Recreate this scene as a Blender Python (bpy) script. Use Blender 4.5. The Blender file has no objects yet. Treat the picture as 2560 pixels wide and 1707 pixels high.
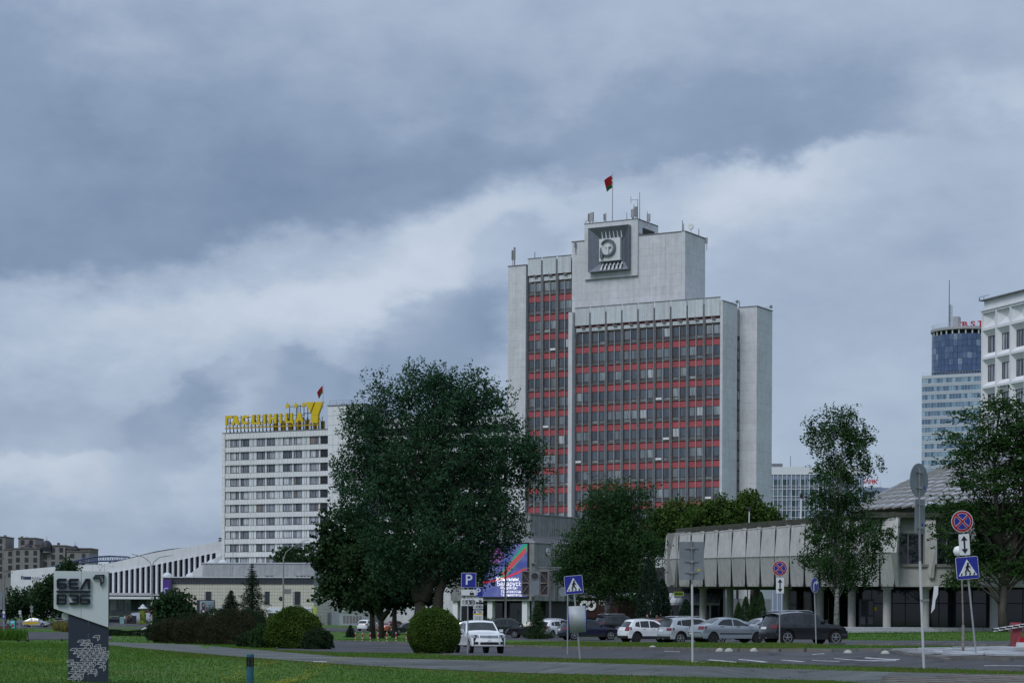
import bpy, math, random
import numpy as np
from math import sin, cos, pi, sqrt, atan2, radians, tan, exp
from mathutils import Vector, Matrix
random.seed(7); np.random.seed(7)
S = bpy.context.scene
COL = S.collection

# ------------------------------------------------------------ camera, sky, sun, exposure
F, HC, ROLL, CZ = 5380.0, 1552.0, 0.0045, 1.65        # focal length in pixels of a 2560 px wide frame, horizon row, roll, eye height
cam_d = bpy.data.cameras.new('camera')
cam_d.sensor_width = 36.0
cam_d.lens = 36.0 * F / 2560.0
cam_d.shift_y = (HC - 853.5) / 2560.0
cam_d.clip_start = 0.5; cam_d.clip_end = 20000.0
cam = bpy.data.objects.new('camera', cam_d); COL.objects.link(cam)
cam.location = (0, 0, CZ); cam.rotation_euler = (pi / 2, -ROLL, 0)
S.camera = cam

def uv(px, py):
    dx, dy = px - 1280.0, py - HC
    return dx * cos(ROLL) + dy * sin(ROLL), -dx * sin(ROLL) + dy * cos(ROLL)
def P(px, py, Y):
    u, v = uv(px, py)
    return Vector((u / F * Y, Y, CZ - v / F * Y))
def azel(px, py):
    u, v = uv(px, py)
    return atan2(u, F), math.atan2(-v, sqrt(F * F + u * u))

SUN_EL, SUN_AZ = 48.0, 212.0          # degrees; azimuth clockwise from +Y (behind and left of the camera)
W = bpy.data.worlds.new('World'); S.world = W; W.use_nodes = True
def build_world():
    nt = W.node_tree; N = nt.nodes; L = nt.links; N.clear()
    def nd(t, **k):
        n = N.new(t)
        for a, b in k.items(): setattr(n, a, b)
        return n
    def mth(op, a, b=None, c=None, clamp=False):
        n = nd('ShaderNodeMath', operation=op); n.use_clamp = clamp
        for i, x in enumerate((a, b, c)):
            if x is None: continue
            if isinstance(x, (int, float)): n.inputs[i].default_value = x
            else: L.new(x, n.inputs[i])
        return n.outputs[0]
    tc = nd('ShaderNodeTexCoord'); sp = nd('ShaderNodeSeparateXYZ'); L.new(tc.outputs['Generated'], sp.inputs[0])
    X, Y, Z = sp.outputs
    az = mth('ARCTAN2', X, Y); el = mth('ARCSINE', Z)
    def noise(sx, sz, scale, detail, rough, off=0.0):
        cb = nd('ShaderNodeCombineXYZ'); L.new(mth('MULTIPLY', X, sx), cb.inputs[0]); L.new(mth('MULTIPLY', Y, sx), cb.inputs[1])
        L.new(mth('MULTIPLY_ADD', Z, sz, off), cb.inputs[2])
        n = nd('ShaderNodeTexNoise'); L.new(cb.outputs[0], n.inputs['Vector'])
        n.inputs['Scale'].default_value = scale; n.inputs['Detail'].default_value = detail; n.inputs['Roughness'].default_value = rough
        return n.outputs['Fac']
    n_big = noise(1, 2.2, 5.0, 6, 0.55, 0.3)
    n_mid = noise(1, 2.0, 14.0, 8, 0.58, 1.7)
    n_fine = noise(1, 1.6, 30.0, 6, 0.55, 4.1)
    w1 = mth('SUBTRACT', n_mid, 0.5); w2 = mth('SUBTRACT', noise(1, 1.7, 14.0, 8, 0.58, 9.3), 0.5)
    w1 = mth('MULTIPLY_ADD', mth('SUBTRACT', n_fine, 0.5), 0.35, w1); w2 = mth('MULTIPLY_ADD', mth('SUBTRACT', n_fine, 0.5), 0.35, w2)
    def lobe(px, py, sx, up, dn, warp=0.07, slant=0.0):
        """a bank of cloud: soft or sharp above and below its middle, torn by noise"""
        a, e = azel(px, py); sx, up, dn = sx / F, up / F, dn / F
        da = mth('MULTIPLY_ADD', w1, warp, mth('SUBTRACT', az, a)); de = mth('MULTIPLY_ADD', w2, warp, mth('SUBTRACT', el, e))
        if slant: de = mth('MULTIPLY_ADD', da, -slant, de)
        qa = mth('POWER', mth('ABSOLUTE', mth('DIVIDE', da, sx)), 2.0)
        qe = mth('MAXIMUM', mth('DIVIDE', de, up), mth('DIVIDE', de, -dn)); qe = mth('POWER', qe, 2.0)
        return mth('EXPONENT', mth('MULTIPLY', mth('ADD', qa, qe), -1.0))
    B = mth('MULTIPLY_ADD', mth('SUBTRACT', n_big, 0.5), 0.32, 0.715)
    B = mth('MULTIPLY_ADD', mth('SUBTRACT', n_mid, 0.5), 0.30, B)
    B = mth('MULTIPLY_ADD', mth('SUBTRACT', n_fine, 0.5), 0.16, B)
    soft = [  # pixel of the middle, half width, reach above, reach below, amount, warp, slant
        (260, 640, 950, 430, 42, -0.33, 0.05, 0.20), (1020, 470, 420, 230, 40, -0.14, 0.06, 0.25), (1880, 370, 470, 240, 34, -0.24, 0.06, 0.05), (0, 150, 330, 300, 200, -0.16, 0.1, 0.0),
        (600, 745, 640, 50, 130, 0.24, 0.06, 0.12), (1180, 560, 300, 50, 130, 0.22, 0.06, 0.3), (1900, 440, 300, 40, 130, 0.26, 0.06, 0.12), (2500, 215, 200, 60, 90, 0.20, 0.06, 0.1), (1400, 200, 330, 70, 60, 0.10, 0.1, 0.25),
        (90, 1165, 330, 24, 120, 0.20, 0.05, 0.05), (330, 1330, 420, 60, 60, -0.12, 0.06, 0.0), (60, 1010, 350, 70, 60, -0.07, 0.08, 0.0), (1950, 700, 500, 200, 260, -0.06, 0.1, 0.0)]
    for px, py, sx, up, dn, am, wp, sl in soft:
        B = mth('MULTIPLY_ADD', lobe(px, py, sx, up, dn, wp, sl), am, B)
    crisp = [  # cumulus: torn sharp tops, soft feet
        (1070, 830, 205, 120, 240, -0.22, 0.30), (1270, 660, 150, 70, 200, -0.13, 0.25), (800, 985, 125, 72, 190, -0.17, 0.1), (400, 1070, 130, 85, 170, -0.15, 0.35), (540, 985, 90, 30, 70, -0.08, 0.2)]
    for px, py, sx, up, dn, am, sl in crisp:
        g = lobe(px, py, sx, up, dn, 0.075, sl)
        mr = nd('ShaderNodeMapRange', interpolation_type='SMOOTHSTEP'); L.new(g, mr.inputs['Value'])
        mr.inputs['From Min'].default_value = 0.12; mr.inputs['From Max'].default_value = 0.66
        B = mth('MULTIPLY_ADD', mr.outputs[0], am, B)
    B = mth('MULTIPLY_ADD', mth('SUBTRACT', B, 0.62), 1.08, 0.60)
    rp = nd('ShaderNodeValToRGB'); L.new(B, rp.inputs[0]); cr = rp.color_ramp
    stops = [(0.0, (0.105, 0.160, 0.275)), (0.25, (0.170, 0.242, 0.378)), (0.5, (0.268, 0.350, 0.492)), (0.75, (0.41, 0.495, 0.632)), (1.0, (0.575, 0.65, 0.765))]
    while len(cr.elements) < len(stops): cr.elements.new(0.5)
    for e, (p, c) in zip(cr.elements, stops): e.position = p; e.color = (*c, 1)
    sky = nd('ShaderNodeTexSky', sky_type='NISHITA'); sky.sun_disc = False
    sky.sun_elevation = radians(SUN_EL); sky.sun_rotation = radians(SUN_AZ)
    # the overcast brightens towards the zenith as real overcast does; the same all round
    up = mth('MULTIPLY_ADD', mth('MAXIMUM', mth('SUBTRACT', Z, 0.25), 0.0), 1.3, 1.0)
    sc = nd('ShaderNodeVectorMath', operation='SCALE'); L.new(rp.outputs[0], sc.inputs[0]); L.new(mth('MULTIPLY', up, 10.0), sc.inputs['Scale'])
    mx = nd('ShaderNodeMix', data_type='RGBA'); mx.inputs['Factor'].default_value = 0.93
    L.new(sky.outputs[0], mx.inputs['A']); L.new(sc.outputs[0], mx.inputs['B'])
    bg = nd('ShaderNodeBackground'); L.new(mx.outputs['Result'], bg.inputs[0]); bg.inputs[1].default_value = 0.10
    out = nd('ShaderNodeOutputWorld'); L.new(bg.outputs[0], out.inputs[0])
build_world()
sun_d = bpy.data.lights.new('sun', 'SUN'); sun_d.energy = 1.5; sun_d.angle = radians(22); sun_d.color = (1.0, 0.985, 0.96)
sun = bpy.data.objects.new('sun', sun_d); COL.objects.link(sun)
_d = Vector((sin(radians(SUN_AZ)) * cos(radians(SUN_EL)), cos(radians(SUN_AZ)) * cos(radians(SUN_EL)), sin(radians(SUN_EL))))
sun.rotation_euler = _d.to_track_quat('Z', 'Y').to_euler(); sun.location = (0, 0, 60)
S.view_settings.view_transform = 'Standard'; S.view_settings.look = 'None'
S.view_settings.exposure = 0.0; S.view_settings.gamma = 1.0; S.view_settings.use_curve_mapping = False
S.cycles.max_bounces = 6; S.cycles.diffuse_bounces = 3; S.cycles.glossy_bounces = 3; S.cycles.transparent_max_bounces = 8
# ------------------------------------------------------------ helpers
KIDS = {}     # parent name -> its children, so that copies need no search
class MB:
    def __init__(s): s.v = []; s.f = []; s.m = []
    def add(s, vs, fs, mi=0):
        o = len(s.v); s.v += [tuple(p) for p in vs]
        for f in fs: s.f.append(tuple(i + o for i in f)); s.m.append(mi)
        return s
    def box(s, x0, y0, z0, x1, y1, z1, mi=0):
        if x0 > x1: x0, x1 = x1, x0
        if y0 > y1: y0, y1 = y1, y0
        if z0 > z1: z0, z1 = z1, z0
        return s.add([(x0,y0,z0),(x1,y0,z0),(x1,y1,z0),(x0,y1,z0),(x0,y0,z1),(x1,y0,z1),(x1,y1,z1),(x0,y1,z1)],
              [(0,3,2,1),(4,5,6,7),(0,1,5,4),(1,2,6,5),(2,3,7,6),(3,0,4,7)], mi)
    def hexa(s, b, t, mi=0):     # bottom 4 and top 4 corners, both counter-clockwise from above
        return s.add(list(b) + list(t), [(0,3,2,1),(4,5,6,7),(0,1,5,4),(1,2,6,5),(2,3,7,6),(3,0,4,7)], mi)
    def quad(s, a, b, c, d, mi=0): return s.add([a, b, c, d], [(0,1,2,3)], mi)
    def cyl(s, p0, p1, r0, r1=None, n=8, caps=True, mi=0):
        r1 = r0 if r1 is None else r1
        p0 = Vector(p0); p1 = Vector(p1); d = (p1 - p0)
        if d.length < 1e-9: return s
        d.normalize(); a = d.orthogonal().normalized(); b = d.cross(a)
        vs = []
        for p, r in ((p0, r0), (p1, r1)):
            for i in range(n):
                t = 2 * pi * i / n; vs.append(p + (a * cos(t) + b * sin(t)) * r)
        fs = [(i, (i + 1) % n, n + (i + 1) % n, n + i) for i in range(n)]
        if caps: fs += [tuple(reversed(range(n))), tuple(range(n, 2 * n))]
        return s.add(vs, fs, mi)
    def tube(s, pts, r, n=6, mi=0):
        rs = r if isinstance(r, (list, tuple)) else [r] * len(pts)
        pts = [Vector(p) for p in pts]; vs = []; fs = []; m = len(pts)
        a = None
        for k, p in enumerate(pts):
            d = (pts[min(k + 1, m - 1)] - pts[max(k - 1, 0)]).normalized()
            if a is None: a = d.orthogonal().normalized()
            a = (a - d * a.dot(d)); a = a.normalized() if a.length > 1e-6 else d.orthogonal().normalized()
            b = d.cross(a)
            for i in range(n):
                t = 2 * pi * i / n; vs.append(p + (a * cos(t) + b * sin(t)) * rs[k])
        for k in range(m - 1):
            for i in range(n): fs.append((k*n+i, k*n+(i+1) % n, (k+1)*n+(i+1) % n, (k+1)*n+i))
        fs += [tuple(reversed(range(n))), tuple(range((m-1)*n, m*n))]
        return s.add(vs, fs, mi)
    def prism(s, pts, y0, y1, mi=0):     # polygon in XZ, counter-clockwise seen from -Y (the front), y0 front, y1 back
        n = len(pts)
        vs = [(x, y0, z) for x, z in pts] + [(x, y1, z) for x, z in pts]
        fs = [tuple(range(n)), tuple(reversed(range(n, 2 * n)))] + [(i, n + i, n + (i + 1) % n, (i + 1) % n) for i in range(n)]
        return s.add(vs, fs, mi)
    def disc(s, cx, y, cz, r, n=24, mi=0, th=0.003):
        return s.prism([(cx + r * cos(2*pi*i/n), cz + r * sin(2*pi*i/n)) for i in range(n)], y, y + th, mi)
    def ring(s, cx, cz, r0, r1, y0, y1, n=24, mi=0):
        vs = []
        for y in (y0, y1):
            for r in (r0, r1):
                for i in range(n): vs.append((cx + r * cos(2*pi*i/n), y, cz + r * sin(2*pi*i/n)))
        fs = []
        for i in range(n):
            j = (i + 1) % n
            fs += [(i, n+i, n+j, j), (2*n+i, 2*n+j, 3*n+j, 3*n+i), (n+i, 3*n+i, 3*n+j, n+j), (i, j, 2*n+j, 2*n+i)]
        return s.add(vs, fs, mi)
    def lathe(s, prof, c=(0, 0, 0), n=16, mi=0):
        vs = []; fs = []
        for r, z in prof:
            for i in range(n): vs.append((c[0] + r * cos(2*pi*i/n), c[1] + r * sin(2*pi*i/n), c[2] + z))
        for k in range(len(prof) - 1):
            for i in range(n): fs.append((k*n+i, k*n+(i+1) % n, (k+1)*n+(i+1) % n, (k+1)*n+i))
        fs += [tuple(reversed(range(n))), tuple(range((len(prof)-1)*n, len(prof)*n))]
        return s.add(vs, fs, mi)
    def xf(s, M):
        s.v = [tuple(M @ Vector(p)) for p in s.v]; return s
    def mesh(s, name, mats, smooth=False):
        me = bpy.data.meshes.new(name); me.from_pydata(s.v, [], s.f)
        for m in (mats if isinstance(mats, (list, tuple)) else [mats]): me.materials.append(m)
        if any(s.m): me.polygons.foreach_set('material_index', s.m)
        if smooth:
            me.polygons.foreach_set('use_smooth', [True] * len(s.f))
            if smooth != 'all' and hasattr(me, 'set_sharp_from_angle'): me.set_sharp_from_angle(angle=radians(38))
        me.update(); return me
    def build(s, name, mats, parent=None, smooth=False, loc=None):
        return link(name, s.mesh(name, mats, smooth), parent, loc)
def link(name, me, parent=None, loc=None, rot=None, scale=None):
    o = bpy.data.objects.new(name, me); COL.objects.link(o)
    if parent is not None:
        o.parent = parent; KIDS.setdefault(parent.name, []).append(o)
    if loc is not None: o.location = loc
    if rot is not None: o.rotation_euler = rot
    if scale is not None: o.scale = scale
    return o
def tag(o, label=None, cat=None, group=None, kind=None):
    if label: o['label'] = label
    if cat: o['category'] = cat
    if group: o['group'] = group
    if kind: o['kind'] = kind
    return o
def thing(name, label, cat, loc=(0, 0, 0), rz=0.0, group=None):
    o = bpy.data.objects.new(name, None); COL.objects.link(o); o.location = loc; o.rotation_euler = (0, 0, rz)
    o.empty_display_size = 0.1
    return tag(o, label, cat, group)
def copy_tree(o, parent=None):
    c = o.copy(); COL.objects.link(c)
    if parent is not None:
        c.parent = parent; KIDS.setdefault(parent.name, []).append(c)
    for ch in KIDS.get(o.name, []): copy_tree(ch, c)
    return c
def stuff(o): o['kind'] = 'stuff'; return o

MATS = {}
def mat(name, col, rough=0.75, var=0.12, scale=2.0, bump=0.0, spec=0.3, metal=0.0, streak=0.0, col2=None, rnd=0.0, emit=0.0, stretch=(1, 1, 1), detail=5.0, coat=0.0, trans=0.0, world=False, dirt=0.0, contrast=1.0):
    if name in MATS: return MATS[name]
    m = bpy.data.materials.new(name); m.use_nodes = True; nt = m.node_tree; N = nt.nodes; L = nt.links
    b = N['Principled BSDF']
    b.inputs['Roughness'].default_value = rough; b.inputs['Metallic'].default_value = metal
    b.inputs['Specular IOR Level'].default_value = spec
    if coat: b.inputs['Coat Weight'].default_value = coat; b.inputs['Coat Roughness'].default_value = 0.06
    tc = N.new('ShaderNodeTexCoord'); src = tc.outputs['Object']
    if world:
        g = N.new('ShaderNodeNewGeometry'); src = g.outputs['Position']
    mp = N.new('ShaderNodeMapping'); mp.inputs['Scale'].default_value = stretch; L.new(src, mp.inputs[0])
    nz = N.new('ShaderNodeTexNoise'); nz.inputs['Scale'].default_value = scale; nz.inputs['Detail'].default_value = detail; nz.inputs['Roughness'].default_value = 0.62
    L.new(mp.outputs[0], nz.inputs['Vector'])
    c = Vector(col); a1 = c * (1 - var); a2 = Vector(col2) if col2 else c * (1 + var)
    if col2: a1 = c
    mr = N.new('ShaderNodeMapRange'); L.new(nz.outputs['Fac'], mr.inputs['Value'])
    mr.inputs['From Min'].default_value = 0.5 - 0.22 / contrast; mr.inputs['From Max'].default_value = 0.5 + 0.22 / contrast
    mx = N.new('ShaderNodeMix'); mx.data_type = 'RGBA'; L.new(mr.outputs[0], mx.inputs['Factor'])
    mx.inputs['A'].default_value = (*a1, 1); mx.inputs['B'].default_value = (*a2, 1)
    out = mx.outputs['Result']
    def mul(out, fac_socket, lo, hi):
        r = N.new('ShaderNodeMapRange'); L.new(fac_socket, r.inputs['Value']); r.inputs['From Min'].default_value = 0.3; r.inputs['From Max'].default_value = 0.7
        r.inputs['To Min'].default_value = lo; r.inputs['To Max'].default_value = hi
        v = N.new('ShaderNodeVectorMath'); v.operation = 'SCALE'; L.new(out, v.inputs[0]); L.new(r.outputs[0], v.inputs['Scale'])
        return v.outputs[0]
    if streak:
        m2 = N.new('ShaderNodeMapping'); m2.inputs['Scale'].default_value = (3.5, 3.5, 0.12); L.new(src, m2.inputs[0])
        n2 = N.new('ShaderNodeTexNoise'); n2.inputs['Scale'].default_value = 1.0; n2.inputs['Detail'].default_value = 6; L.new(m2.outputs[0], n2.inputs['Vector'])
        out = mul(out, n2.outputs['Fac'], 1 - streak, 1 + streak * 0.4)
    if dirt:
        n3 = N.new('ShaderNodeTexNoise'); n3.inputs['Scale'].default_value = 0.25; n3.inputs['Detail'].default_value = 8; n3.inputs['Roughness'].default_value = 0.7; L.new(src, n3.inputs['Vector'])
        out = mul(out, n3.outputs['Fac'], 1 - dirt, 1 + dirt * 0.3)
    if rnd:
        oi = N.new('ShaderNodeObjectInfo'); r = N.new('ShaderNodeMapRange'); L.new(oi.outputs['Random'], r.inputs['Value'])
        r.inputs['To Min'].default_value = 1 - rnd; r.inputs['To Max'].default_value = 1 + rnd
        v = N.new('ShaderNodeVectorMath'); v.operation = 'SCALE'; L.new(out, v.inputs[0]); L.new(r.outputs[0], v.inputs['Scale']); out = v.outputs[0]
    L.new(out, b.inputs['Base Color'])
    if emit:
        L.new(out, b.inputs['Emission Color']); b.inputs['Emission Strength'].default_value = emit
    if bump:
        n4 = N.new('ShaderNodeTexNoise'); n4.inputs['Scale'].default_value = scale * 3; n4.inputs['Detail'].default_value = 6; L.new(mp.outputs[0], n4.inputs['Vector'])
        bp = N.new('ShaderNodeBump'); bp.inputs['Strength'].default_value = bump; bp.inputs['Distance'].default_value = 0.02
        L.new(n4.outputs['Fac'], bp.inputs['Height']); L.new(bp.outputs[0], b.inputs['Normal'])
    if trans:
        tr = N.new('ShaderNodeBsdfTranslucent'); L.new(out, tr.inputs[0]); ms = N.new('ShaderNodeMixShader'); ms.inputs[0].default_value = trans
        L.new(b.outputs[0], ms.inputs[1]); L.new(tr.outputs[0], ms.inputs[2])
        L.new(ms.outputs[0], N['Material Output'].inputs['Surface'])
    MATS[name] = m; return m
def window_glass(name, stops, rough=0.04, spec=0.5, axis=None):
    """glass whose tone (room behind, curtains, in places painted sky reflection) differs from pane to pane"""
    if name in MATS: return MATS[name]
    m = bpy.data.materials.new(name); m.use_nodes = True; N = m.node_tree.nodes; L = m.node_tree.links; b = N['Principled BSDF']
    oi = N.new('ShaderNodeObjectInfo'); rp = N.new('ShaderNodeValToRGB'); rp.color_ramp.interpolation = 'CONSTANT'
    cr = rp.color_ramp
    while len(cr.elements) < len(stops): cr.elements.new(0.5)
    for e, (p, c) in zip(cr.elements, stops): e.position = p; e.color = (*c, 1)
    L.new(oi.outputs['Random'], rp.inputs[0])
    tc = N.new('ShaderNodeTexCoord'); wv = N.new('ShaderNodeTexNoise'); mp = N.new('ShaderNodeMapping'); mp.inputs['Scale'].default_value = (7, 7, 0.35)
    L.new(tc.outputs['Object'], mp.inputs[0])
    ad = N.new('ShaderNodeVectorMath'); ad.operation = 'ADD'; L.new(mp.outputs[0], ad.inputs[0]); cb = N.new('ShaderNodeCombineXYZ')
    r2 = N.new('ShaderNodeMath'); r2.operation = 'MULTIPLY'; L.new(oi.outputs['Random'], r2.inputs[0]); r2.inputs[1].default_value = 57.0
    L.new(r2.outputs[0], cb.inputs[0]); L.new(cb.outputs[0], ad.inputs[1]); L.new(ad.outputs[0], wv.inputs['Vector']); wv.inputs['Scale'].default_value = 1.0; wv.inputs['Detail'].default_value = 3
    mr = N.new('ShaderNodeMapRange'); L.new(wv.outputs['Fac'], mr.inputs['Value']); mr.inputs['From Min'].default_value = 0.35; mr.inputs['From Max'].default_value = 0.65
    mr.inputs['To Min'].default_value = 0.55; mr.inputs['To Max'].default_value = 1.3
    v = N.new('ShaderNodeVectorMath'); v.operation = 'SCALE'; L.new(rp.outputs[0], v.inputs[0]); L.new(mr.outputs[0], v.inputs['Scale'])
    L.new(v.outputs[0], b.inputs['Base Color']); b.inputs['Roughness'].default_value = rough; b.inputs['Specular IOR Level'].default_value = spec
    nb = N.new('ShaderNodeTexNoise'); nb.inputs['Scale'].default_value = 0.8; L.new(tc.outputs['Object'], nb.inputs['Vector'])
    bp = N.new('ShaderNodeBump'); bp.inputs['Strength'].default_value = 0.05; L.new(nb.outputs['Fac'], bp.inputs['Height']); L.new(bp.outputs[0], b.inputs['Normal'])
    MATS[name] = m; return m

TXT = {}
def text_mesh(s, size=1.0, depth=0.02, bold=0.0, align='CENTER', mat_=None, sx=1.0):
    """lettering as a thin solid, standing upright in the XZ plane, front towards -Y"""
    key = (s, size, depth, bold, align, sx, mat_.name if mat_ else '')
    if key in TXT: return TXT[key]
    cu = bpy.data.curves.new('lettering', 'FONT'); cu.body = s; cu.size = size; cu.extrude = depth / 2; cu.offset = bold * size; cu.align_x = align; cu.align_y = 'CENTER'; cu.resolution_u = 3
    o = bpy.data.objects.new('lettering_source', cu); COL.objects.link(o)
    dg = bpy.context.evaluated_depsgraph_get(); me = bpy.data.meshes.new_from_object(o.evaluated_get(dg))
    bpy.data.objects.remove(o); bpy.data.curves.remove(cu)
    me.transform(Matrix.Rotation(pi / 2, 4, 'X') @ Matrix.Diagonal((sx, 1, 1, 1)))
    me.materials.clear()
    if mat_: me.materials.append(mat_)
    me.name = 'lettering'; TXT[key] = me; return me

# ------------------------------------------------------------ the lie of the land
CTRL = []   # (X, Y, Z)
def ctl(px, py, s):
    p = P(px, py, F / s); CTRL.append((p.x, p.y, p.z))
for a in [(626, 1722, 90), (2310, 1674, 90), (2443, 1642, 83), (1452, 1645, 65), (2010, 1612, 51), (1200, 1635, 46.5), (1733, 1656, 83), (1948, 1608, 54),
          (330, 1597, 15.7), (145, 1590, 13.6), (1168, 1631, 52), (930, 1602, 20), (850, 1604, 21), (920, 1574, 16), (830, 1569, 11.7), (2200, 1580, 25.8), (2480, 1579, 26.2), (2060, 1583, 26), (1540, 1586, 29), (1480, 1600, 33),
          (1620, 1607, 39), (1290, 1592, 28), (1085, 1633, 49), (735, 1622, 45), (100, 1604, 27), (500, 1612, 30), (158, 1564, 11.5), (284, 1563, 12.5), (320, 1571, 10.4), (330, 1600, 18),
          (2540, 1617, 62), (2300, 1600, 40), (2060, 1590, 36), (100, 1640, 60), (640, 1640, 62), (1200, 1700, 84), (2000, 1700, 88)]: ctl(*a)
CTRL += [(-60, 640, 0.5), (0, 600, 0.5), (80, 600, 1.0), (160, 600, 1.0), (0, 2000, 0.3), (300, 2000, 0.3), (-300, 2000, 0.3), (-40, 60, -0.3), (40, 60, 0.5), (0, 20, -0.1), (60, 200, 1.2), (-80, 150, -0.5), (0, -40, -0.1), (30, 330, 0.9), (5, 300, 0.6)]
for _px in (130, 200, 260, 310, 360, 410):     # the grass bank below the sports hall
    for _Y, _z in ((418, .25), (426, .5), (436, 3.1), (462, 3.3)): CTRL.append((uv(_px, 1550)[0] / F * _Y, _Y, _z))
_C = np.array(CTRL)
def zt_np(X, Y):
    X = np.asarray(X, float); Y = np.asarray(Y, float)
    b = np.arctan2(X, np.maximum(Y, 1e-3)) ; b = np.where(Y < 1, np.sign(X) * 1.5, b); r = np.log(np.maximum(np.hypot(X, Y), 3.0))
    cb = np.arctan2(_C[:, 0], np.maximum(_C[:, 1], 1e-3)); cr = np.log(np.maximum(np.hypot(_C[:, 0], _C[:, 1]), 3.0))
    num = np.zeros_like(b); den = np.zeros_like(b)
    for k in range(len(_C)):
        d2 = ((b - cb[k]) * 3.2) ** 2 + (r - cr[k]) ** 2 + 0.0025
        w = d2 ** -1.6; num += w * _C[k, 2]; den += w
    return num / den
def zt(x, y): return float(zt_np(np.array([x]), np.array([y]))[0])
def ground(px, py, y0=30.0, y1=1500.0):
    u, v = uv(px, py); Ys = np.exp(np.linspace(math.log(y0), math.log(y1), 700))
    d = (CZ - v / F * Ys) - zt_np(u / F * Ys, Ys)
    i = np.argmax(d < 0) if (d < 0).any() else 699
    Y = Ys[max(i, 0)]
    if i > 0 and d[i] < 0:
        Y = Ys[i-1] + (Ys[i] - Ys[i-1]) * d[i-1] / (d[i-1] - d[i])
    return Vector((u / F * Y, Y, zt(u / F * Y, Y)))
def G(px, Y):     # ground point in that direction at distance Y
    u, v = uv(px, HC); x = u / F * Y
    return Vector((x, Y, zt(x, Y)))
# ------------------------------------------------------------ a frame for a facade: x along it, y into the building, z up
class Fr:
    def __init__(s, px, Y, th, base=None):
        u, v = uv(px, HC); s.O = Vector((u / F * Y, Y)); s.th = th; s.c = cos(th); s.s = sin(th)
        s.z0 = zt(s.O.x, s.O.y) if base is None else base
    def x(s, px, py, y=0.0):
        k = uv(px, py)[0] / F
        return (k * (s.O.y + y * s.c) - s.O.x - y * s.s) / (s.c + k * s.s)
    def y(s, px, py, x=0.0):
        k = uv(px, py)[0] / F
        return (k * (s.O.y - x * s.s) - s.O.x - x * s.c) / (s.s - k * s.c)
    def z(s, px, py, y=0.0, x=None):
        if x is None: x = s.x(px, py, y)
        else: y = s.y(px, py, x)
        Y = s.O.y - x * s.s + y * s.c
        return CZ - uv(px, py)[1] / F * Y - s.z0
    def root(s, name, label, cat, group=None):
        return thing(name, label, cat, (s.O.x, s.O.y, s.z0), -s.th, group)

M_conc = mat('tower_concrete', (0.585, 0.595, 0.625), 0.85, 0.09, 1.2, 0.25, 0.2, streak=0.10, dirt=0.14, rnd=0.025, world=True)
M_conc_core = mat('joint_concrete', (0.30, 0.30, 0.31), 0.9, 0.1, 1.0)
M_zinc = mat('pale_metal_sheet', (0.52, 0.55, 0.58), 0.55, 0.07, 1.5, 0.0, 0.4, streak=0.22, rnd=0.06, world=True)
M_grey = mat('weathered_grey_metal', (0.19, 0.195, 0.21), 0.6, 0.2, 2.0, 0.0, 0.4, streak=0.2, rnd=0.06)
M_grey_lt = mat('grey_mullion', (0.33, 0.33, 0.35), 0.6, 0.15, 2.0, 0.0, 0.4)
M_red = mat('red_spandrel', (0.38, 0.08, 0.095), 0.6, 0.08, 1.4, 0.0, 0.35, rnd=0.10, streak=0.08, dirt=0.1, world=True)
M_brown = mat('brown_window_frame', (0.10, 0.06, 0.04), 0.55, 0.2, 3.0)
M_sill = mat('dull_sill', (0.12, 0.12, 0.115), 0.7, 0.2, 3.0)
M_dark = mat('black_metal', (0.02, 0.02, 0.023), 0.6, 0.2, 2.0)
M_tglass = window_glass('tower_glass', [(0, (0.045, 0.06, 0.085)), (0.30, (0.07, 0.09, 0.12)), (0.58, (0.14, 0.17, 0.20)), (0.80, (0.22, 0.26, 0.29)), (0.92, (0.36, 0.39, 0.42)), (0.96, (0.04, 0.05, 0.065))], 0.03, 0.9)  # room and curtain tones, lifted to stand in for reflected sky
_boxes = {}
def box_mesh(name, x0, y0, z0, x1, y1, z1, m):
    key = (name, round(x0, 3), round(y0, 3), round(z0, 3), round(x1, 3), round(y1, 3), round(z1, 3), m.name)
    if key not in _boxes: _boxes[key] = MB().box(x0, y0, z0, x1, y1, z1).mesh(name, m)
    return _boxes[key]
def panel_wall(root, o, ax, length, ncol, courses, m, thick=0.05, gap=0.016, name='wall_panel', z0=0.0):
    """slabs laid in courses on a blank wall; ax = 'x' (face towards -y) or 'y' (face towards +x)"""
    w = length / ncol; z = z0
    for h in courses:
        for i in range(ncol):
            if ax == 'x': link(name, box_mesh(name, gap/2, -thick, gap/2, w - gap/2, 0, h - gap/2, m), root, (o[0] + i * w, o[1], z))
            else: link(name, box_mesh(name, 0, gap/2, gap/2, thick, w - gap/2, h - gap/2, m), root, (o[0], o[1] + i * w, z))
        z += h
FL = 3.31
def courses_down(ztop, zbot, first=2.5):
    out = [first]; z = ztop - first; k = 0
    while z > zbot + 2.2:
        h = 1.25 if k % 2 == 0 else 2.06; out.append(h); z -= h; k += 1
    out.append(z - zbot)
    return list(reversed(out))

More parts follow.
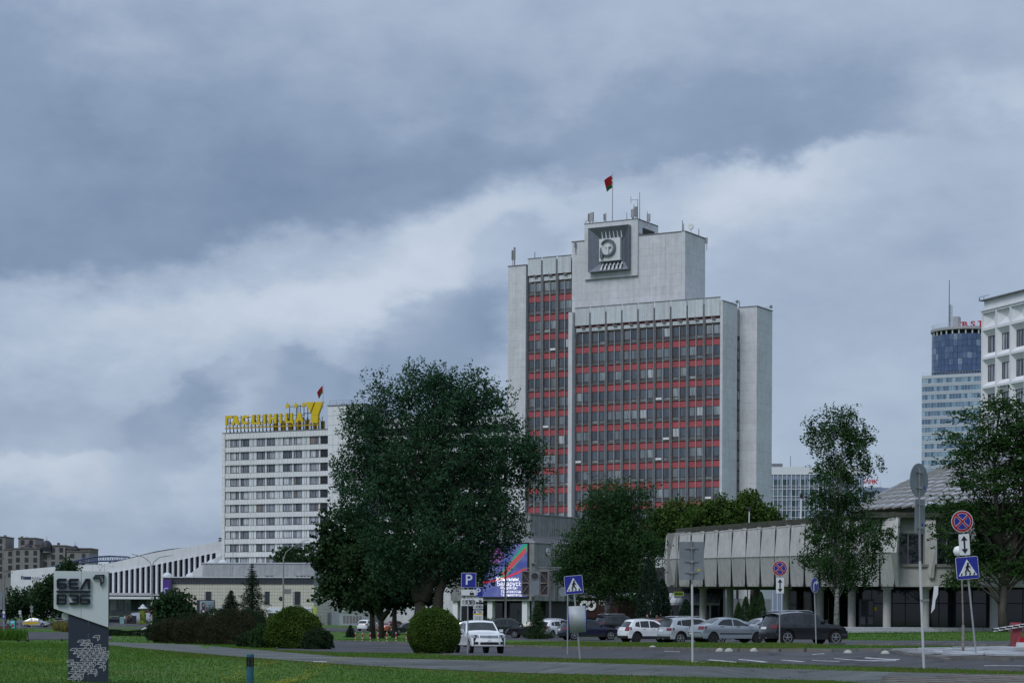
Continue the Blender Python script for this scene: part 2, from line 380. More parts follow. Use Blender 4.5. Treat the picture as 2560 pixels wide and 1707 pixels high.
def build_tower():
    fr = Fr(1807, 350, radians(29.9), 0.5); R = fr.root('office_tower', 'tall white and red office tower with a square hammer and sickle emblem near its top', 'office tower')
    Z = fr.z0
    xl = fr.x(1437, 1000); xr = fr.x(1803, 1000)           # window zone of the main front
    red0 = 47.96 - Z
    par_top = fr.z(1811, 743); pan_bot = fr.z(1803, 789); fas_bot = fr.z(1803, 805)
    # cores
    dep = 14.0; LW = 4.0
    MB().box(xl, 0.42, 0, -0.02, dep, par_top - 1.2).build('wall', M_conc_core, R)
    # main corner piers
    MB().box(xr, -0.55, 8, 0.0, 0.42, fr.z(1811, 753)).build('corner_pier', M_conc, R)
    MB().box(xl - 0.75, -1.0, 8, xl - 0.02, 0.42, fr.z(1437, 782)).build('corner_pier', M_conc, R)
    MB().box(xl - 0.77, 0.43, 8, xl - 0.02, LW + 0.4, fr.z(1437, 782) - 0.4).build('corner_pier', M_conc, R)
    # window unit
    def unit(w):
        h = FL - 1.10
        b = MB(); t = 0.09
        b.box(0, 0, 0.16, t, 0.12, h); b.box(w - t, 0, 0.16, w, 0.12, h); b.box(t, 0, h - t, w - t, 0.12, h); b.box(t, 0, 0.16, w - t, 0.12, 0.16 + t); b.box(t, -0.01, 0.62, w - t, 0.12, 0.72)
        b.box(0, -0.12, 0.0, w, 0.16, 0.155, 1)
        fm = b.mesh('window', [M_brown, M_sill])
        up = MB().box(t, 0.05, 0.72, w - t, 0.07, h - t).mesh('pane', M_tglass); lo = MB().box(t, 0.055, 0.16 + t, w - t, 0.075, 0.62).mesh('pane', M_tglass)
        red = MB().box(0, 0.1, 0, w, 0.2, 1.07).mesh('spandrel_panel', M_red)
        tilt = MB().box(t, -0.28, 0.27, w - t, -0.26, 0.62).mesh('open_vent', mat('white_vent', (0.7, 0.71, 0.73), 0.4))
        return fm, up, lo, red, tilt
    rnd = random.Random(3)
    def front(x0, x1, nb, k0, k1, yo, pw, tops, drop_last=False):
        bw = (x1 - x0) / nb; mw = 0.12
        w = (bw - pw - mw) / 2; fm, up, lo, red, tilt = unit(w)
        zt_ = red0 - FL * k0 + FL - 1.1
        for i in range(nb):
            bx = x0 + i * bw + (pw / 2)
            for c in range(2):
                wx = bx + c * (w + mw)
                for k in range(k0, k1 + 1):
                    z = red0 - FL * k
                    wn = link('window', fm, R, (wx, yo + 0.06, z))
                    link('pane', up, wn); link('pane', lo, wn)
                    if rnd.random() < 0.025: link('open_vent', tilt, wn)
                    if k < k1: link('spandrel_panel', red, R, (wx, yo, z - 1.09))
            MB().box(0, 0, 0, mw, 0.26, zt_ - 8).build('mullion', M_grey_lt, R, loc=(bx + w, yo - 0.12, 8))
            if i: MB().box(0, 0, 0, pw * 0.5, 0.5, tops[0] - 8).box(pw * 0.5 + 0.03, 0.08, 0, pw, 0.5, tops[0] - 8).build('pilaster', M_grey, R, loc=(x0 + i * bw - pw / 2, yo - 0.32, 8))
            # head of the bay: fascia, red gap, bracket, tall parapet sheet
            fz0, fz1, pz0, pz1 = tops[1:]
            link('fascia_panel', box_mesh('fascia_panel', 0.02, 0, 0, bw - pw - 0.02, 0.1, fz1 - fz0, M_zinc), R, (bx, yo - 0.05, fz0))
            link('red_panel', box_mesh('red_panel', 0, 0, 0, bw - pw, 0.1, pz0 - fz1 + 0.1, M_red), R, (bx, yo + 0.16, fz1))
            MB().box(-0.06, -0.5, 0, 0.06, 0.2, 0.5).box(0.1, -0.45, 0.05, 0.6, -0.2, 0.2).build('bracket', M_grey, R, loc=(bx + w, yo, fz1 - 0.05))
            pb = MB().box(0.0, -0.12, 0, bw - pw + 0.08, 0.03, pz1 - pz0)
            pb.box(-0.05, -0.2, pz1 - pz0 + 0.002, bw - pw + 0.13, 0.12, pz1 - pz0 + 0.1, 1)
            pb.build('parapet_panel', [M_zinc, M_grey], R, loc=(bx - 0.04, yo - 0.25, pz0))
        MB().box(x0, yo + 0.425, zt_ - 0.5, x1, yo + 0.6, tops[4] - 0.8).build('attic_wall', M_grey_lt, R)
    front(xl, xr, 9, 0, 10, 0.0, 0.40, (fr.z(1803, 758), fas_bot, fr.z(1803, 795.5), pan_bot, par_top))
    # the lower wing to the left, set back, three storeys taller
    wl, wr = fr.x(1319, 900, LW), fr.x(1431, 900, LW)
    zl = lambda px, py: fr.z(px, py, LW)
    MB().box(wl, LW + 0.42, 0, wr - 0.05, dep, zl(1319, 652)).build('wall', M_conc_core, R)
    front(wl, wr, 3, -3, 10, LW, 0.44, (zl(1352, 658), zl(1319, 706), zl(1319, 695), zl(1319, 691), zl(1319, 649)))
    sl, sr = fr.x(1269.5, 900, LW - 0.6), fr.x(1314, 900, LW - 0.6); st = fr.z(1290, 665, LW - 0.6)
    MB().box(sl, LW - 0.55, 0, sr, dep, st).build('wall', M_conc_core, R)
    panel_wall(R, (sl, LW - 0.551), 'x', sr - sl, 1, courses_down(st - 0.05, 5.0, 3.0), M_conc, z0=5.0)
    MB().box(sl - 0.08, LW - 0.7, st, sr + 0.1, dep, st + 0.12).build('coping', M_grey, R)
    MB().box(sr + 0.005, LW - 0.4, 5, wl - 0.01, LW + 0.42, st + 0.1).build('edge_strip', M_grey_lt, R)
    # upper block with the emblem
    UY = 3.55
    ul, ur = fr.x(1430, 700, UY), fr.x(1713, 700, UY); ut = fr.z(1713, 579, UY)
    ud = fr.y(1763, 650, ur) ; zb = par_top - 3.0
    MB().box(ul, UY + 0.02, zb, ur - 0.06, ud, ut).build('wall', M_conc_core, R)
    hs = [2.2, 1.25, 2.06, 1.25, 2.06, 1.25, 2.06, 1.25]; tot = ut - zb - 0.05
    panel_wall(R, (ul, UY + 0.015), 'x', ur - ul - 0.7, 7, list(reversed(hs + [tot - sum(hs)])), M_conc, z0=zb)
    MB().box(ur - 0.66, UY - 0.10, zb, ur, UY + 0.015, ut).build('corner_pier', M_conc, R)
    panel_wall(R, (ur - 0.05, UY + 0.02), 'y', ud - UY - 0.02, 3, list(reversed(hs + [tot - sum(hs)])), M_conc, z0=zb)
    MB().box(ul - 0.12, UY - 0.12, ut, ur + 0.1, UY + 0.3, ut + 0.14).box(ul - 0.12, UY + 0.3, ut, ul + 0.2, ud, ut + 0.14).box(ur - 0.2, UY + 0.3, ut, ur + 0.1, ud, ut + 0.14).build('coping', M_grey, R)
    # emblem house on top
    EY = UY - 0.45
    el, er = fr.x(1461, 620, EY), fr.x(1594, 620, EY); et = fr.z(1594, 548, EY); eb = fr.z(1594, 688, EY); ed = fr.y(1645, 560, er)
    MB().box(el + 0.01, UY + 0.03, ut - 0.5, er - 0.01, ed, et - 0.05).build('wall', M_conc_core, R)
    panel_wall(R, (er - 0.012, UY + 0.03), 'y', ed - UY - 0.03, 2, [et - ut - 0.6], M_conc, z0=ut + 0.5)
    MB().box(el, EY, eb, er, UY - 0.08, et).build('emblem_plate', M_conc, R)
    MB().box(el - 0.08, EY - 0.06, et, er + 0.08, ed + 0.05, et + 0.12).build('coping', M_grey, R)
    MB().box(er + 0.06, UY + 1.3, ut + 0.4, er + 0.09, ed - 1.5, ut + 1.6).build('vent_opening', M_dark, R)
    # square metal funnel
    M_fun = mat('emblem_metal', (0.15, 0.17, 0.205), 0.42, 0.12, 1.6, 0.0, 0.5, metal=0.35, streak=0.12)
    D = 1.0; fy = EY - D
    a0, a1 = fr.x(1470, 620, fy), fr.x(1571, 620, fy); c0, c1 = fr.z(1571, 672, fy), fr.z(1571, 561, fy)
    b0, b1 = a0 + (a1 - a0) * 0.27, a1 - (a1 - a0) * 0.155; d0, d1 = c0 + (c1 - c0) * 0.20, c1 - (c1 - c0) * 0.265
    iy = EY - 0.12
    f = MB()
    o4 = [(a0, fy, c0), (a1, fy, c0), (a1, fy, c1), (a0, fy, c1)]; i4 = [(b0, iy, d0), (b1, iy, d0), (b1, iy, d1), (b0, iy, d1)]; k4 = [(x, EY - 0.001, z) for x, _, z in o4]
    f.add(o4 + i4 + k4, [(0, 1, 5, 4), (1, 2, 6, 5), (2, 3, 7, 6), (3, 0, 4, 7), (4, 5, 6, 7), (1, 0, 8, 9), (2, 1, 9, 10), (3, 2, 10, 11), (0, 3, 11, 8)])
    f.build('emblem_frame', M_fun, R)
    for k in range(6):
        x = b0 + (b1 - b0) * (0.06 + 0.165 * k)
        MB().add([(x, fy + 0.25, c1 - 0.25), (x + 0.07, fy + 0.25, c1 - 0.25), (x + 0.28, iy - 0.3, d1 + 0.04), (x + 0.05, iy - 0.3, d1 + 0.04), (x, iy, d1 + 0.05), (x + 0.2, iy, d1 + 0.05)], [(0, 1, 2, 3), (0, 3, 4), (1, 5, 2), (3, 2, 5, 4), (0, 4, 5, 1)]).build('emblem_fin', M_zinc, R)
        MB().add([(x - 0.1, fy + 0.02, c0 + 0.16), (x + 0.28, fy + 0.02, c0 + 0.16), (x + 0.36, iy - 0.25, d0 - 0.05), (x + 0.12, iy - 0.25, d0 - 0.05), (x, iy, d0 - 0.06), (x + 0.3, iy, d0 - 0.06)], [(0, 1, 2, 3), (0, 3, 4), (1, 5, 2), (3, 2, 5, 4), (0, 4, 5, 1)]).build('emblem_fin', M_zinc, R)
        MB().box(x + 0.38, fy + 0.05, c0 + 0.1, x + 0.46, iy - 0.1, c0 + 0.9).build('emblem_slot', M_dark, R)
    py0 = fy + 0.15
    p0, p1, q0, q1 = b0 - 0.02, b1 - 0.45, d0 + 0.18, d1 - 0.02
    M_emb = mat('emblem_pale', (0.62, 0.64, 0.66), 0.6, 0.07, 1.4, 0.1, 0.3, streak=0.1)
    MB().box(p0, py0, q0, p1, iy - 0.002, q1).build('emblem_tablet', M_emb, R)
    w = p1 - p0; h = q1 - q0; cx, cz = p0 + w * 0.45, q0 + h * 0.58
    # sickle: crescent between two circles, open at upper left, with handle; hammer: a T with a slanted head
    ro = w * 0.36; ri = w * 0.30; ox = -w * 0.045
    out = [(cx + ro * cos(t), cz + ro * sin(t)) for t in [radians(150 - 10 * i) for i in range(0, 39)]]
    inn = [(cx + ox + ri * cos(t), cz + ri * sin(t)) for t in [radians(-215 + 10 * i) for i in range(0, 36)]]
    b = MB(); n = 36
    A = [(cx + ro * cos(radians(152 - 360 * 0.93 * i / n)), cz + ro * sin(radians(152 - 360 * 0.93 * i / n))) for i in range(n + 1)]
    Bp = [(cx + ox + ri * cos(radians(152 - 360 * 0.93 * i / n)), cz + ri * sin(radians(152 - 360 * 0.93 * i / n))) for i in range(n + 1)]
    ty0, ty1 = py0 - 0.42, py0 - 0.002
    for i in range(n):
        q = [A[i], A[i + 1], Bp[i + 1], Bp[i]]
        b.add([(x, ty0, z) for x, z in q] + [(x, ty1, z) for x, z in q], [(0, 1, 2, 3), (0, 4, 5, 1), (2, 6, 7, 3), (1, 5, 6, 2), (3, 7, 4, 0)])
    b.build('sickle', M_fun, R)
    hx = cx - ro * 0.93
    MB().prism([(hx - 0.12, cz - ro * 0.30), (hx - 0.12, cz - ro * 1.18), (hx + 0.42, cz - ro * 1.18), (hx + 0.42, cz - ro * 0.78)], ty0, ty1).build('sickle_handle', M_fun, R)
    s_ = w / 5.0
    hm = [(-0.18, -1.75), (0.2, -1.75), (0.2, -0.02), (0.72, -0.02), (0.42, 0.5), (-0.62, 0.5), (-0.62, -0.02), (-0.18, -0.02)]
    MB().prism([(cx - 0.05 + x * s_, cz + 0.12 + z * s_) for x, z in hm], py0 - 0.34, ty1 + 0.001).build('hammer', M_emb, R)
    # right-hand flank and the second block behind it
    d1_ = fr.y(1842, 1000, 0.0); t1 = fr.z(1811, 753)
    panel_wall(R, (0.0, 0.02), 'y', d1_ - 0.05, 1, courses_down(t1 - 0.06, 5.0), M_conc, z0=5.0)
    MB().box(-0.4, -0.5, t1, 0.1, d1_, t1 + 0.12).build('coping', M_grey, R)
    y2 = d1_ + 1.1
    x2 = fr.x(1892, 1000, y2); d2 = fr.y(1930, 1000, x2); t2 = fr.z(1892, 766, y2)
    x1 = fr.x(1846, 1000, y2)
    MB().box(x1 + 0.3, y2 + 0.02, 0, x2 - 0.02, d2, t2).build('wall', M_conc_core, R)
    panel_wall(R, (x1 - 0.25, y2 + 0.019), 'x', x2 - x1 + 0.25, 1, courses_down(t2 - 0.05, 5.0), M_conc, z0=5.0)
    panel_wall(R, (x2 - 0.05, y2 + 0.02), 'y', d2 - y2 - 0.02, 1, courses_down(t2 - 0.05, 5.0), M_conc, z0=5.0)
    MB().box(x1 - 0.1, y2 - 0.1, t2, x2 + 0.1, d2 + 0.05, t2 + 0.12).build('coping', M_grey, R)
    MB().box(-0.3, d1_ + 0.02, 5, x1 + 0.2, y2 + 0.3, t1 - 5).build('dark_slot', M_dark, R)
    for i, z in enumerate(np.arange(8, t1 - 6, 1.655)):
        MB().box(0.02, 0, 0, 0.05, 0.55, 1.4).build('slot_pane', M_tglass, R, loc=(x1 * 0 + 0.05, d1_ + 0.1, z))
    # roof gear that belongs to the building
    def mast(px, pyb, pyt, y, r=0.07, name='mast'):
        x = fr.x(px, pyb, y); MB().cyl((x, y, fr.z(px, pyb, y) - 0.6), (x, y, fr.z(px, pyt, y)), r, r * 0.7, 6).build(name, M_grey, R)
    def panel_ant(px, pyb, pyt, y, w=0.28):
        x = fr.x(px, pyb, y); z0 = fr.z(px, pyb, y); z1 = fr.z(px, pyt, y)
        MB().box(x - w/2, y - 0.1, z0 + (z1 - z0) * .25, x + w/2, y + 0.1, z1).cyl((x, y + .15, z0 - 0.8), (x, y + .15, z1), 0.06, None, 6).box(x - .1, y, z0 + (z1-z0)*.4, x + .1, y + .2, z0 + (z1-z0)*.45).build('antenna', M_grey_lt if w > .3 else M_grey, R)
    ey = UY + 1.0
    for px, t, b_, wd in ((1475, 533, 560, .55), (1480, 531, 560, .4), (1472, 535, 560, .3), (1511, 535, 556, .3), (1582, 523, 550, .4), (1588, 517, 549, .55), (1580, 524, 550, .3), (1591, 517, 549, .3), (1622, 535, 560, .5)): panel_ant(px, b_, t, ey + (px % 3) * .5, wd)
    for px, t, b_ in ((1484, 530, 558), (1515, 532, 556), (1599, 481, 549), (1594, 499, 549), (1585, 511, 550), (1618, 529, 556), (1567, 532, 550)): mast(px, b_, t, ey)
    x = fr.x(1590, 500, ey); z = fr.z(1586, 500, ey); MB().box(x - 1.0, ey - .03, z, x + .4, ey + .03, z + .06).box(x - 1.0, ey - .03, z - .5, x - .94, ey + .03, z + .7).build('antenna', M_grey, R)
    for px, t, b_, y in ((1286, 618, 664, LW), (1337, 630, 650, LW + .3), (1706, 551, 580, UY + 1), (1709, 559, 580, UY + 1.2), (1849, 752, 770, y2 + .5), (1747, 572, 590, 9)): mast(px, b_, t, y + .3, .09)
    panel_ant(1286, 660, 619, LW + .4, .34); panel_ant(1281, 658, 626, LW + .3, .26); panel_ant(1766, 614, 594, 11.5, .4)
    panel_ant(1438, 622, 605, UY - .35, .3)
    # dishes and floodlights
    def dish(px, py, y, r):
        x = fr.x(px, py, y); z = fr.z(px, py, y)
        MB().cyl((x, y, z), (x, y - .18, z + .02), r, r * .95, 14).cyl((x, y + .1, z - 1.0), (x, y + .1, z), .05, None, 6).build('dish', mat('dish_white', (.6, .62, .62), .5), R)
    dish(1727, 567, UY + 2, .55); dish(1464, 552, ey, .32); dish(1489, 556, ey, .28)
    for px, py, y in ((1840, 757, 4.2), (1926, 770, 11.0)):
        xx = 0.0 if y < 6 else x2; yy = y; z = fr.z(px, py, x=xx)
        MB().box(xx - .6, yy - .03, z, xx + .3, yy + .03, z + .05).box(xx + .25, yy - .2, z - .15, xx + .6, yy + .2, z + .3).build('floodlight', M_grey, R)
    # lower storey base wall so that nothing is see-through behind the trees
    MB().box(xl - 0.7, 0.1, -1, -0.05, 0.4, 12).box(wl, LW + .1, -1, xl - .8, LW + .4, 12).build('base_wall', M_conc, R)
    return fr, ey
TOWER, _ey = build_tower()

M_flag_red = mat('flag_red', (0.30, 0.01, 0.015), 0.8, 0.1, 2.0, trans=0.3)
M_flag_green = mat('flag_green', (0.01, 0.10, 0.03), 0.8, 0.1, 2.0, trans=0.3)
M_white = mat('white_paint', (0.72, 0.73, 0.74), 0.5, 0.06, 2.0)
def flag(base, top, w, h, label, droop, yaw=0.0):
    """pole with a limp two-colour flag and ornament strip at the hoist"""
    R = thing('flagpole', label, 'flag', base)
    H = top.z - base.z
    MB().cyl((0, 0, -0.3), (0, 0, H), 0.09, 0.05, 8).build('pole', M_grey_lt, R)
    n, m = 10, 6
    def pt(i, j):
        a = i / n; b = j / m
        x = -w * a * (0.75 - 0.25 * b); y = 0.18 * sin(a * 7 + b * 2) * a; z = H - 0.25 - h * b * (1 - 0.1 * a) - droop * a ** 1.3
        return (x, y, z)
    for nm, i0, i1, j0, j1, mt in (('red_field', 1, n, 0, 4, M_flag_red), ('green_field', 1, n, 4, m, M_flag_green), ('ornament_strip', 0, 1, 0, m, None)):
        b = MB()
        for i in range(i0, i1):
            for j in range(j0, j1):
                q = [pt(i, j), pt(i + 1, j), pt(i + 1, j + 1), pt(i, j + 1)]
                b.add(q + [(x, y + 0.01, z) for x, y, z in q], [(0, 1, 2, 3), (7, 6, 5, 4)], (j % 2) if nm == 'ornament_strip' else 0)
        b.build(nm, [mt] if mt else [M_white, M_flag_red], R, smooth='all')
_p = lambda px, py, Y: P(px, py, Y)
_Y = TOWER.O.y - TOWER.x(1531, 540, _ey) * TOWER.s + _ey * TOWER.c
flag(_p(1531, 551, _Y), _p(1531, 434, _Y), 1.9, 2.2, 'red and green flag flying on the tallest pole above the emblem of the office tower', 0.9)
# ------------------------------------------------------------ the hotel with its yellow roof sign
M_tilew = mat('hotel_white_tile', (0.66, 0.67, 0.68), 0.5, 0.05, 1.0, 0.0, 0.4, streak=0.08, dirt=0.06, rnd=0.03)
M_joint = mat('grey_joint', (0.26, 0.27, 0.29), 0.8, 0.1, 1.0)
M_infill = mat('pale_infill', (0.58, 0.61, 0.62), 0.4, 0.06, 2.0, 0.0, 0.5, rnd=0.08)
M_frame_dk = mat('dark_window_frame', (0.035, 0.035, 0.04), 0.5, 0.2, 3.0)
M_yel = mat('yellow_sign', (0.58, 0.42, 0.01), 0.45, 0.06, 2.0, 0.0, 0.4)
M_yel_dk = mat('yellow_sign_side', (0.40, 0.25, 0.015), 0.5, 0.1, 2.0)
M_hglass = window_glass('hotel_glass', [(0, (0.15, 0.165, 0.20)), (0.22, (0.26, 0.28, 0.33)), (0.50, (0.36, 0.38, 0.43)), (0.72, (0.08, 0.10, 0.12)), (0.84, (0.46, 0.48, 0.52)), (0.94, (0.19, 0.155, 0.14))])
M_dglass = window_glass('dark_glass', [(0, (0.012, 0.016, 0.022)), (0.4, (0.02, 0.026, 0.035)), (0.8, (0.035, 0.04, 0.05))])
M_bglass = window_glass('blue_glass', [(0, (0.015, 0.035, 0.075)), (0.5, (0.02, 0.045, 0.10)), (0.8, (0.03, 0.06, 0.12))])
def tiled(b, x0, x1, z0, z1, y, n, m=1, gap=0.035, th=0.05, mi=0):
    w = (x1 - x0) / n; h = (z1 - z0) / m
    for i in range(n):
        for j in range(m): b.box(x0 + i*w + gap/2, y - th, z0 + j*h + gap/2, x0 + (i+1)*w - gap/2, y, z0 + (j+1)*h - gap/2, mi)
    return b
def build_hotel():
    fr = Fr(820.3, 445, radians(25.5), 0.6); R = fr.root('hotel_tower', 'white tiled hotel block with bands of windows below the yellow rooftop letters', 'hotel')
    s = 3.266; X = lambda zx: fr.x(500 + zx / s, 1250); Z = lambda zy, zx=1040: fr.z(500 + zx / s, 940 + zy / s)
    x0 = X(210); x1 = 0.0; top = Z(437); dep = 13
    fl = (Z(548) - Z(548 + 109.3 * 9)) / 9; wt0 = Z(487)          # top of the uppermost window band
    MB().box(X(184), 0.35, 0, -0.01, dep, top - 0.3).build('wall', M_joint, R)
    MB().box(X(184), -0.30, top, 0.0, dep, top + 0.18).build('coping', M_grey, R)
    b = MB(); tiled(b, X(184), X(208), 0.5, top - 0.02, -0.20, 1, 34, th=0.1); b.box(X(184), -0.2, 0.5, X(208), 0.35, top - 0.05); stuff(b.build('corner_tiles', M_tilew, R))
    stuff(tiled(MB(), x0, -0.02, wt0 + 0.02, top - 0.02, -0.12, 36, 1, th=0.1).build('parapet_tiles', M_tilew, R))
    wh = 1.62
    wins = [(245, 315, 1), (330, 398, 0), (460, 527, 1), (542, 610, 0), (675, 748, 1), (762, 830, 0), (893, 965, 1)]
    cache = {}
    def win(i):
        a, c, side = wins[i]; w = X(c) - X(a); t = 0.10
        b = MB().box(0, 0, 0, t, .12, wh).box(w - t, 0, 0, w, .12, wh).box(t, 0, 0, w - t, .12, t).box(t, 0, wh - t, w - t, .12, wh)
        m = w * (0.68 if side else 0.30); b.box(m - t/2, 0, t, m + t/2, .12, wh - t)
        g1 = MB().box(t, .05, t, m - t/2, .08, wh - t).mesh('pane', M_hglass); g2 = MB().box(m + t/2, .05, t, w - t, .08, wh - t).mesh('pane', M_hglass)
        return X(a), b.mesh('window', M_frame_dk), g1, g2
    us = [win(i) for i in range(7)]
    gw = X(1045) - X(980); gt = .12
    gb = MB().box(0, 0, 0, gt, .12, wh).box(gw - gt, 0, 0, gw, .12, wh).box(gt, 0, 0, gw - gt, .12, gt).box(gt, 0, wh - gt, gw - gt, .12, wh).box(gw/2 - gt/2, 0, gt, gw/2 + gt/2, .12, wh - gt).box(gt, .001, wh*.42, gw - gt, .119, wh*.42 + gt).mesh('window', M_frame_dk)
    gg = MB().box(gt, .05, gt, gw - gt, .08, wh - gt).mesh('pane', M_dglass)
    edges = [212] + sum([[a, c] for a, c, _ in wins], []) + [980]
    for k in range(12):
        z1 = wt0 - fl * k; z0 = z1 - wh
        if z0 < 3: break
        for xa, fm, g1, g2 in us:
            o = link('window', fm, R, (xa, 0.12, z0)); link('pane', g1, o); link('pane', g2, o)
        o = link('window', gb, R, (X(980), 0.12, z0)); link('pane', gg, o)
        b = MB()
        for a, c in zip(edges[0::2], edges[1::2]):
            xa, xc = X(a) + .03, X(c) - .03
            n = 1 if c - a < 25 else 3
            if n == 1: b.box(xa, .08, z0, xc, .2, z1)
            else:
                w = (xc - xa)
                for f0, f1 in ((0, .36), (.41, .57), (.64, 1.0)): b.box(xa + w*f0, .06, z0, xa + w*f1, .2, z1)
        stuff(b.build('infill_strips', M_infill, R))
        b = tiled(MB(), x0, -0.02, z0 - (fl - wh) + .02, z0 - .06, -0.12, 36, 1, th=.1); stuff(b.build('spandrel_tiles', M_tilew, R))
        MB().box(x0, -0.16, z0 - .06, -0.01, .12, z0).build('sill', M_sill, R)
    # stair tower to the right
    tw = fr.x(910, 1000, -0.4); tt = fr.z(840, 1014, -0.4)
    MB().box(0.02, -0.38, 0, tw, 9, tt).build('stair_tower', M_joint, R)
    stuff(tiled(MB(), 0.0, tw, 1, tt, -0.39, 7, 22, th=.05, gap=.05).build('stair_tower_tiles', M_tilew, R))
    MB().box(X(1003), 2.4, top, 0.0, 9, Z(250)).build('roof_house', M_conc, R)
    MB().box(-.2, -.6, tt, tw + .2, 9, tt + .18).build('coping', M_grey, R)
    for i in range(6):
        MB().cyl((.3 + i * (tw - .6) / 5, -.3, tt), (.3 + i * (tw - .6) / 5, -.3, tt + 1.1), .03, None, 5).build('railing_post', M_grey, R)
    MB().box(.3, -.32, tt + 1.05, tw - .3, -.28, tt + 1.1).box(.3, -.32, tt + .55, tw - .3, -.28, tt + .6).build('railing', M_grey, R)
    # wing behind the trees
    x2 = tw + 34; t2 = fr.z(1000, 1043, 6)
    MB().box(tw, 6, 0, x2, 17, t2).build('rear_wing', M_conc, R)
    for k in range(9):
        z1 = t2 - 2.2 - fl * k
        MB().box(tw + .1, 5.9, z1 - wh, x2 - .2, 5.98, z1).build('window_band', M_dglass, R)
        stuff(tiled(MB(), tw, x2, z1 - fl + .03, z1 - wh - .03, 5.95, 14, 1, th=.1).build('spandrel_tiles', M_tilew, R))
    # antenna mast behind the poplar
    xm = fr.x(1070, 940, 10); MB().cyl((xm, 10, t2 - .5), (xm, 10, fr.z(1070, 908, 10)), .08, .03, 6).box(xm - .8, 9.95, t2 + 4.4, xm + .8, 10.05, t2 + 4.5).box(xm - .5, 9.95, t2 + 5.3, xm + .5, 10.05, t2 + 5.4).build('antenna_mast', M_grey, R)
    # the letters: a thing standing on the roof
    SY = 0.6
    u, v = uv(563, 1060); sx0 = fr.x(564, 1050, SY)
    base = top + 0.18
    Lw = fr.O.x + sx0 * fr.c + SY * fr.s, fr.O.y - sx0 * fr.s + SY * fr.c
    Sg = thing('rooftop_sign', 'big yellow rooftop letters with three stars on a steel frame along the hotel roof edge', 'sign', (Lw[0], Lw[1], base + fr.z0), -fr.th)
    zz = lambda zy, zx: fr.z(500 + zx / s, 940 + zy / s, SY) - base
    xx = lambda zx: fr.x(500 + zx / s, 1050, SY) - sx0
    H = zz(325, 208) - zz(403, 208); z0 = zz(403, 208)
    st = 0.26
    def let(c, w):     # strokes of each letter in a unit box of width w, height 1
        t = 0.27
        if c == 'Г': return [[(0,0),(t,0),(t,1-t),(w,1-t),(w,1),(0,1)]]
        if c == 'А': return [[(0,0),(t,0),(t+.07,.2),(w-t-.07,.2),(w-t,0),(w,0),(w*.64,1),(w*.36,1)]]
        if c == 'Ц': return [[(0,0),(w-.04,0),(w-.04,-.14),(w+.13,-.14),(w+.13,.2),(w,.2),(w,1),(w-t,1),(w-t,.2),(t,.2),(t,1),(0,1)]]
        if c == 'І': return [[(0,0),(t,0),(t,1),(0,1)]]
        if c == 'Н': return [[(0,0),(t,0),(t,.4),(w-t,.4),(w-t,0),(w,0),(w,1),(w-t,1),(w-t,.6),(t,.6),(t,1),(0,1)]]
        if c == 'С':
            o = [(.5*w + .5*w*cos(radians(a)), .5 + .5*sin(radians(a))) for a in range(40, 321, 20)]
            i = [(.5*w + (.5*w - t)*cos(radians(a)), .5 + (.5 - t)*sin(radians(a))) for a in range(320, 39, -20)]
            return [o + i]
    hs = [('Г', 210, 265), ('А', 262, 325), ('С', 340, 407), ('Ц', 427, 487), ('І', 520, 537), ('Н', 564, 627), ('І', 651, 668), ('Ц', 697, 757), ('А', 783, 846)]
    for c, a, d in hs:
        xa = xx(a); w = (xx(d) - xa) / H
        zb = z0
        for poly in let(c, w):
            MB().prism([(xa + px * H, zb + pz * H) for px, pz in poly], -0.25, 0.25).build('letter', [M_yel], Sg)
    T = lambda q: [(xx(a), zz(b_, a)) for a, b_ in q]
    MB().prism(T([(905, 297), (938, 212), (868, 215)]), -.35, .3).build('logo_piece', M_yel, Sg)
    MB().prism(T([(910, 383), (968, 383), (970, 318), (912, 318)]), -.35, .3).build('logo_piece', M_yel, Sg)
    MB().prism(T([(912, 317), (970, 317), (1008, 210), (950, 212)]), -.36, .3).build('logo_piece', M_yel, Sg)
    for cx, cy in ((715, 240), (783, 238), (848, 232)):
        c = (xx(cx), zz(cy, cx)); r = 1.15 * (xx(735) - xx(715)) * 1.0
        MB().prism([(c[0] + (r if i % 2 == 0 else r * .42) * sin(2*pi*-i/10), c[1] + (r if i % 2 == 0 else r * .42) * cos(2*pi*i/10)) for i in range(10)], -.15, .1).build('star', M_yel, Sg)
    W_ = xx(965)
    b = MB()
    for i in range(26):
        x = i * W_ / 25; top_ = z0 + H if i < 19 else zz(230, 900)
        b.box(x - .06, .3, 0, x + .06, .42, top_); b.box(x - .05, 1.6, 0, x + .05, 1.7, z0 + H * .6)
        b.cyl((x, .36, z0 + H * .5), (x + .4, 1.65, 0), .045, None, 4)
    b.box(0, .3, z0 + H * .75, xx(850), .4, z0 + H * .8).box(0, .3, z0 + H * .2, W_, .4, z0 + H * .25).box(xx(700), .3, zz(243, 780), xx(960), .36, zz(248, 780)).box(xx(722), .3, z0, xx(726), .4, zz(250, 780)).box(xx(790), .3, z0, xx(794), .4, zz(250, 780)).box(xx(835), .3, zz(300, 850), xx(910), .36, zz(306, 850))
    b.build('sign_frame', M_frame_dk, Sg)
    MB().box(-.1, -.1, z0 - .75, W_ + .2, .2, z0 - .5).build('bottom_rail', M_yel_dk, Sg)
    b = MB()
    for i in range(7): b.box(xx(565) + i * 1.9, 1.9, .1, xx(565) + i * 1.9 + .9, 2.1, z0 + .3 + (i % 3) * .3)
    stuff(b.build('rear_letters', M_yel_dk, Sg))
    Yf = 446
    flag(P(807.5, 1018, Yf), P(806, 960, Yf), 1.7, 1.5, 'red and green flag on the thin pole beside the yellow hotel logo', 1.5)
    return fr
HOTEL = build_hotel()

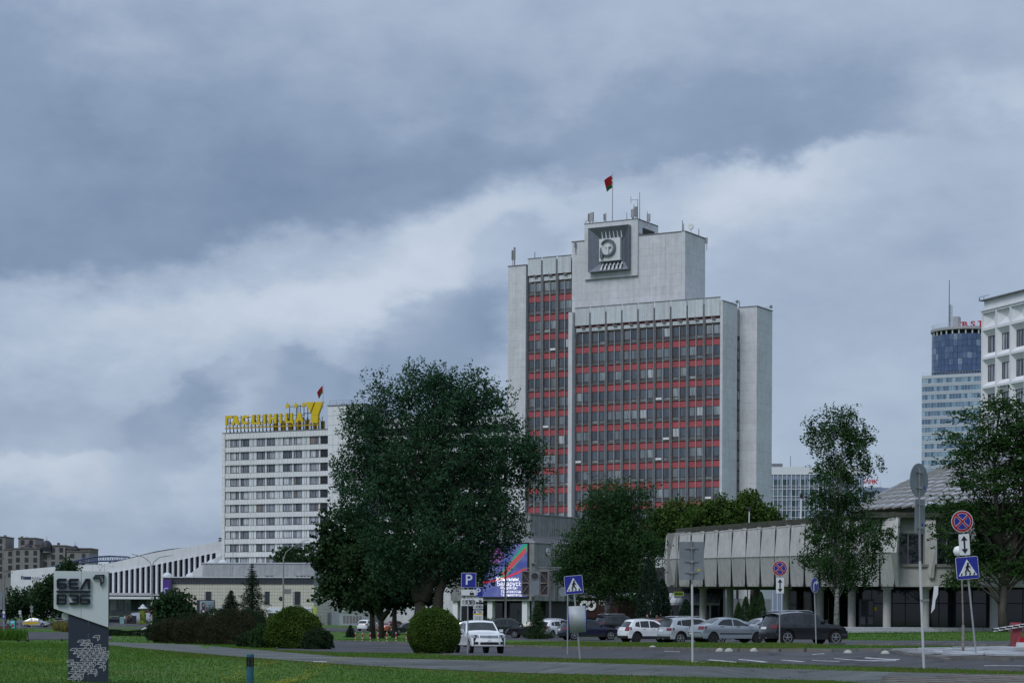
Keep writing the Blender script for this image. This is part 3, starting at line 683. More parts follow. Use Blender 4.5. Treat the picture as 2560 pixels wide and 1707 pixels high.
# ------------------------------------------------------------ sports palace with white fins, left
M_pal = mat('palace_white', (0.66, 0.67, 0.71), 0.5, 0.05, 0.8, 0.0, 0.3, dirt=0.06)
def build_palace():
    Y = 470.0; fr = Fr(555, Y, 0.0, 0.5); R = fr.root('sports_palace', 'long white sports hall with tall fins and a roof that climbs towards the hotel', 'sports hall')
    q = lambda px, py, y=0.0: (fr.x(px, py, y), fr.z(px, py, y))
    top = [(554, 1352), (380, 1382), (270, 1409), (136, 1416), (28, 1426)]
    def sec(pa, pb, ta, tb, ba, bb, nm, y0=-0.3, y1=1.2):
        (xa, za), (xb, zb) = q(pa, ta), q(pb, tb); (_, zc), (_, zd) = q(pa, ba), q(pb, bb)
        return MB().add([(xa, y0, zc), (xb, y0, zd), (xb, y0, zb), (xa, y0, za), (xa, y1, zc), (xb, y1, zd), (xb, y1, zb), (xa, y1, za)], [(0,1,2,3), (7,6,5,4), (0,4,5,1), (3,2,6,7), (1,5,6,2), (0,3,7,4)]).build(nm, M_pal, R)
    n = 12
    def lerp(pts, x):
        pts = sorted(pts)
        for (a, b), (c, d) in zip(pts, pts[1:]):
            if a <= x <= c: return b + (d - b) * (x - a) / (c - a)
        return pts[0][1] if x < pts[0][0] else pts[-1][1]
    bot = [(270, 1433), (380, 1413), (540, 1381)]
    for i in range(13):      # cladding bays of the roof band
        a = 262 + i * 21.4; b_ = a + 21.2
        sec(a, b_, lerp(top, a), lerp(top, b_), lerp(bot, a), lerp(bot, b_), 'roof_band_panel')
    sec(540, 555, 1354.5, 1352, 1411, 1408, 'end_wall', -.4, 3)
    for i in range(8):       # plain wall to the left
        a = 28 + i * 29.2; b_ = a + 29.0
        sec(a, b_, lerp(top, a), lerp(top, b_), 1500, 1500, 'wall_panel')
    for i in range(20):
        a = 268.5 + i * 13.55; t_ = lerp(bot, a)
        x, z1 = q(a, t_); _, z0 = q(a, 1484)
        if a < 540:
            MB().box(x, -0.9, z0, x + 0.42, 1.0, z1 + .05).build('fin', M_pal, R)
            x2 = q(a + 13.55, 1484)[0]
            z2 = q(a + 9, lerp(bot, a + 9))[1]
            g = MB().box(x + .42, 1.0, z0, x2, 1.1, z2).build('glass_bay', M_bglass, R)
            bb = MB()
            for f in (.33, .66): bb.box(x + .42, .9, z0 + (z2 - z0) * f, x2, .99, z0 + (z2 - z0) * f + .12)
            bb.box((x + x2) / 2 + .15, .92, z0, (x + x2) / 2 + .27, .995, z2)
            bb.build('glazing_bar', M_frame_dk, g)
    xa, z0 = q(240, 1484); xb, z1 = q(545, 1481)
    MB().box(xa, -1.6, z0 - .3, xb, 3, z0 + .25).build('base_slab', M_grey_lt, R)
    xc = q(402, 1490)[0]; MB().box(xa, -4.0, q(300, 1497)[1], xc, 1, q(300, 1491)[1]).build('canopy', M_pal, R)
    zc = q(300, 1525)[1]; zd = q(300, 1497)[1]
    for i in range(9):
        x = xa + i * (xc - xa) / 9
        g = MB().box(x, -.2, zc, x + (xc - xa) / 9 - .15, -.1, zd).build('shop_window', window_glass('shop_glass', [(0, (.05, .065, .08)), (.3, (.09, .11, .13)), (.6, (.14, .12, .12)), (.8, (.18, .20, .22))]), R)
    MB().box(xa, 0, zc - 2, xb, 3, z0 - .3).build('lower_wall', M_grey, R)
    # sloped slab at the right end
    a, b_, c, d = q(555, 1388, -.5), q(510, 1409, -.5), q(468, 1441, -.5), q(555, 1441, -.5)
    MB().prism([c, d, a, b_], -2.0, -.42).build('sloped_slab', M_pal, R)
    MB().add([(q(262, 1405)[0], 3, q(262, 1407)[1]), (q(380, 1380)[0], 3, q(380, 1377)[1]), (q(415, 1372)[0], 3, q(415, 1371)[1]), (q(490, 1366)[0], 3, q(490, 1363)[1]), (q(555, 1352)[0], 3, q(555, 1353)[1]),
              (q(262, 1405)[0], 40, q(262, 1407)[1] - 1), (q(380, 1380)[0], 40, q(380, 1377)[1]), (q(415, 1372)[0], 40, q(415, 1371)[1] + .3), (q(490, 1366)[0], 40, q(490, 1363)[1]), (q(555, 1352)[0], 40, q(555, 1353)[1])],
             [(0, 1, 6, 5), (1, 2, 7, 6), (2, 3, 8, 7), (3, 4, 9, 8), (0, 5, 6, 1), (1, 6, 7, 2)]).build('roof', M_grey_lt, R)
    MB().box(q(29, 1440)[0], 1.3, 0, q(554, 1440)[0], 38, q(200, 1440)[1]).build('hall_body', M_grey_lt, R)
    x, z = q(550, 1347); MB().box(x - .35, .2, z - .5, x + .35, .6, z - .2).box(x - .35, .2, z, x + .35, .6, z + .3).cyl((x, .6, z - .9), (x, .6, z + .3), .05, None, 5).build('floodlight', M_dark, R)
    # dark logo and window slots on the left wall
    t = text_mesh('FI', 1.0, .06, .02, mat_=M_frame_dk); x, z = q(57, 1444); link('logo_letters', t, R, (x, -.36, z))
    x, z = q(70, 1444); MB().box(x - .75, -.38, z - .3, x + .75, -.31, z + .3).build('logo_plate', mat('logo_navy', (.03, .04, .1), .5), R)
    b = MB()
    for j in range(4):
        for i in range(5):
            x, z = q(82 + i * 4 + (j % 2) * 2, 1444 + j * 5.5); b.box(x - .06, -.34, z - .22, x + .06, -.31, z + .22)
    stuff(b.build('slot_marks', M_frame_dk, R))
build_palace()
def build_truss():
    Y = 560; R = thing('steel_truss_arch', 'low blue steel truss arch showing above the white sports hall roof', 'truss', (P(220, 1450, Y).x, Y, 12))
    o = Vector((P(220, 1450, Y).x, Y, 12)); M_bl = mat('blue_steel', (.035, .06, .16), .5, .1)
    up = [(112, 1420), (150, 1410), (190, 1400), (232, 1391), (275, 1389), (320, 1391)]; lo = [(112, 1423), (150, 1415), (190, 1408), (232, 1402), (275, 1401), (312, 1399)]
    U = [P(x, y, Y) - o for x, y in up]; Lp = [P(x, y, Y) - o for x, y in lo]
    for nm, dy in (('truss', 0), ('truss', 3.0)):
        b = MB(); d = Vector((0, dy, 0)); b.tube([p + d for p in U], .16, 5); b.tube([p + d for p in Lp], .16, 5)
        n = 18
        def at(L_, f):
            k = min(int(f * 5), 4); return L_[k].lerp(L_[k + 1], f * 5 - k) + d
        for i in range(n): b.cyl(at(U, i / n), at(Lp, (i + .5) / n), .07, None, 4).cyl(at(Lp, (i + .5) / n), at(U, (i + 1) / n), .07, None, 4)
        b.build(nm, M_bl, R)
    b = MB()
    for p in Lp[1:5]: b.box(p.x - .2, -.3, -14, p.x + .2, .3, p.z)
    b.build('support', M_bl, R)
build_truss()

def build_flats():
    Y = 900.0; fr = Fr(226, Y, 0.0, 0.5); R = fr.root('apartment_building', 'beige brown apartment building with dark domes far behind the sports hall', 'apartment block')
    M_b = mat('beige_render', (.20, .195, .195), .85, .1, .3, dirt=.1); M_b2 = mat('brown_render', (.135, .12, .118), .85, .1, .3, dirt=.1); M_dm = mat('dome_dark', (.025, .025, .035), .5, .2, 1.)
    q = lambda px, py: (fr.x(px, py), fr.z(px, py))
    vols = [(-60, 13, 1342, 0, M_b), (13, 43, 1374, -2, M_b), (43, 86, 1345, 2, M_b), (38, 103, 1372, -3, M_b), (86, 104, 1361, 1, M_b2), (103, 163, 1364, 0, M_b), (163, 226, 1371, 1, M_b2), (170, 226, 1379, -2.5, M_b)]
    g = MB().box(0, 0, 0, 1.5, .15, 1.9).mesh('window', M_frame_dk); pn = MB().box(.12, -.03, .12, .68, -.01, 1.78).box(.8, -.03, .12, 1.38, -.01, 1.78).mesh('pane', M_dglass)
    for a, b_, t, y, m in vols:
        (x0, z1), (x1, _) = q(a, t), q(b_, t)
        MB().box(x0, y, 0, x1, y + 16, z1).build('wall', m, R)
        MB().box(x0 - .2, y - .3, z1, x1 + .2, y + 16, z1 + .4).build('cornice', M_b2, R)
        MB().box(x0, y - .08, z1 - 9.2, x1, y - .002, z1 - 8.6).build('string_course', M_b2, R)
        if b_ < 0: continue
        n = max(1, int((x1 - x0) / 3.3)); k = 0
        while z1 - 2.6 - k * 2.9 > q(0, 1452)[1]:
            for i in range(n):
                xw = x0 + (i + .5) * (x1 - x0) / n - .75
                if a <= 45 and b_ - a > 70 and i < n - 4: continue
                o = link('window', g, R, (xw, y - .13, z1 - 2.6 - k * 2.9)); link('pane', pn, o)
            k += 1
    for px, t, r, zb in ((117, 1350, 12, 1363), (71, 1359, 8.5, 1366), (188, 1363, 7.5, 1370)):
        x, z = q(px, zb); rr = r / F * Y; h = q(px, t)[1] - z
        MB().lathe([(rr, -3), (rr, 0)], (x, 0, z), 14).build('turret', M_b, R, smooth=True)
        MB().lathe([(rr * 1.12, 0), (rr * 1.1, .2), (rr, h * .3), (rr * .8, h * .62), (rr * .45, h * .9), (0.05, h)], (x, 0, z + .002), 14).cyl((x, 0, z + h), (x, 0, z + h + 1.6), .12, .04, 5).build('dome', M_dm, R, smooth=True)
        for i in range(6):
            a = pi + (i + .5) * pi / 6
            MB().box(-.5, -.1, -2.4, .5, 0, -.4).xf(Matrix.Translation((x + rr * cos(a) * 1.01, rr * sin(a) * 1.01, z)) @ Matrix.Rotation(a + pi / 2, 4, 'Z')).build('turret_window', M_dglass, R)
    for px, t, h in ((8, 1338, 3), (50, 1341, 2.5), (62, 1343, 1.5), (142, 1357, 3)):
        x, z = q(px, t); MB().box(x - .5, 3, z - 3, x + .5, 4, z + .3).build('chimney', M_b2, R)
build_flats()

# ------------------------------------------------------------ low cream tiled building in front of the hotel
M_cream = mat('cream_tile', (0.52, 0.50, 0.43), 0.5, 0.05, 1.0, 0.0, 0.4, rnd=0.02, dirt=0.06)
M_band = mat('dark_blue_tile', (0.045, 0.05, 0.065), 0.45, 0.12, 1.0)
M_gconc = mat('grey_concrete', (0.30, 0.315, 0.32), 0.85, 0.14, 1.0, 0.2, 0.2, streak=0.2, dirt=0.12)
def build_cream():
    fr = Fr(784.5, 400, radians(8), 0.3); R = fr.root('low_tiled_building', 'low cream tiled building with a dark band under its roof in front of the hotel', 'building')
    x0 = fr.x(408, 1500); top = fr.z(784, 1443); bb = fr.z(784, 1460); z0 = -1.5
    D = fr.y(948, 1500, 0.0)
    MB().box(x0, .06, z0, -.06, D, top - .1).build('wall', M_joint, R)
    n = 58
    wins = [(664, 673, 1479, 1507), (738, 749, 1479, 1508), (516, 526, 1479, 1503), (446, 455, 1479, 1503)]
    w = -x0 / n; h = 0.62; b = MB(); z = z0
    holes = [(fr.x(a, 1490), fr.x(c, 1490), fr.z(a, e), fr.z(a, d)) for a, c, d, e in wins]
    while z < bb - .1:
        hh = min(h, bb - z)
        for i in range(n):
            xa = x0 + i * w; xb = xa + w
            if any(xb > p + .05 and xa < q_ - .05 and z + hh > r + .05 and z < s - .05 for p, q_, r, s in holes): continue
            b.box(xa + .02, 0, z + .02, xb - .02, .06, z + hh - .02)
        z += h
    stuff(b.build('wall_tiles', M_cream, R))
    stuff(tiled(MB(), x0, 0, bb + .02, top - .08, .0, 58, 2, th=.1).build('band_tiles', M_band, R))
    for p, q_, r, s in holes:
        o = MB().box(p - .1, -.02, r - .1, p, .05, s + .1).box(q_, -.02, r - .1, q_ + .1, .05, s + .1).box(p, -.02, s, q_, .05, s + .1).box(p - .1, -.08, r - .1, q_ + .1, .05, r).build('window', M_frame_dk, R)
        MB().box(p, .03, r, q_, .055, s).build('pane', M_dglass, o)
    MB().box(x0 - .3, -.3, top - .08, .3, D, top + .12).build('coping', M_zinc, R)
    # right return, greyer
    b = MB(); k = 26
    for i in range(k):
        for j in range(15):
            zz = z0 + j * .62
            if zz + .6 < top - .1: b.box(-.06, i * D / k + .03, zz + .02, .0, (i + 1) * D / k - .03, zz + .6)
    stuff(b.build('side_tiles', M_cream, R))
    # shop sign strip
    sx0, sx1 = fr.x(668, 1525), fr.x(780, 1525); s0, s1 = fr.z(760, 1531.5), fr.z(760, 1518)
    MB().box(sx0, -.35, s0, sx1, -.01, s1).build('shop_sign', mat('sign_white', (.62, .65, .72), .4), R)
    for tx, dz in (('ТУРИСТИЧЕСКАЯ', .14), ('КОМПАНИЯ', -.2)): link('sign_letters', text_mesh(tx, .27, .04, .0, mat_=M_frame_dk), R, (fr.x(768.5, 1525), -.375, (s0 + s1) / 2 + dz))
    c = (fr.x(754.5, 1525), (s0 + s1) / 2); MB().prism([(c[0] + (.34 if i % 2 == 0 else .13) * cos(2*pi*i/16), c[1] + (.34 if i % 2 == 0 else .13) * sin(2*pi*i/16)) for i in range(16)], -.39, -.352).build('sign_emblem', M_flag_red, R)
    for i in range(5):
        a = sx0 + .2 + i * 1.05; MB().box(a, -.06, s0 - 2.6, a + .9, -.01, s0 - .15).build('shop_window', M_dglass, R)
    a = fr.x(783, 1525) ; MB().box(a + .1, -.6, s0 - .3, a + .75, -.4, s1 + .2).build('kiosk_sign', mat('yellow_green', (.35, .42, .05), .5), R)
    # driving school on the right return
    ya, yb = fr.y(829, 1540, 0.0), fr.y(905, 1540, 0.0)
    z1 = fr.z(850, 1528, x=0.0)
    MB().box(.01, ya, z0, 1.6, yb + 9, z1).build('shop_front', M_white, R)
    MB().box(1.61, ya - .3, z1 - .1, 1.9, yb + 4, z1 + 1.0).build('shop_sign', M_white, R)
    t = text_mesh('АВТОШКОЛА', .95, .04, .02, mat_=M_frame_dk); o = link('sign_letters', t, R, (1.93, (ya + yb) / 2 + 2, z1 + .45)); o.rotation_euler = (0, 0, pi / 2)
    for i in range(6): MB().box(1.6, ya + 3 + i * 3, .8, 1.63, ya + 5.2 + i * 3, z1 - .8).build('shop_window', M_dglass, R)
    MB().box(.01, ya - 3.5, z0, .06, ya - 1.0, z1 - .3).build('door', M_grey, R)
    # concrete roof house behind, with skylight domes
    hy = 16
    hx0, hx1 = fr.x(506, 1420, hy), fr.x(786, 1420, hy)
    MB().box(hx0, hy, top - 1, hx1, hy + 12, fr.z(640, 1407.5, hy)).build('roof_house', M_gconc, R)
    MB().box(hx0 - .2, hy - .2, fr.z(640, 1407.5, hy), hx1 + .2, hy + 12, fr.z(640, 1407.5, hy) + .12).build('coping', M_zinc, R)
    for i in range(7): MB().box(hx0 + (i + 1) * (hx1 - hx0) / 8, hy - .02, top, hx0 + (i + 1) * (hx1 - hx0) / 8 + .05, hy + .01, fr.z(640, 1408, hy) - .1).build('wall_joint', M_joint, R)
    for px, py, y in ((530, 1407.5, hy + 3), (557, 1407.5, hy + 4), (476, 1441, 8), (418, 1440, 6)):
        x = fr.x(px, py, y); z = fr.z(px, py, y) - .15
        MB().lathe([(.95, 0), (.9, .3), (.7, .62), (.35, .85), (.03, .92)], (x, y, z), 14).build('skylight_dome', M_zinc, R, smooth=True)
    for px in (672, 747, 765):
        x = fr.x(px, 1436, 10); z = top; MB().box(x - .5, 10, z, x - .3, 11, z + .5).box(x + .3, 10, z, x + .5, 11, z + .5).box(x - .8, 9.8, z + .5, x + .8, 11.2, z + .62).build('roof_vent', M_grey, R)
    # slim pole on the roof
    x = fr.x(582, 1400, 12); MB().cyl((x, 12, top), (x, 12, fr.z(582, 1347, 12)), .06, .03, 6).build('roof_pole', M_grey, R)
    # purple banner at the left corner
    bx0, bx1 = fr.x(407, 1470, -1.2), fr.x(426, 1470, -1.2); b0, b1 = fr.z(415, 1497, -1.2), fr.z(415, 1447.5, -1.2)
    B = thing('corner_banner', 'tall purple advertising banner fixed on the end of the cream tiled building', 'banner', (fr.O.x + bx0 * fr.c - 1.2 * fr.s, fr.O.y - bx0 * fr.s - 1.2 * fr.c, fr.z0 + b0), -fr.th)
    w = bx1 - bx0; hgt = b1 - b0
    MB().box(0, 0, 0, w, .35, hgt).box(w + .002, -.05, -.1, w + .3, .45, hgt + .1, 1).build('banner_box', [mat('purple_print', (.07, .035, .22), .5, .4, 1.2), M_frame_dk], B)
    MB().ring(w * .45, hgt * .45, w * .22, w * .34, -.02, -.004, 20).build('print_mark', mat('print_pale', (.4, .42, .7), .5), B)
    MB().box(w * .3, -.025, hgt * .05, w * .55, -.003, hgt * .38).build('print_mark', mat('print_blue', (.15, .2, .55), .5), B)
    return fr
CREAM = build_cream()
# ------------------------------------------------------------ media screen building at the foot of the tower
M_ribc = mat('ribbed_concrete', (0.26, 0.27, 0.27), 0.9, 0.14, 1.0, 0.3, 0.2, streak=0.3, dirt=0.12)
def build_media():
    fr = Fr(1324, 300, radians(29.9), 0.6); R = fr.root('concrete_hall', 'grey ribbed concrete hall at the foot of the red and white tower', 'hall')
    top = fr.z(1324, 1285); mid = fr.z(1324, 1338); low = fr.z(1324, 1358); und = fr.z(1324, 1501)
    L, D = -12.0, 30.0
    MB().box(L, 0, mid - 1, 0, D, top).build('upper_wall', M_ribc, R)
    b = MB()
    for i in range(60): b.box(.001, i * D / 60 + .06, mid + .02, .05, (i + 1) * D / 60 - .06, top - .3)
    stuff(b.build('wall_ribs', M_ribc, R))
    MB().box(L, -.12, top, .12, D, top + .15).build('coping', M_grey, R)
    # dark sloped canopy between the storeys
    e = 1.6
    MB().add([(L, -e, low), (e, -e, low), (e, D, low), (0.05, D, mid), (0.05, -0.05, mid), (L, -0.05, mid)], [(0, 1, 4, 5), (1, 2, 3, 4)]).build('canopy_roof', M_grey, R)
    b = MB()
    for j in range(3):
        for i in range(48):
            y = -1 + i * (D + 1) / 48 + (j % 2) * .3; f0, f1 = j / 3, (j + .75) / 3
            xa, xb = e - (e - .05) * f0, e - (e - .05) * f1; za, zb = low + (mid - low) * f0, low + (mid - low) * f1
            b.add([(xa + .04, y, za), (xa + .04, y + .35, za), (xb + .04, y + .5, zb), (xb + .04, y + .15, zb)], [(0, 1, 2, 3)])
    stuff(b.build('canopy_slates', M_frame_dk, R))
    MB().box(L, -e + .1, und, e - .1, D, low - .01).build('lower_wall', M_ribc, R)
    for y0, y1, dx in ((3.6, 4.0, .3), (5.2, 6.4, .5), (7.6, 8.0, .3), (10, 10.8, .4), (13, 13.8, .4), (17, 18, .4)):
        MB().box(e - .1, y0, und + .02, e - .1 + dx, y1, low - .05).build('wall_rib', M_ribc, R)
    MB().box(e - .09, 8.4, und + 3.4, e - .05, 9.3, und + 7.5).box(e - .09, 8.6, und + .7, e - .05, 9.2, und + 2.2).build('wall_slot', M_dark, R)
    MB().ring(0, 0, .28, .48, -.2, .0, 16).lathe([(.3, 0), (.3, .1)], (0, 0, 0), 12).build('porthole', M_zinc, R).matrix_basis = Matrix.Translation((e - .06, 2.2, low - 1.1)) @ Matrix.Rotation(pi / 2, 4, 'Z')
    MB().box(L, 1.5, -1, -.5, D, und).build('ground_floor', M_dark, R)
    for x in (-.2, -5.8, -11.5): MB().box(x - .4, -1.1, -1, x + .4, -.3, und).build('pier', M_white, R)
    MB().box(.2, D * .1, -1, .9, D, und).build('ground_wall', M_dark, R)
    for i in range(4): MB().box(L + i * 2.6, 1.4, -.2, L + i * 2.6 + 2.4, 1.49, und - .3).build('shop_window', M_dglass, R)
    # the lit screen
    sx0, sx1 = fr.x(1207, 1420, -e), fr.x(1319, 1420, -e); s0, s1 = fr.z(1319, 1491, -e), fr.z(1319, 1359, -e)
    o = fr.O.x + sx0 * fr.c - e * fr.s, fr.O.y - sx0 * fr.s - e * fr.c
    Sx = thing('media_screen', 'lit blue advertising screen with white greeting text on the concrete hall', 'screen', (o[0], o[1], fr.z0 + s0), -fr.th)
    w, h = sx1 - sx0, s1 - s0
    MB().box(-.2, -.1, -.2, w + .2, .09, h + .2).build('screen_frame', M_dark, Sx)
    m = bpy.data.materials.new('screen_blue'); m.use_nodes = True; nt = m.node_tree; b = nt.nodes['Principled BSDF']
    tc = nt.nodes.new('ShaderNodeTexCoord'); nz = nt.nodes.new('ShaderNodeTexNoise'); nz.inputs['Scale'].default_value = .35; nt.links.new(tc.outputs['Object'], nz.inputs['Vector'])
    rp = nt.nodes.new('ShaderNodeValToRGB'); nt.links.new(nz.outputs['Fac'], rp.inputs[0]); rp.color_ramp.elements[0].position = .35; rp.color_ramp.elements[1].position = .65
    rp.color_ramp.elements[0].color = (.07, .11, .48, 1); rp.color_ramp.elements[1].color = (.24, .29, .72, 1)
    nt.links.new(rp.outputs[0], b.inputs['Emission Color']); b.inputs['Emission Strength'].default_value = .45; b.inputs['Base Color'].default_value = (.02, .02, .05, 1); b.inputs['Roughness'].default_value = .6
    MB().box(0, -.14, 0, w, -.101, h).build('screen_face', m, Sx)
    def em(n, c, s=.38): return mat(n, c, .6, .1, .8, emit=s)
    def poly(pts, m_, y=-.145, nm='picture_shape'): MB().prism([(x * w, z * h) for x, z in pts], y, y + .003).build(nm, m_, Sx)
    poly([(.35, .30), (.48, .33), (1, .86), (1, 1), (.92, 1), (.38, .42)], em('screen_green', (.02, .28, .16)))
    poly([(.40, .40), (.52, .41), (.98, .84), (.98, .95), (.60, .62)], em('screen_red', (.42, .06, .09)), -.149)
    poly([(.02, .70), (.3, .58), (.5, .75), (.42, .98), (.1, .98)], em('screen_plum', (.25, .1, .32)), -.149)
    poly([(.0, .24), (.32, .30), (.62, .37), (1, .52), (1, .56), (.6, .41), (.3, .34), (0, .29)], em('screen_red2', (.5, .04, .08)), -.153)
    wt = em('screen_white', (.85, .85, .9), .75)
    for txt, x, z, s_ in (('Жанчыны', .56, .335, .150), ('Беларусі:', .60, .245, .165), ('Мудрасць!', .60, .170, .10), ('Прыгажосць!', .66, .100, .10), ('Таленавітасць', .66, .035, .095)):
        link('screen_text', text_mesh(txt, s_ * h * .72, .006, .004, mat_=wt), Sx, (w * x, -.16, h * z))
    return fr
MEDIA = build_media()

# ------------------------------------------------------------ concrete shell pavilion on round columns
M_shell = mat('shell_concrete', (0.46, 0.462, 0.445), 0.9, 0.10, 1.4, 0.3, 0.2, streak=0.11, dirt=0.15, rnd=0.05, world=True)
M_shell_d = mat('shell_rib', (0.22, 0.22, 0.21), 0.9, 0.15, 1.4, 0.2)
M_moss = mat('mossy_roof_edge', (0.06, 0.065, 0.05), 0.95, 0.4, 2.0, 0.4)
M_goldl = mat('gilt_strip', (.36, .27, .08), .4)
def build_shell():
    base = Vector((P(1960, 1560, 232).x, 232, 1.1))
    R = thing('concrete_pavilion', 'pale pavilion of folded concrete panels raised on round columns', 'pavilion', base)
    Pl = lambda px, py, Y: P(px, py, Y) - base
    NB = 17; xs = [1660, 1695] + [1695 + (2238 - 1695) * ((i / 15) ** 1.06) for i in range(1, 16)]
    def Yof(px):
        t = (2238 - px) / 578.0; return 214 + 46 * t ** 1.25
    topy = lambda px: np.interp(px, [1660, 1700, 1973, 2238], [1336, 1331, 1311, 1292])
    midy = lambda px: np.interp(px, [1656, 1969, 2238], [1397, 1389, 1379])
    for i in range(len(xs) - 1):
        a, b = xs[i], xs[i + 1]; w = b - a
        Ya, Yb = Yof(a), Yof(b)
        if i == 0: Ya += 4
        def pt(f, py, dy): 
            px = a + w * f; return Pl(px, py, (Ya + (Yb - Ya) * f) + dy)
        tilt = 4.0      # panels lean: the head sits a little to the right of the crease
        # crease leans out 1.3 m beyond head and foot
        A, B_, C, D_ = pt(.0, midy(a), -.4), pt(.97, midy(b), -.4), pt(.84 + .18, topy(b) + 2, 1.0), pt(.18, topy(a) + 2, 1.0)
        n = Vector((0, .35, 0))
        MB().hexa([A, B_, B_ + n, A + n], [D_, C, C + n, D_ + n]).build('upper_panel', M_shell, R)
        A, B_, C, D_ = pt(.03, 1465, 1.0), pt(.80, 1465, 1.0), pt(.97, midy(b) + .6, -.4), pt(.0, midy(a) + .6, -.4)
        A, B_ = pt(.12, 1465, 1.0), pt(.92, 1465, 1.0)
        MB().hexa([A, B_, B_ + n, A + n], [D_, C, C + n, D_ + n]).build('lower_panel', M_shell, R)
        # recessed rib behind each joint, a strip rail with bolts along crease, head and foot
        q0, q1, q2 = pt(1, 1464, 1.75), pt(1, midy(b), .25), pt(1.05, topy(b), 1.75)
        s_ = Vector((.45, 0, 0))
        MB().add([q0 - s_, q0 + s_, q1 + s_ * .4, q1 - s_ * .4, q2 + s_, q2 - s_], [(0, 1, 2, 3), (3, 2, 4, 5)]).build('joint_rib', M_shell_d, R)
        r = MB()
        for (p0, p1) in ((pt(.02, midy(a) + .3, -.45), pt(.98, midy(b) + .3, -.45)), (pt(.2, topy(a) + 5, .93), pt(.98, topy(b) + 5, .93))): r.tube([p0, p1], .035, 4)
        for f in (.12, .5, .88):
            p0 = pt(f, 1462, .93); r.box(p0.x - .05, p0.y - .12, p0.z, p0.x + .05, p0.y + .02, p0.z + .12)
            p0 = pt(f, midy(a + w * f) + 1.2, -.43); r.box(p0.x - .05, p0.y - .1, p0.z - .06, p0.x + .05, p0.y + .02, p0.z + .06)
        r.build('fixing_rail', M_shell_d, R)
    # inner body, floor slab and mossy roof edge
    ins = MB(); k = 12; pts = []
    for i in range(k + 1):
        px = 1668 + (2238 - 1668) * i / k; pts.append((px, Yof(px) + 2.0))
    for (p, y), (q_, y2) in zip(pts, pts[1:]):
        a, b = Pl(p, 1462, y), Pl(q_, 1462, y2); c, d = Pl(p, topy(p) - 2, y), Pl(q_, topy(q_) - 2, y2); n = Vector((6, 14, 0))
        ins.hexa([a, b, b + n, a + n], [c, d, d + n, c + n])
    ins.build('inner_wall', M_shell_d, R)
    ed = MB()
    for (p, y), (q_, y2) in zip(pts, pts[1:]):
        if p < 1690: p = 1690
        a, b = Pl(p, topy(p), y - .2), Pl(q_, topy(q_), y2 - .2); up = Vector((0, 0, .55)); n = Vector((.5, 2, 0))
        ed.hexa([a, b, b + n, a + n], [a + up, b + up, b + n + up, a + n + up])
    ed.build('roof_edge', M_moss, R)
    # right-hand part: end pier, recessed windows, spandrel
    Yr = 216.0
    e0, e1, e2, e3 = Pl(2239, 1465, 214.2), Pl(2226, 1380, 212.6), Pl(2240, 1293, 214.2), Pl(2247, 1293, 215.5)
    n = Vector((.35, .9, 0))
    MB().hexa([e0, e0 + Vector((.3, 0, 0)), e0 + n + Vector((.3, 0, 0)), e0 + n], [e1, e1 + Vector((.6, 0, 0)), e1 + n + Vector((.6, 0, 0)), e1 + n]).build('end_pier', M_shell, R)
    MB().hexa([e1, e1 + Vector((.6, 0, 0)), e1 + n + Vector((.6, 0, 0)), e1 + n], [e2, e2 + Vector((.25, 0, 0)), e2 + n + Vector((.25, 0, 0)), e2 + n]).build('end_pier', M_shell, R)
    def bxp(x0, y0, x1, y1, Ya, d, nm, m, par=None):
        a, b = Pl(x0, y1, Ya), Pl(x1, y0, Ya); return MB().box(a.x, a.y, a.z, b.x, a.y + d, b.z).build(nm, m, par or R)
    bxp(2244, 1294, 2640, 1331, Yr + .9, .5, 'head_wall', M_shell)
    bxp(2244, 1416, 2640, 1461, Yr - .3, 1.6, 'spandrel_wall', M_shell)
    bxp(2242, 1461.5, 2640, 1465.5, Yr - .5, 2.0, 'bottom_ledge', M_shell)
    bxp(2244, 1411, 2640, 1415.8, Yr - .5, 1.4, 'sill', M_shell_d)
    for a, b in ((2247, 2311), (2343, 2408), (2440, 2505), (2537, 2602)):
        f = MB(); p, q_ = Pl(a, 1411, Yr + .9), Pl(b, 1331.5, Yr + .9); t = .11
        f.box(p.x, p.y, p.z, p.x + t, p.y + .12, q_.z).box(q_.x - t, p.y, p.z, q_.x, p.y + .12, q_.z).box(p.x + t, p.y, q_.z - t, q_.x - t, p.y + .12, q_.z).box(p.x + t, p.y, p.z, q_.x - t, p.y + .12, p.z + t)
        m_ = p.x + (q_.x - p.x) * .36; f.box(m_ - t/2, p.y, p.z + t, m_ + t/2, p.y + .12, q_.z - t)
        o = f.build('window', mat('grey_frame', (.20, .21, .22), .5), R)
        MB().box(p.x + t, p.y + .06, p.z + t, m_ - t/2, p.y + .09, q_.z - t).build('pane', M_dglass, o); MB().box(m_ + t/2, p.y + .06, p.z + t, q_.x - t, p.y + .09, q_.z - t).build('pane', M_dglass, o)
    for a in (2312, 2409, 2506, 2603):
        p0, p1, p2, p3 = Pl(a + 1, 1294, Yr - .1), Pl(a + 27, 1294, Yr - .1), Pl(a + 29, 1360, Yr - 1.0), Pl(a + 23, 1444, Yr - .6)
        pa, pb = Pl(a, 1411, Yr - .1), Pl(a + 12, 1444, Yr - .6); n = Vector((0, 1.0, 0))
        v = [p0, p1, p2, p3, pb, pa]; MB().add(v + [x + n for x in v], [(5, 4, 3, 2, 1, 0), (6, 7, 8, 9, 10, 11)] + [(i, (i+1) % 6, 6 + (i+1) % 6, 6 + i) for i in range(6)]).build('window_pier', M_shell, R)
    bxp(2150, 1282, 2640, 1293, Yr - .4, 3, 'roof_edge', M_moss)
    # soffit slab, ceiling dark, columns, back glass
    a, b = Pl(1680, 1466, 262), Pl(2640, 1466, 214)
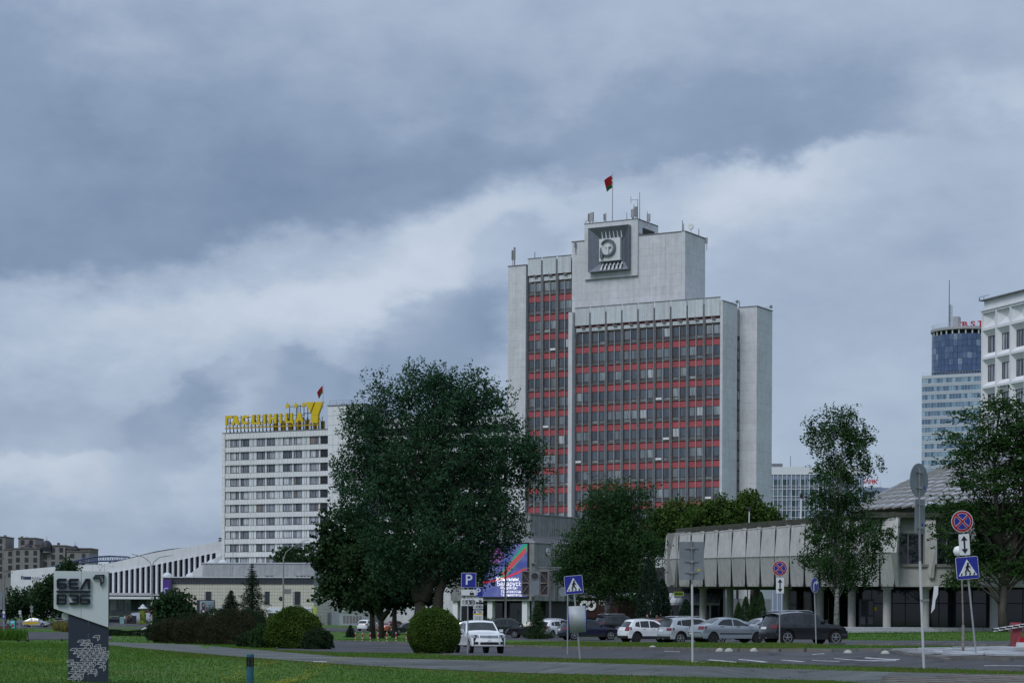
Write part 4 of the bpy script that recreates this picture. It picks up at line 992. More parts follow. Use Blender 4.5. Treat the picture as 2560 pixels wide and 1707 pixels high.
    MB().add([Pl(1668, 1465.5, 262), Pl(1950, 1465.5, 231), Pl(2238, 1465.5, 215.5), Pl(2640, 1465.5, 215.5), Pl(2640, 1465.5, 215.5) + Vector((6, 30, 0)), Pl(1668, 1465.5, 262) + Vector((6, 24, 0))], [(0, 1, 2, 3, 4, 5)]).build('soffit', M_shell_d, R)
    for px, Y in ((1758, 258), (1825, 254), (1892, 262), (1967, 238), (2050, 232), (2130, 226), (2218, 219), (2313, 217.5), (2485, 217.5), (2590, 217.5)):
        p = Pl(px, 1466.5, Y); g = G(px, Y) - base
        MB().cyl((p.x, p.y, g.z - .2), (p.x, p.y, p.z), .42, None, 16, caps=False).box(p.x - .52, p.y - .52, p.z - .25, p.x + .52, p.y + .52, p.z - .001).build('column', M_shell, R, smooth=True)
    for i in range(16):
        px = 1968 + i * 42; Y = 240 if px < 2130 else 228
        p, q_ = Pl(px, 1570, Y), Pl(px + 42.3, 1466, Y)
        g = MB().box(p.x, p.y, p.z, q_.x, p.y + .1, q_.z + .6).build('glass_wall', M_dglass, R)
        if i in (1, 2, 4): MB().box(p.x, p.y - .06, p.z + .9, p.x + .1, p.y - .005, p.z + (q_.z - p.z) * .74).box(p.x + .8, p.y - .06, p.z + .9, p.x + .88, p.y - .005, p.z + (q_.z - p.z) * .74).build('gilt_strip', M_goldl, g)
        else: MB().box(p.x, p.y - .06, p.z, p.x + .08, p.y - .005, q_.z).box(p.x + .08, p.y - .06, p.z + 2.6, q_.x, p.y - .005, p.z + 2.7).build('glazing_bar', M_frame_dk, g)
    # double door with panelled leaves
    for i in range(2):
        p, q_ = Pl(2147 + i * 20, 1565, 226), Pl(2166 + i * 20, 1497, 226)
        d = MB().box(p.x, p.y, p.z, q_.x, p.y + .1, q_.z).build('door', mat('grey_door', (.06, .07, .08), .5), R)
        w = q_.x - p.x; MB().box(p.x + .12, p.y - .02, p.z + .25, q_.x - .12, p.y - .003, p.z + 1.0).build('door_panel', M_grey, d); MB().box(p.x + .12, p.y - .02, p.z + 1.2, q_.x - .12, p.y - .003, q_.z - .2).build('door_pane', M_dglass, d)
    p = Pl(2189, 1521, 225.9); MB().box(p.x - .14, p.y, p.z - .2, p.x + .14, p.y + .02, p.z + .2).build('notice', M_yel, R)
    # platform and steps in front of the doors
    for k in range(4):
        y0 = 213.5 - k * .5; z = G(2200, 214).z - .1
        a, b = P(2060 - k * 8, 1570, y0), P(2330 + k * 6, 1570, y0)
        t = z + .62 - k * .15
        MB().box(a.x - base.x, y0 - base.y, z - .3 - base.z, b.x - base.x, y0 + .52 - base.y, t - base.z).box(a.x - base.x, y0 - .004 - base.y, t - .05 - base.z, b.x - base.x, y0 - .001 - base.y, t - base.z, 1).build('step', [M_gconc, M_zinc], R)
    a, b = P(2060, 1570, 214), P(2640, 1570, 214); MB().box(a.x - base.x, 14.02 - base.y + 200, -1.0, b.x - base.x, 232 - base.y, G(2200, 214).z - .1 + .6 - base.z).build('platform', M_gconc, R)
    # shallow tiled dome roof
    cen = Pl(2490, 1279, 233); Rd = 15.6; Hd = 5.9
    prof = lambda t: (Rd * (1 - t), Hd * (1 - (1 - t) ** 1.55))
    MB().lathe([prof(t) for t in np.linspace(0, .98, 12)], cen - Vector((0, 0, .05)), 40).build('dome_core', M_shell_d, R, smooth=True)
    M_tile = mat('pale_roof_tile', (.30, .315, .345), .6, .15, 2.0, 0, .3, rnd=.16, dirt=.1)
    rows = 16; tiles = []; rest = MB()
    for j in range(rows):
        t0, t1 = j / rows * .97, (j + 1.12) / rows * .97; r0, z0 = prof(t0); r1, z1 = prof(min(t1, .99))
        nt_ = max(8, int(2 * pi * r0 / 1.25))
        for i in range(nt_):
            a0 = 2 * pi * (i + .5 * (j % 2)) / nt_ ; a1 = a0 + 2 * pi / nt_ * .985; am = (a0 + a1) / 2
            up = Vector((0, 0, 1)); lift = .26
            def pp(r, a, z, l): return cen + Vector((r * cos(a), r * sin(a), z)) + (Vector((cos(a), sin(a), 0)) * .35 + up).normalized() * l
            # slanted lower edge: one corner hangs lower than the other
            rl, zl = prof(max(t0 - .036, -.04)); 
            v = [pp(rl, a0, zl, lift + .05), pp(r0, a1, z0, lift + .02), pp(r1, a1, z1, .03), pp(r1, a0, z1, .03)]
            v2 = [x - up * .20 for x in v[:2]]
            vs = v + v2; fs = [(0, 1, 2, 3), (4, 5, 1, 0), (3, 4, 0), (1, 5, 2)]
            if -sin(am) > .12 and len(tiles) < 290: tiles.append((vs, fs))
            else: rest.add(vs, fs)
    for vs, fs in tiles: tb = MB().add(vs, fs); tb.m[1] = 1; tb.build('roof_tile', [M_tile, M_shell_d], R)
    stuff(rest.build('roof_tiles_beyond', M_tile, R))
build_shell()

# ------------------------------------------------------------ coffered white building at the right edge
M_cof = mat('white_render', (.70, .71, .74), .7, .05, .8, .1, .3, dirt=.08)
def build_coffer():
    fr = Fr(2450, 292, radians(70.3), 0.8); R = fr.root('coffered_office_building', 'white office building with deep coffered windows at the edge of the view', 'office building')
    Z = lambda zy: fr.z(2450.5, 680 + zy / 3.016, x=0.0)
    roof, cor, pan, c1, c2 = Z(213), Z(300), Z(438), Z(640), Z(858)
    fh = (c1 - c2); bw = 3.45; nb = 8; D = 16
    MB().box(.1, 1.3, 0, nb * bw, D, cor).build('wall', M_joint, R)
    MB().box(.3, .25, cor + .25, nb * bw, D, roof - .12).build('attic', M_cof, R)
    MB().box(-.25, -.25, roof - .12, nb * bw, D, roof).build('roof_edge', M_grey, R)
    MB().box(-.05, -.12, cor, nb * bw, 1.4, cor + .22).build('cornice', M_cof, R)
    for i in range(nb):
        x = i * bw; z0, z1 = pan, cor - .05
        MB().box(x, 0, z0, x + .3, 1.3, z1).box(x + .3, 0, z0, x + bw, 1.3, z0 + .22).box(x + .3, 0, z1 - .22, x + bw, 1.3, z1).build('panel_frame', M_cof, R)
        a, b, c, d = (x + .3, .22, z0 + .22), (x + bw, .22, z0 + .22), (x + bw, .22, z1 - .22), (x + .3, .22, z1 - .22); m = (x + .15 + bw / 2, .62, (z0 + z1) / 2)
        MB().add([a, b, c, d, m], [(0, 1, 4), (1, 2, 4), (2, 3, 4), (3, 0, 4)]).build('diamond_panel', M_cof, R)
    gm = MB().box(0, 0, 0, .08, .12, 2.25).box(1.86, 0, 0, 1.94, .12, 2.25).box(.08, 0, 2.17, 1.86, .12, 2.25).box(.08, 0, 0, 1.86, .12, .08).box(.6, 0, .08, .68, .12, 2.17).box(1.2, 0, .08, 1.28, .12, 2.17).mesh('window', M_frame_dk)
    gp = [MB().box(a, .05, .08, b, .08, 2.17).mesh('pane', M_hglass) for a, b in ((.08, .6), (.68, 1.2), (1.28, 1.86))]
    co = MB(); x0, x1, zb, zt_ = 0, bw, 0, fh
    co.box(0, 0, 0, .28, 1.25, fh).box(.28, 0, 0, bw, 1.2, .16).box(.28, 0, fh - .16, bw, 1.25, fh)
    wx0, wx1, wz0, wz1 = .75, 2.69, .75, 3.0
    o4 = [(.28, .05, .16), (bw, .05, .16), (bw, .05, fh - .16), (.28, .05, fh - .16)]; i4 = [(wx0, .6, wz0), (wx1, .6, wz0), (wx1, .6, wz1), (wx0, .6, wz1)]
    co.add(o4 + i4, [(0, 1, 5, 4), (1, 2, 6, 5), (2, 3, 7, 6), (3, 0, 4, 7)])
    cm = co.mesh('coffer', M_cof)
    for k in range(7):
        for i in range(nb):
            z = pan - fh * (k + 1)
            c = link('coffer', cm, R, (i * bw, 0, z)); w = link('window', gm, R, (i * bw + wx0, .6, z + wz0))
            for g in gp: link('pane', g, w)
    MB().box(.1, .1, 0, nb * bw, 1.2, pan - fh * 7 - .01).build('lower_wall', M_cof, R)
    MB().box(-.05, .02, 0, .099, D, cor - .01).build('end_wall', M_cof, R)
    z = roof; MB().cyl((.6, 0, z - .02), (.6, 0, z + .5), .04, None, 6).box(-.5, -.04, z + .45, 1.8, .04, z + .5).cyl((-.5, 0, z + .5), (-.5, 0, z + .1), .05, .12, 8).build('cctv_bracket', M_grey, R)
build_coffer()

# ------------------------------------------------------------ glass bank tower
def build_bank():
    fr = Fr(2302, 960, radians(27), 1.0); R = fr.root('glass_bank_tower', 'blue glass bank tower with a round glazed top and red letters', 'office tower')
    T = Vector
    Z = lambda zy, zx=190: fr.z(2240 + zx / 3.016, 680 + zy / 3.016)
    M_sp = mat('white_spandrel', (.44, .475, .53), .5, .05, .3); M_ml = mat('pale_mullion', (.42, .45, .50), .5)
    M_bg = window_glass('bank_glass', [(0, (.10, .17, .28)), (.3, (.15, .25, .36)), (.55, (.23, .35, .46)), (.78, (.31, .43, .52)), (.92, (.08, .13, .22))], 0.05)  # mirrored sky painted into the glass as a pale blue base colour
    M_cg = window_glass('round_glass', [(0, (.06, .10, .20)), (.4, (.07, .115, .22)), (.7, (.10, .15, .26)), (.88, (.20, .27, .36))], 0.04)
    top = Z(782); fl = (Z(800) - Z(800 + 61.6 * 8)) / 8
    Wd = 44.0; n = 32; pw = Wd / n
    MB().box(.05, .25, 0, Wd, 40, top - .3).build('wall', M_joint, R)
    pane = MB().box(.07, 0, 0, pw - .07, .12, fl * .58).mesh('pane', M_bg)
    for k in range(13):
        z = top - 1.4 - fl * (k + 1) + fl * .42
        if k < 11:
            for i in range(24): link('pane', pane, R, (i * pw, .05, z))
            MB().box(24 * pw, .05, z, Wd, .17, z + fl * .58).build('glass_band', M_bg, R)
        else: MB().box(0, .05, z, Wd, .17, z + fl * .58).build('glass_band', M_bg, R)
        b = MB(); b.box(0, -.06, z - fl * .17, Wd, .2, z - .02).box(0, -.06, z - fl * .40, Wd, .2, z - fl * .22); b.box(0, .08, z - fl * .23, Wd, .2, z - fl * .165, 1)
        b.build('spandrel_band', [M_sp, M_ml], R)
        b = MB()
        for i in range(n + 1): b.box(i * pw - .05, -.02, z - .02, i * pw + .05, .06, z + fl * .58)
        stuff(b.build('mullions', M_ml, R))
    MB().box(0, -.1, top - 1.4 - .02, Wd, .3, top).build('parapet', M_sp, R)
    stuff_b = MB()
    for i in range(34): stuff_b.box(i * 1.3, .3, top, i * 1.3 + .06, .36, top + 1.3)
    stuff_b.box(0, .3, top + 1.25, Wd, .36, top + 1.32); stuff(stuff_b.build('roof_railing', M_ml, R))
    # round top
    cxp = 2410; cy = 22.0; cx = fr.x(cxp, 900, cy); s_ = (fr.O.y - cx * fr.s + cy * fr.c) / F; rad = 79 * s_
    zc = lambda py: fr.z(cxp, py, cy)
    z0, z1 = zc(935), zc(843)
    MB().cyl((cx, cy, top - 1), (cx, cy, z1), rad - .25, None, 48, caps=True).build('round_core', mat('blue_mullion', (.06, .09, .15), .4), R)
    nc, nr = 44, 6; pm = {}
    for r in range(nr):
        za = z0 + (z1 - z0) * r / nr; h = (z1 - z0) / nr
        for c in range(nc):
            a = 2 * pi * c / nc
            if sin(a) > .15: continue
            w = 2 * rad * sin(pi / nc)
            if r not in pm: pm[r] = MB().box(-w/2 + .05, -.1, .05, w/2 - .05, .1, h - .05).mesh('round_pane', M_cg)
            link('round_pane', pm[r], R, (cx + rad * cos(a), cy + rad * sin(a), za), (0, 0, a + pi / 2))
    MB().lathe([(rad - 1.5, 0), (rad - 1.5, 2.6)], (cx, cy, z1), 40).build('roof_drum', M_dark, R)
    zr = zc(833)
    MB().lathe([(rad - .5, 0), (rad + .6, .15), (rad + .6, 1.3), (rad - .3, 1.45)], (cx, cy, zr), 48).build('roof_ring', M_grey_lt, R, smooth=True)
    for i in range(16):
        a = pi + i * pi / 15; MB().cyl((cx + (rad - .2) * cos(a), cy + (rad - .2) * sin(a), z1 - .1), (cx + (rad - .2) * cos(a), cy + (rad - .2) * sin(a), zr + .1), .35, None, 8).build('ring_post', M_zinc, R)
    b = MB()
    for i in range(40):
        a = pi + i * pi / 39; x, y = cx + rad * cos(a), cy + rad * sin(a); b.box(x - .06, y - .06, zr + 1.4, x + .06, y + .06, zr + 3.4)
    stuff(b.build('ring_railing', M_ml, R))
    x = fr.x(2374, 800, cy - 6); MB().box(x - .3, cy - 6.3, zr + 1, x + .3, cy - 5.7, fr.z(2374, 762, cy - 6)).cyl((x - .2, cy - 6, zr), (x - .2, cy - 6, fr.z(2374, 700, cy - 6)), .32, .2, 6).build('mast', M_grey, R)
    b = MB(); x2 = fr.x(2380, 800, cy - 6)
    zz0, zz1 = zr + 1, fr.z(2380, 764, cy - 6)
    b.box(x2 - .1, cy - 6.1, zz0, x2 + .1, cy - 5.9, zz1)
    for i in range(10): b.box(x, cy - 6.05, zz0 + (zz1 - zz0) * i / 10 + 1, x2, cy - 5.95, zz0 + (zz1 - zz0) * i / 10 + 1.3)
    b.build('ladder', M_grey, R)
    xa, xb = fr.x(2382, 800, cy - 8), fr.x(2396, 800, cy - 8); MB().box(xa, cy - 8, zr + 1, xb, cy - 4, fr.z(2390, 791, cy - 8)).build('lift_house', M_grey_lt, R)
    # red slab serif letters
    M_rl = mat('red_letters', (.42, .012, .03), .5, .1); ly = cy - rad * .75
    zb, zt2 = fr.z(2424, 818, ly), fr.z(2424, 804, ly); h = zt2 - zb
    for ch, px in (('B', 2411.5), ('S', 2432), ('B', 2455)):
        x = fr.x(px, 812, ly); o = link('letter', text_mesh(ch, h * 1.38, .5, .035, mat_=M_rl, sx=1.25), R, (x, ly, (zb + zt2) / 2))
        sb = MB().box(x - h * .72, ly - .25, zb - .1, x - h * .02, ly + .25, zb + h * .14).box(x - h * .72, ly - .25, zt2 - h * .14, x - h * .02, ly + .25, zt2 + .1)
        if ch == 'B': sb.build('letter_serif', M_rl, R)
        b = MB().box(x - .3, ly + .3, zr + 1, x - .2, ly + .4, zb + h * .5).box(x + 1.3, ly + .3, zr + 1, x + 1.4, ly + .4, zb + h * .5).build('letter_post', M_grey, R)
build_bank()

# ------------------------------------------------------------ distant glazed office block and red bank letters
def build_office():
    fr = Fr(2156, 740, radians(6), 1.0); R = fr.root('glazed_office_block', 'distant white framed office block with green windows behind the birch', 'office building')
    s = 3.459; X = lambda zx: fr.x(1880 + zx / s, 1200); Z = lambda zy: fr.z(2000, 980 + zy / s)
    x0 = X(100); top = Z(645); D = 18
    M_wf = mat('office_white', (.62, .64, .68), .5, .05); M_gg = window_glass('green_glass', [(0, (.02, .05, .06)), (.4, (.03, .075, .085)), (.75, (.06, .10, .12)), (.9, (.12, .17, .19))]); M_bp = mat('blue_grey_panel', (.20, .24, .34), .5, .06, rnd=.08); M_gr = mat('grille_panel', (.12, .14, .19), .6, .3, 8.0)
    MB().box(x0, .3, 0, -.02, D, top).build('wall', M_bp, R)
    MB().box(x0, 0, Z(712), 0, .29, top).build('parapet', M_wf, R)
    MB().box(-.01, .31, 0, .2, D, top - .3).build('end_wall', M_frame_dk, R)
    fl = Z(750) - Z(841); cw = X(348) - X(270)
    gm = MB().box(0, 0, 0, 2 * .95 * cw / 3.1, .1, 2.05).mesh('window', M_gg); gr = MB().box(0, 0, 0, .58 * cw, .1, 1.0).mesh('grille_panel', M_gr)
    for k in range(7):
        z = Z(805) - fl * k
        for i in range(12):
            x = X(192) + (i - 1) * cw
            if x > -2: break
            link('window', gm, R, (x, .18, z)); link('grille_panel', gr, R, (x, .2, z - 1.25))
        MB().box(x0, 0, z - .22, 0, .17, z - .08).box(x0, 0, z - 1.42, 0, .17, z - 1.28).build('transom', M_wf, R)
    for i in range(26):
        x = X(185) + (i - 2) * cw / 2
        if x < -.2: MB().box(x - .1, -.03, 0, x + .1, .16, Z(712)).build('mullion', M_wf, R)
    x = X(335); MB().cyl((x, 4, top), (x, 4, top + 4), .12, None, 5).build('vent_pipe', M_grey, R)
    MB().box(X(120), 6, top, X(268), 12, Z(605)).build('plant_room', M_grey, R)
    Y = 800; a = P(2150, 1300, Y); R2 = thing('bank_block', 'low distant block carrying red bank letters above the tiled dome', 'building', (a.x, Y, 1))
    w = P(2330, 1300, Y).x - a.x; h = P(2200, 1219, Y).z - 1
    MB().box(0, 0, 0, w, 20, h).build('wall', M_bp, R2)
    for i in range(9): MB().box(.8 + i * w / 9, -.1, h - 4, w / 9 * (i + 1) - .4, -.01, h - 1.4).build('window', M_dglass, R2)
    me = text_mesh('БАНК', 2.2, .4, .03, mat_=mat('red_letters', (.42, .012, .03))); S2 = thing('red_bank_letters', 'red capital letters standing on the distant roof left of the dome', 'sign', (P(2174, 1207, Y).x, Y + .5, h + 1))
    link('letters', me, S2, (0, 0, 2.2)); MB().box(-5, .3, 0, 5, .4, .3).box(-4, .3, .3, -3.9, .4, 2.5).box(4, .3, .3, 4.1, .4, 2.5).build('letter_frame', M_grey, S2)
build_office()
# ------------------------------------------------------------ ground, roads, path, kerbs
def np_mesh(name, V, Fq, mats, smooth=False, nper=4):
    me = bpy.data.meshes.new(name); V = np.asarray(V, np.float32).reshape(-1, 3); Fq = np.asarray(Fq, np.int32).reshape(-1, nper)
    me.vertices.add(len(V)); me.vertices.foreach_set('co', V.ravel()); me.loops.add(Fq.size); me.loops.foreach_set('vertex_index', Fq.ravel())
    me.polygons.add(len(Fq)); me.polygons.foreach_set('loop_start', np.arange(0, Fq.size, nper, dtype=np.int32))
    if smooth: me.polygons.foreach_set('use_smooth', np.ones(len(Fq), bool))
    for m in (mats if isinstance(mats, (list, tuple)) else [mats]): me.materials.append(m)
    me.update(calc_edges=True); return me
def grass_material(name, a, b, dry):
    m = bpy.data.materials.new(name); m.use_nodes = True; N = m.node_tree.nodes; L = m.node_tree.links; bs = N['Principled BSDF']; bs.inputs['Roughness'].default_value = .9; bs.inputs['Specular IOR Level'].default_value = .15
    g = N.new('ShaderNodeNewGeometry')
    def nz(sc, det, rough=.6):
        n = N.new('ShaderNodeTexNoise'); n.inputs['Scale'].default_value = sc; n.inputs['Detail'].default_value = det; n.inputs['Roughness'].default_value = rough; L.new(g.outputs['Position'], n.inputs['Vector']); return n.outputs['Fac']
    def mr(x, lo, hi):
        n = N.new('ShaderNodeMapRange'); L.new(x, n.inputs['Value']); n.inputs['From Min'].default_value = lo; n.inputs['From Max'].default_value = hi; return n.outputs[0]
    def mix(f, x, y):
        n = N.new('ShaderNodeMix'); n.data_type = 'RGBA'; L.new(f, n.inputs['Factor'])
        for k, v in (('A', x), ('B', y)):
            if isinstance(v, tuple): n.inputs[k].default_value = (*v, 1)
            else: L.new(v, n.inputs[k])
        return n.outputs['Result']
    c = mix(mr(nz(.9, 8), .35, .65), a, b); c = mix(mr(nz(.12, 6, .65), .56, .72), c, dry)
    L.new(c, bs.inputs['Base Color'])
    bp = N.new('ShaderNodeBump'); bp.inputs['Strength'].default_value = .5; bp.inputs['Distance'].default_value = .05; L.new(nz(9, 6), bp.inputs['Height']); L.new(bp.outputs[0], bs.inputs['Normal'])
    return m
M_lawn = grass_material('lawn', (.036, .086, .012), (.060, .125, .020), (.105, .105, .034))
M_blade = mat('grass_blade', (.044, .110, .015), .85, .45, .22, 0, .06, col2=(.088, .178, .030), world=True, trans=.25)
M_blade_dry = mat('dry_grass_blade', (.135, .125, .040), .85, .3, .5, 0, .06, world=True, trans=.2)
M_asph = mat('asphalt', (.060, .061, .068), .85, .30, .7, .25, .3, world=True, dirt=.45, detail=10)
M_path = mat('worn_path', (.105, .115, .112), .9, .20, .5, .3, .2, world=True, dirt=.40, detail=10)
M_kerb = mat('kerb_stone', (.135, .13, .125), .9, .25, 2.0, .3, .2, rnd=.15)
M_line = mat('road_paint', (.40, .41, .43), .7, .4, 3.0, contrast=1.5, world=True)
M_tilepav = mat('pale_paving', (.36, .38, .41), .7, .18, 2.5, .15, .3, rnd=.10, dirt=.2)
M_brick = mat('brown_paver', (.13, .12, .112), .9, .2, 2.0, .3, .2, rnd=.2)
def cracks(m, sc, dark, width):
    """tar seams and cracks with their own wandering shape"""
    nt = m.node_tree; N = nt.nodes; L = nt.links; b = N['Principled BSDF']; src = b.inputs['Base Color'].links[0].from_socket
    g = N.new('ShaderNodeNewGeometry'); nz = N.new('ShaderNodeTexNoise'); nz.inputs['Scale'].default_value = .8; nz.inputs['Detail'].default_value = 6; L.new(g.outputs['Position'], nz.inputs['Vector'])
    ad = N.new('ShaderNodeVectorMath'); ad.operation = 'MULTIPLY_ADD'; L.new(nz.outputs['Color'], ad.inputs[0]); ad.inputs[1].default_value = (2.2, 2.2, 0); L.new(g.outputs['Position'], ad.inputs[2])
    vo = N.new('ShaderNodeTexVoronoi'); vo.feature = 'DISTANCE_TO_EDGE'; vo.inputs['Scale'].default_value = sc; L.new(ad.outputs[0], vo.inputs['Vector'])
    lt = N.new('ShaderNodeMapRange'); L.new(vo.outputs['Distance'], lt.inputs['Value']); lt.inputs['From Min'].default_value = width; lt.inputs['From Max'].default_value = width * 2.2; lt.inputs['To Min'].default_value = dark; lt.inputs['To Max'].default_value = 1
    v2 = N.new('ShaderNodeTexVoronoi'); v2.inputs['Scale'].default_value = sc * .6; L.new(g.outputs['Position'], v2.inputs['Vector'])
    p2_ = N.new('ShaderNodeMapRange'); L.new(v2.outputs['Color'], p2_.inputs['Value']); p2_.inputs['To Min'].default_value = .82; p2_.inputs['To Max'].default_value = 1.14
    ml = N.new('ShaderNodeMath'); ml.operation = 'MULTIPLY'; L.new(lt.outputs[0], ml.inputs[0]); L.new(p2_.outputs[0], ml.inputs[1])
    v = N.new('ShaderNodeVectorMath'); v.operation = 'SCALE'; L.new(src, v.inputs[0]); L.new(ml.outputs[0], v.inputs['Scale']); L.new(v.outputs[0], b.inputs['Base Color'])
cracks(M_asph, .16, .45, .012); cracks(M_path, .28, .62, .010)
bear = np.radians(np.concatenate([np.linspace(-180, -24, 40)[:-1], np.linspace(-24, 24, 330), np.linspace(24, 180, 40)[1:]]))
rad_ = np.concatenate([np.linspace(2, 40, 16)[:-1], np.exp(np.linspace(math.log(40), math.log(420), 330)), np.exp(np.linspace(math.log(430), math.log(9000), 30))])
Bg, Rg = np.meshgrid(bear, rad_); Xg = Rg * np.sin(Bg); Yg = Rg * np.cos(Bg); Zg = zt_np(Xg.ravel(), Yg.ravel()).reshape(Xg.shape)
nb_, nr_ = len(bear), len(rad_)
idx = np.arange(nb_ * nr_).reshape(nr_, nb_)
Fq = np.stack([idx[:-1, :-1], idx[:-1, 1:], idx[1:, 1:], idx[1:, :-1]], -1).reshape(-1, 4)[:, ::-1]
tag(link('ground', np_mesh('ground', np.stack([Xg, Yg, Zg], -1), Fq, M_lawn, True)), kind='structure')
POLYS = []
def edge_pts(px_list, n):
    pts = [ground(a, b) for a, b in px_list]
    xs = np.array([a for a, _ in px_list], float); t = np.linspace(0, 1, n) * (xs[-1] - xs[0]) + xs[0]
    # interpolate in the picture so that edges follow the seen curve, then drop on the land
    ys = np.interp(t, xs, [b for _, b in px_list])
    return [ground(a, b) for a, b in zip(t, ys)]
def strip(name, up, lo, m, dz, n=60, k=8, smooth_world=True, mark=True):
    U, Lw = edge_pts(up, n), edge_pts(lo, n)
    V = []
    for a, b in zip(U, Lw):
        for j in range(k + 1):
            p = a.lerp(b, j / k); V.append((p.x, p.y, 0))
    V = np.array(V); V[:, 2] = zt_np(V[:, 0], V[:, 1]) + dz
    i = np.arange(n * (k + 1)).reshape(n, k + 1)
    Fq = np.stack([i[:-1, :-1], i[:-1, 1:], i[1:, 1:], i[1:, :-1]], -1).reshape(-1, 4)
    o = link(name, np_mesh(name, V, Fq, m, True)); tag(o, kind='structure')
    if mark: POLYS.append(np.array([(p.x, p.y) for p in U] + [(p.x, p.y) for p in reversed(Lw)]))
    return U, Lw, o
path_up = [(200, 1601), (270, 1604), (480, 1611), (640, 1624), (860, 1642), (1080, 1648), (1300, 1653), (1500, 1658), (2000, 1673), (2250, 1681), (2600, 1688)]
path_lo = [(200, 1608), (270, 1613), (480, 1632), (640, 1645), (860, 1661), (1080, 1673), (1300, 1682), (1500, 1687), (2000, 1700), (2250, 1712), (2600, 1726)]
strip('path', path_up, path_lo, M_path, .016, 90, 10)
road_up = [(690, 1601), (840, 1604), (1030, 1609), (1150, 1614), (1260, 1616.5), (1400, 1621), (1620, 1623.5), (1812, 1628.5), (2020, 1629), (2220, 1628), (2600, 1626)]
road_lo = [(690, 1624), (840, 1630), (1000, 1632), (1150, 1638), (1260, 1641), (1450, 1646.5), (1620, 1648.5), (1740, 1653), (2020, 1662), (2220, 1668), (2600, 1680)]
RU, RL, ROAD = strip('road', road_up, road_lo, M_asph, .012, 90, 10)
lot_up = [(1130, 1582), (1250, 1581), (1400, 1580), (1600, 1577), (1900, 1582), (2000, 1596), (2120, 1600), (2600, 1602)]
lot_lo = [(1130, 1597), (1250, 1600), (1400, 1604.5), (1600, 1609), (1900, 1611.5), (2000, 1612), (2120, 1613), (2600, 1618)]
LU, LL, LOT = strip('parking_lot', lot_up, lot_lo, M_asph, .014, 70, 10)
strip('far_road', [(-60, 1551), (150, 1553), (300, 1556), (420, 1558), (560, 1560)], [(-60, 1570), (150, 1570), (300, 1572), (420, 1572), (560, 1572)], M_asph, .03, 30, 6)
strip('side_road', [(-60, 1578), (100, 1579), (200, 1581), (280, 1583)], [(-60, 1597), (100, 1598), (200, 1598), (280, 1597)], M_asph, .03, 30, 6)
strip('shop_road', [(700, 1567), (800, 1568), (950, 1569), (1130, 1570)], [(700, 1577), (800, 1578), (950, 1580), (1130, 1582)], M_asph, .03, 30, 5)
# kerb along the far side of the front road, stone by stone
KM = MB().box(0, -.09, -.16, .985, .09, .14).mesh('kerb_stone', M_kerb)
def kerb(name, pts, step=1.0, lift=0.0, parent=None, xmin=-99):
    d = 0.0; stones = 0
    for a, b in zip(pts, pts[1:]):
        L_ = (Vector((b.x, b.y)) - Vector((a.x, a.y))).length; ang = atan2(b.y - a.y, b.x - a.x)
        while d < L_:
            x, y = a.x + (b.x - a.x) * d / L_, a.y + (b.y - a.y) * d / L_
            o = link('kerb_stone', KM, parent, (x, y, zt(x, y) + lift), (random.uniform(-.02, .02), random.uniform(-.012, .012), ang)); d += step; stones += 1
        d -= L_
    return stones
K1 = tag(bpy.data.objects.new('kerb', None), kind='structure'); COL.objects.link(K1)
def seen(pts, a, b): return [p for p in pts if a <= 1280 + p.x / p.y * F <= b]
kerb('kerb', seen(RU, 1180, 2590), parent=K1)
K2 = tag(bpy.data.objects.new('kerb', None), kind='structure'); COL.objects.link(K2)
kerb('kerb', seen(RU, 690, 1180), parent=K2)
kerb('kerb', seen(LL, 2050, 2590), parent=K2)
# raised grass verge between kerb and parking
ver_up = [(1190, 1601), (1400, 1606), (1600, 1610.5), (1812, 1613), (1980, 1613.5), (2070, 1618)]
ver_lo = [(1190, 1614), (1400, 1619.5), (1600, 1622), (1812, 1627), (1980, 1627.5), (2070, 1627)]
VU, VL, VERGE = strip('verge', ver_up, ver_lo, M_lawn, .11, 60, 6, mark=False)
# white paving island at the right, slab by slab
isl = tag(bpy.data.objects.new('pavement', None), kind='structure'); COL.objects.link(isl)
i_poly = [ground(a, b) for a, b in [(2222, 1627), (2268, 1639), (2362, 1650), (2600, 1649), (2600, 1624), (2400, 1624)]]
c0 = sum(i_poly, Vector()) / len(i_poly)
POLYS.append(np.array([(p.x, p.y) for p in i_poly]))
def inside(poly, x, y):
    x = np.asarray(x); y = np.asarray(y); r = np.zeros(x.shape, bool); j = len(poly) - 1
    for i in range(len(poly)):
        xi, yi = poly[i]; xj, yj = poly[j]
        c = ((yi > y) != (yj > y)) & (x < (xj - xi) * (y - yi) / (yj - yi + 1e-12) + xi); r ^= c; j = i
    return r
ip = [(p.x, p.y) for p in i_poly]
b = MB(); n = len(ip); top = [(x, y, zt(x, y) + .115) for x, y in ip]; bot = [(x, y, zt(x, y) - .2) for x, y in ip]
b.add(top + bot, [tuple(range(n))] + [(i, (i + 1) % n, n + (i + 1) % n, n + i) for i in range(n)]); b.build('pavement_bed', M_kerb, isl)
sl = 1.0; x0, x1 = min(p[0] for p in ip), max(p[0] for p in ip); y0, y1 = min(p[1] for p in ip), max(p[1] for p in ip)
ang = .12
slab = MB().box(-.485, -.485, 0, .485, .485, .06).mesh('paving_slab', M_tilepav)
for i in range(-22, 23):
    for j in range(-22, 23):
        x = c0.x + i * sl * cos(ang) - j * sl * sin(ang); y = c0.y + i * sl * sin(ang) + j * sl * cos(ang)
        if all(inside(ip, [x + dx], [y + dy])[0] for dx in (-.45, .45) for dy in (-.45, .45)):
            link('paving_slab', slab, isl, (x, y, zt(x, y) + .08 + random.uniform(0, .012)), (random.uniform(-.015, .015), random.uniform(-.015, .015), ang))
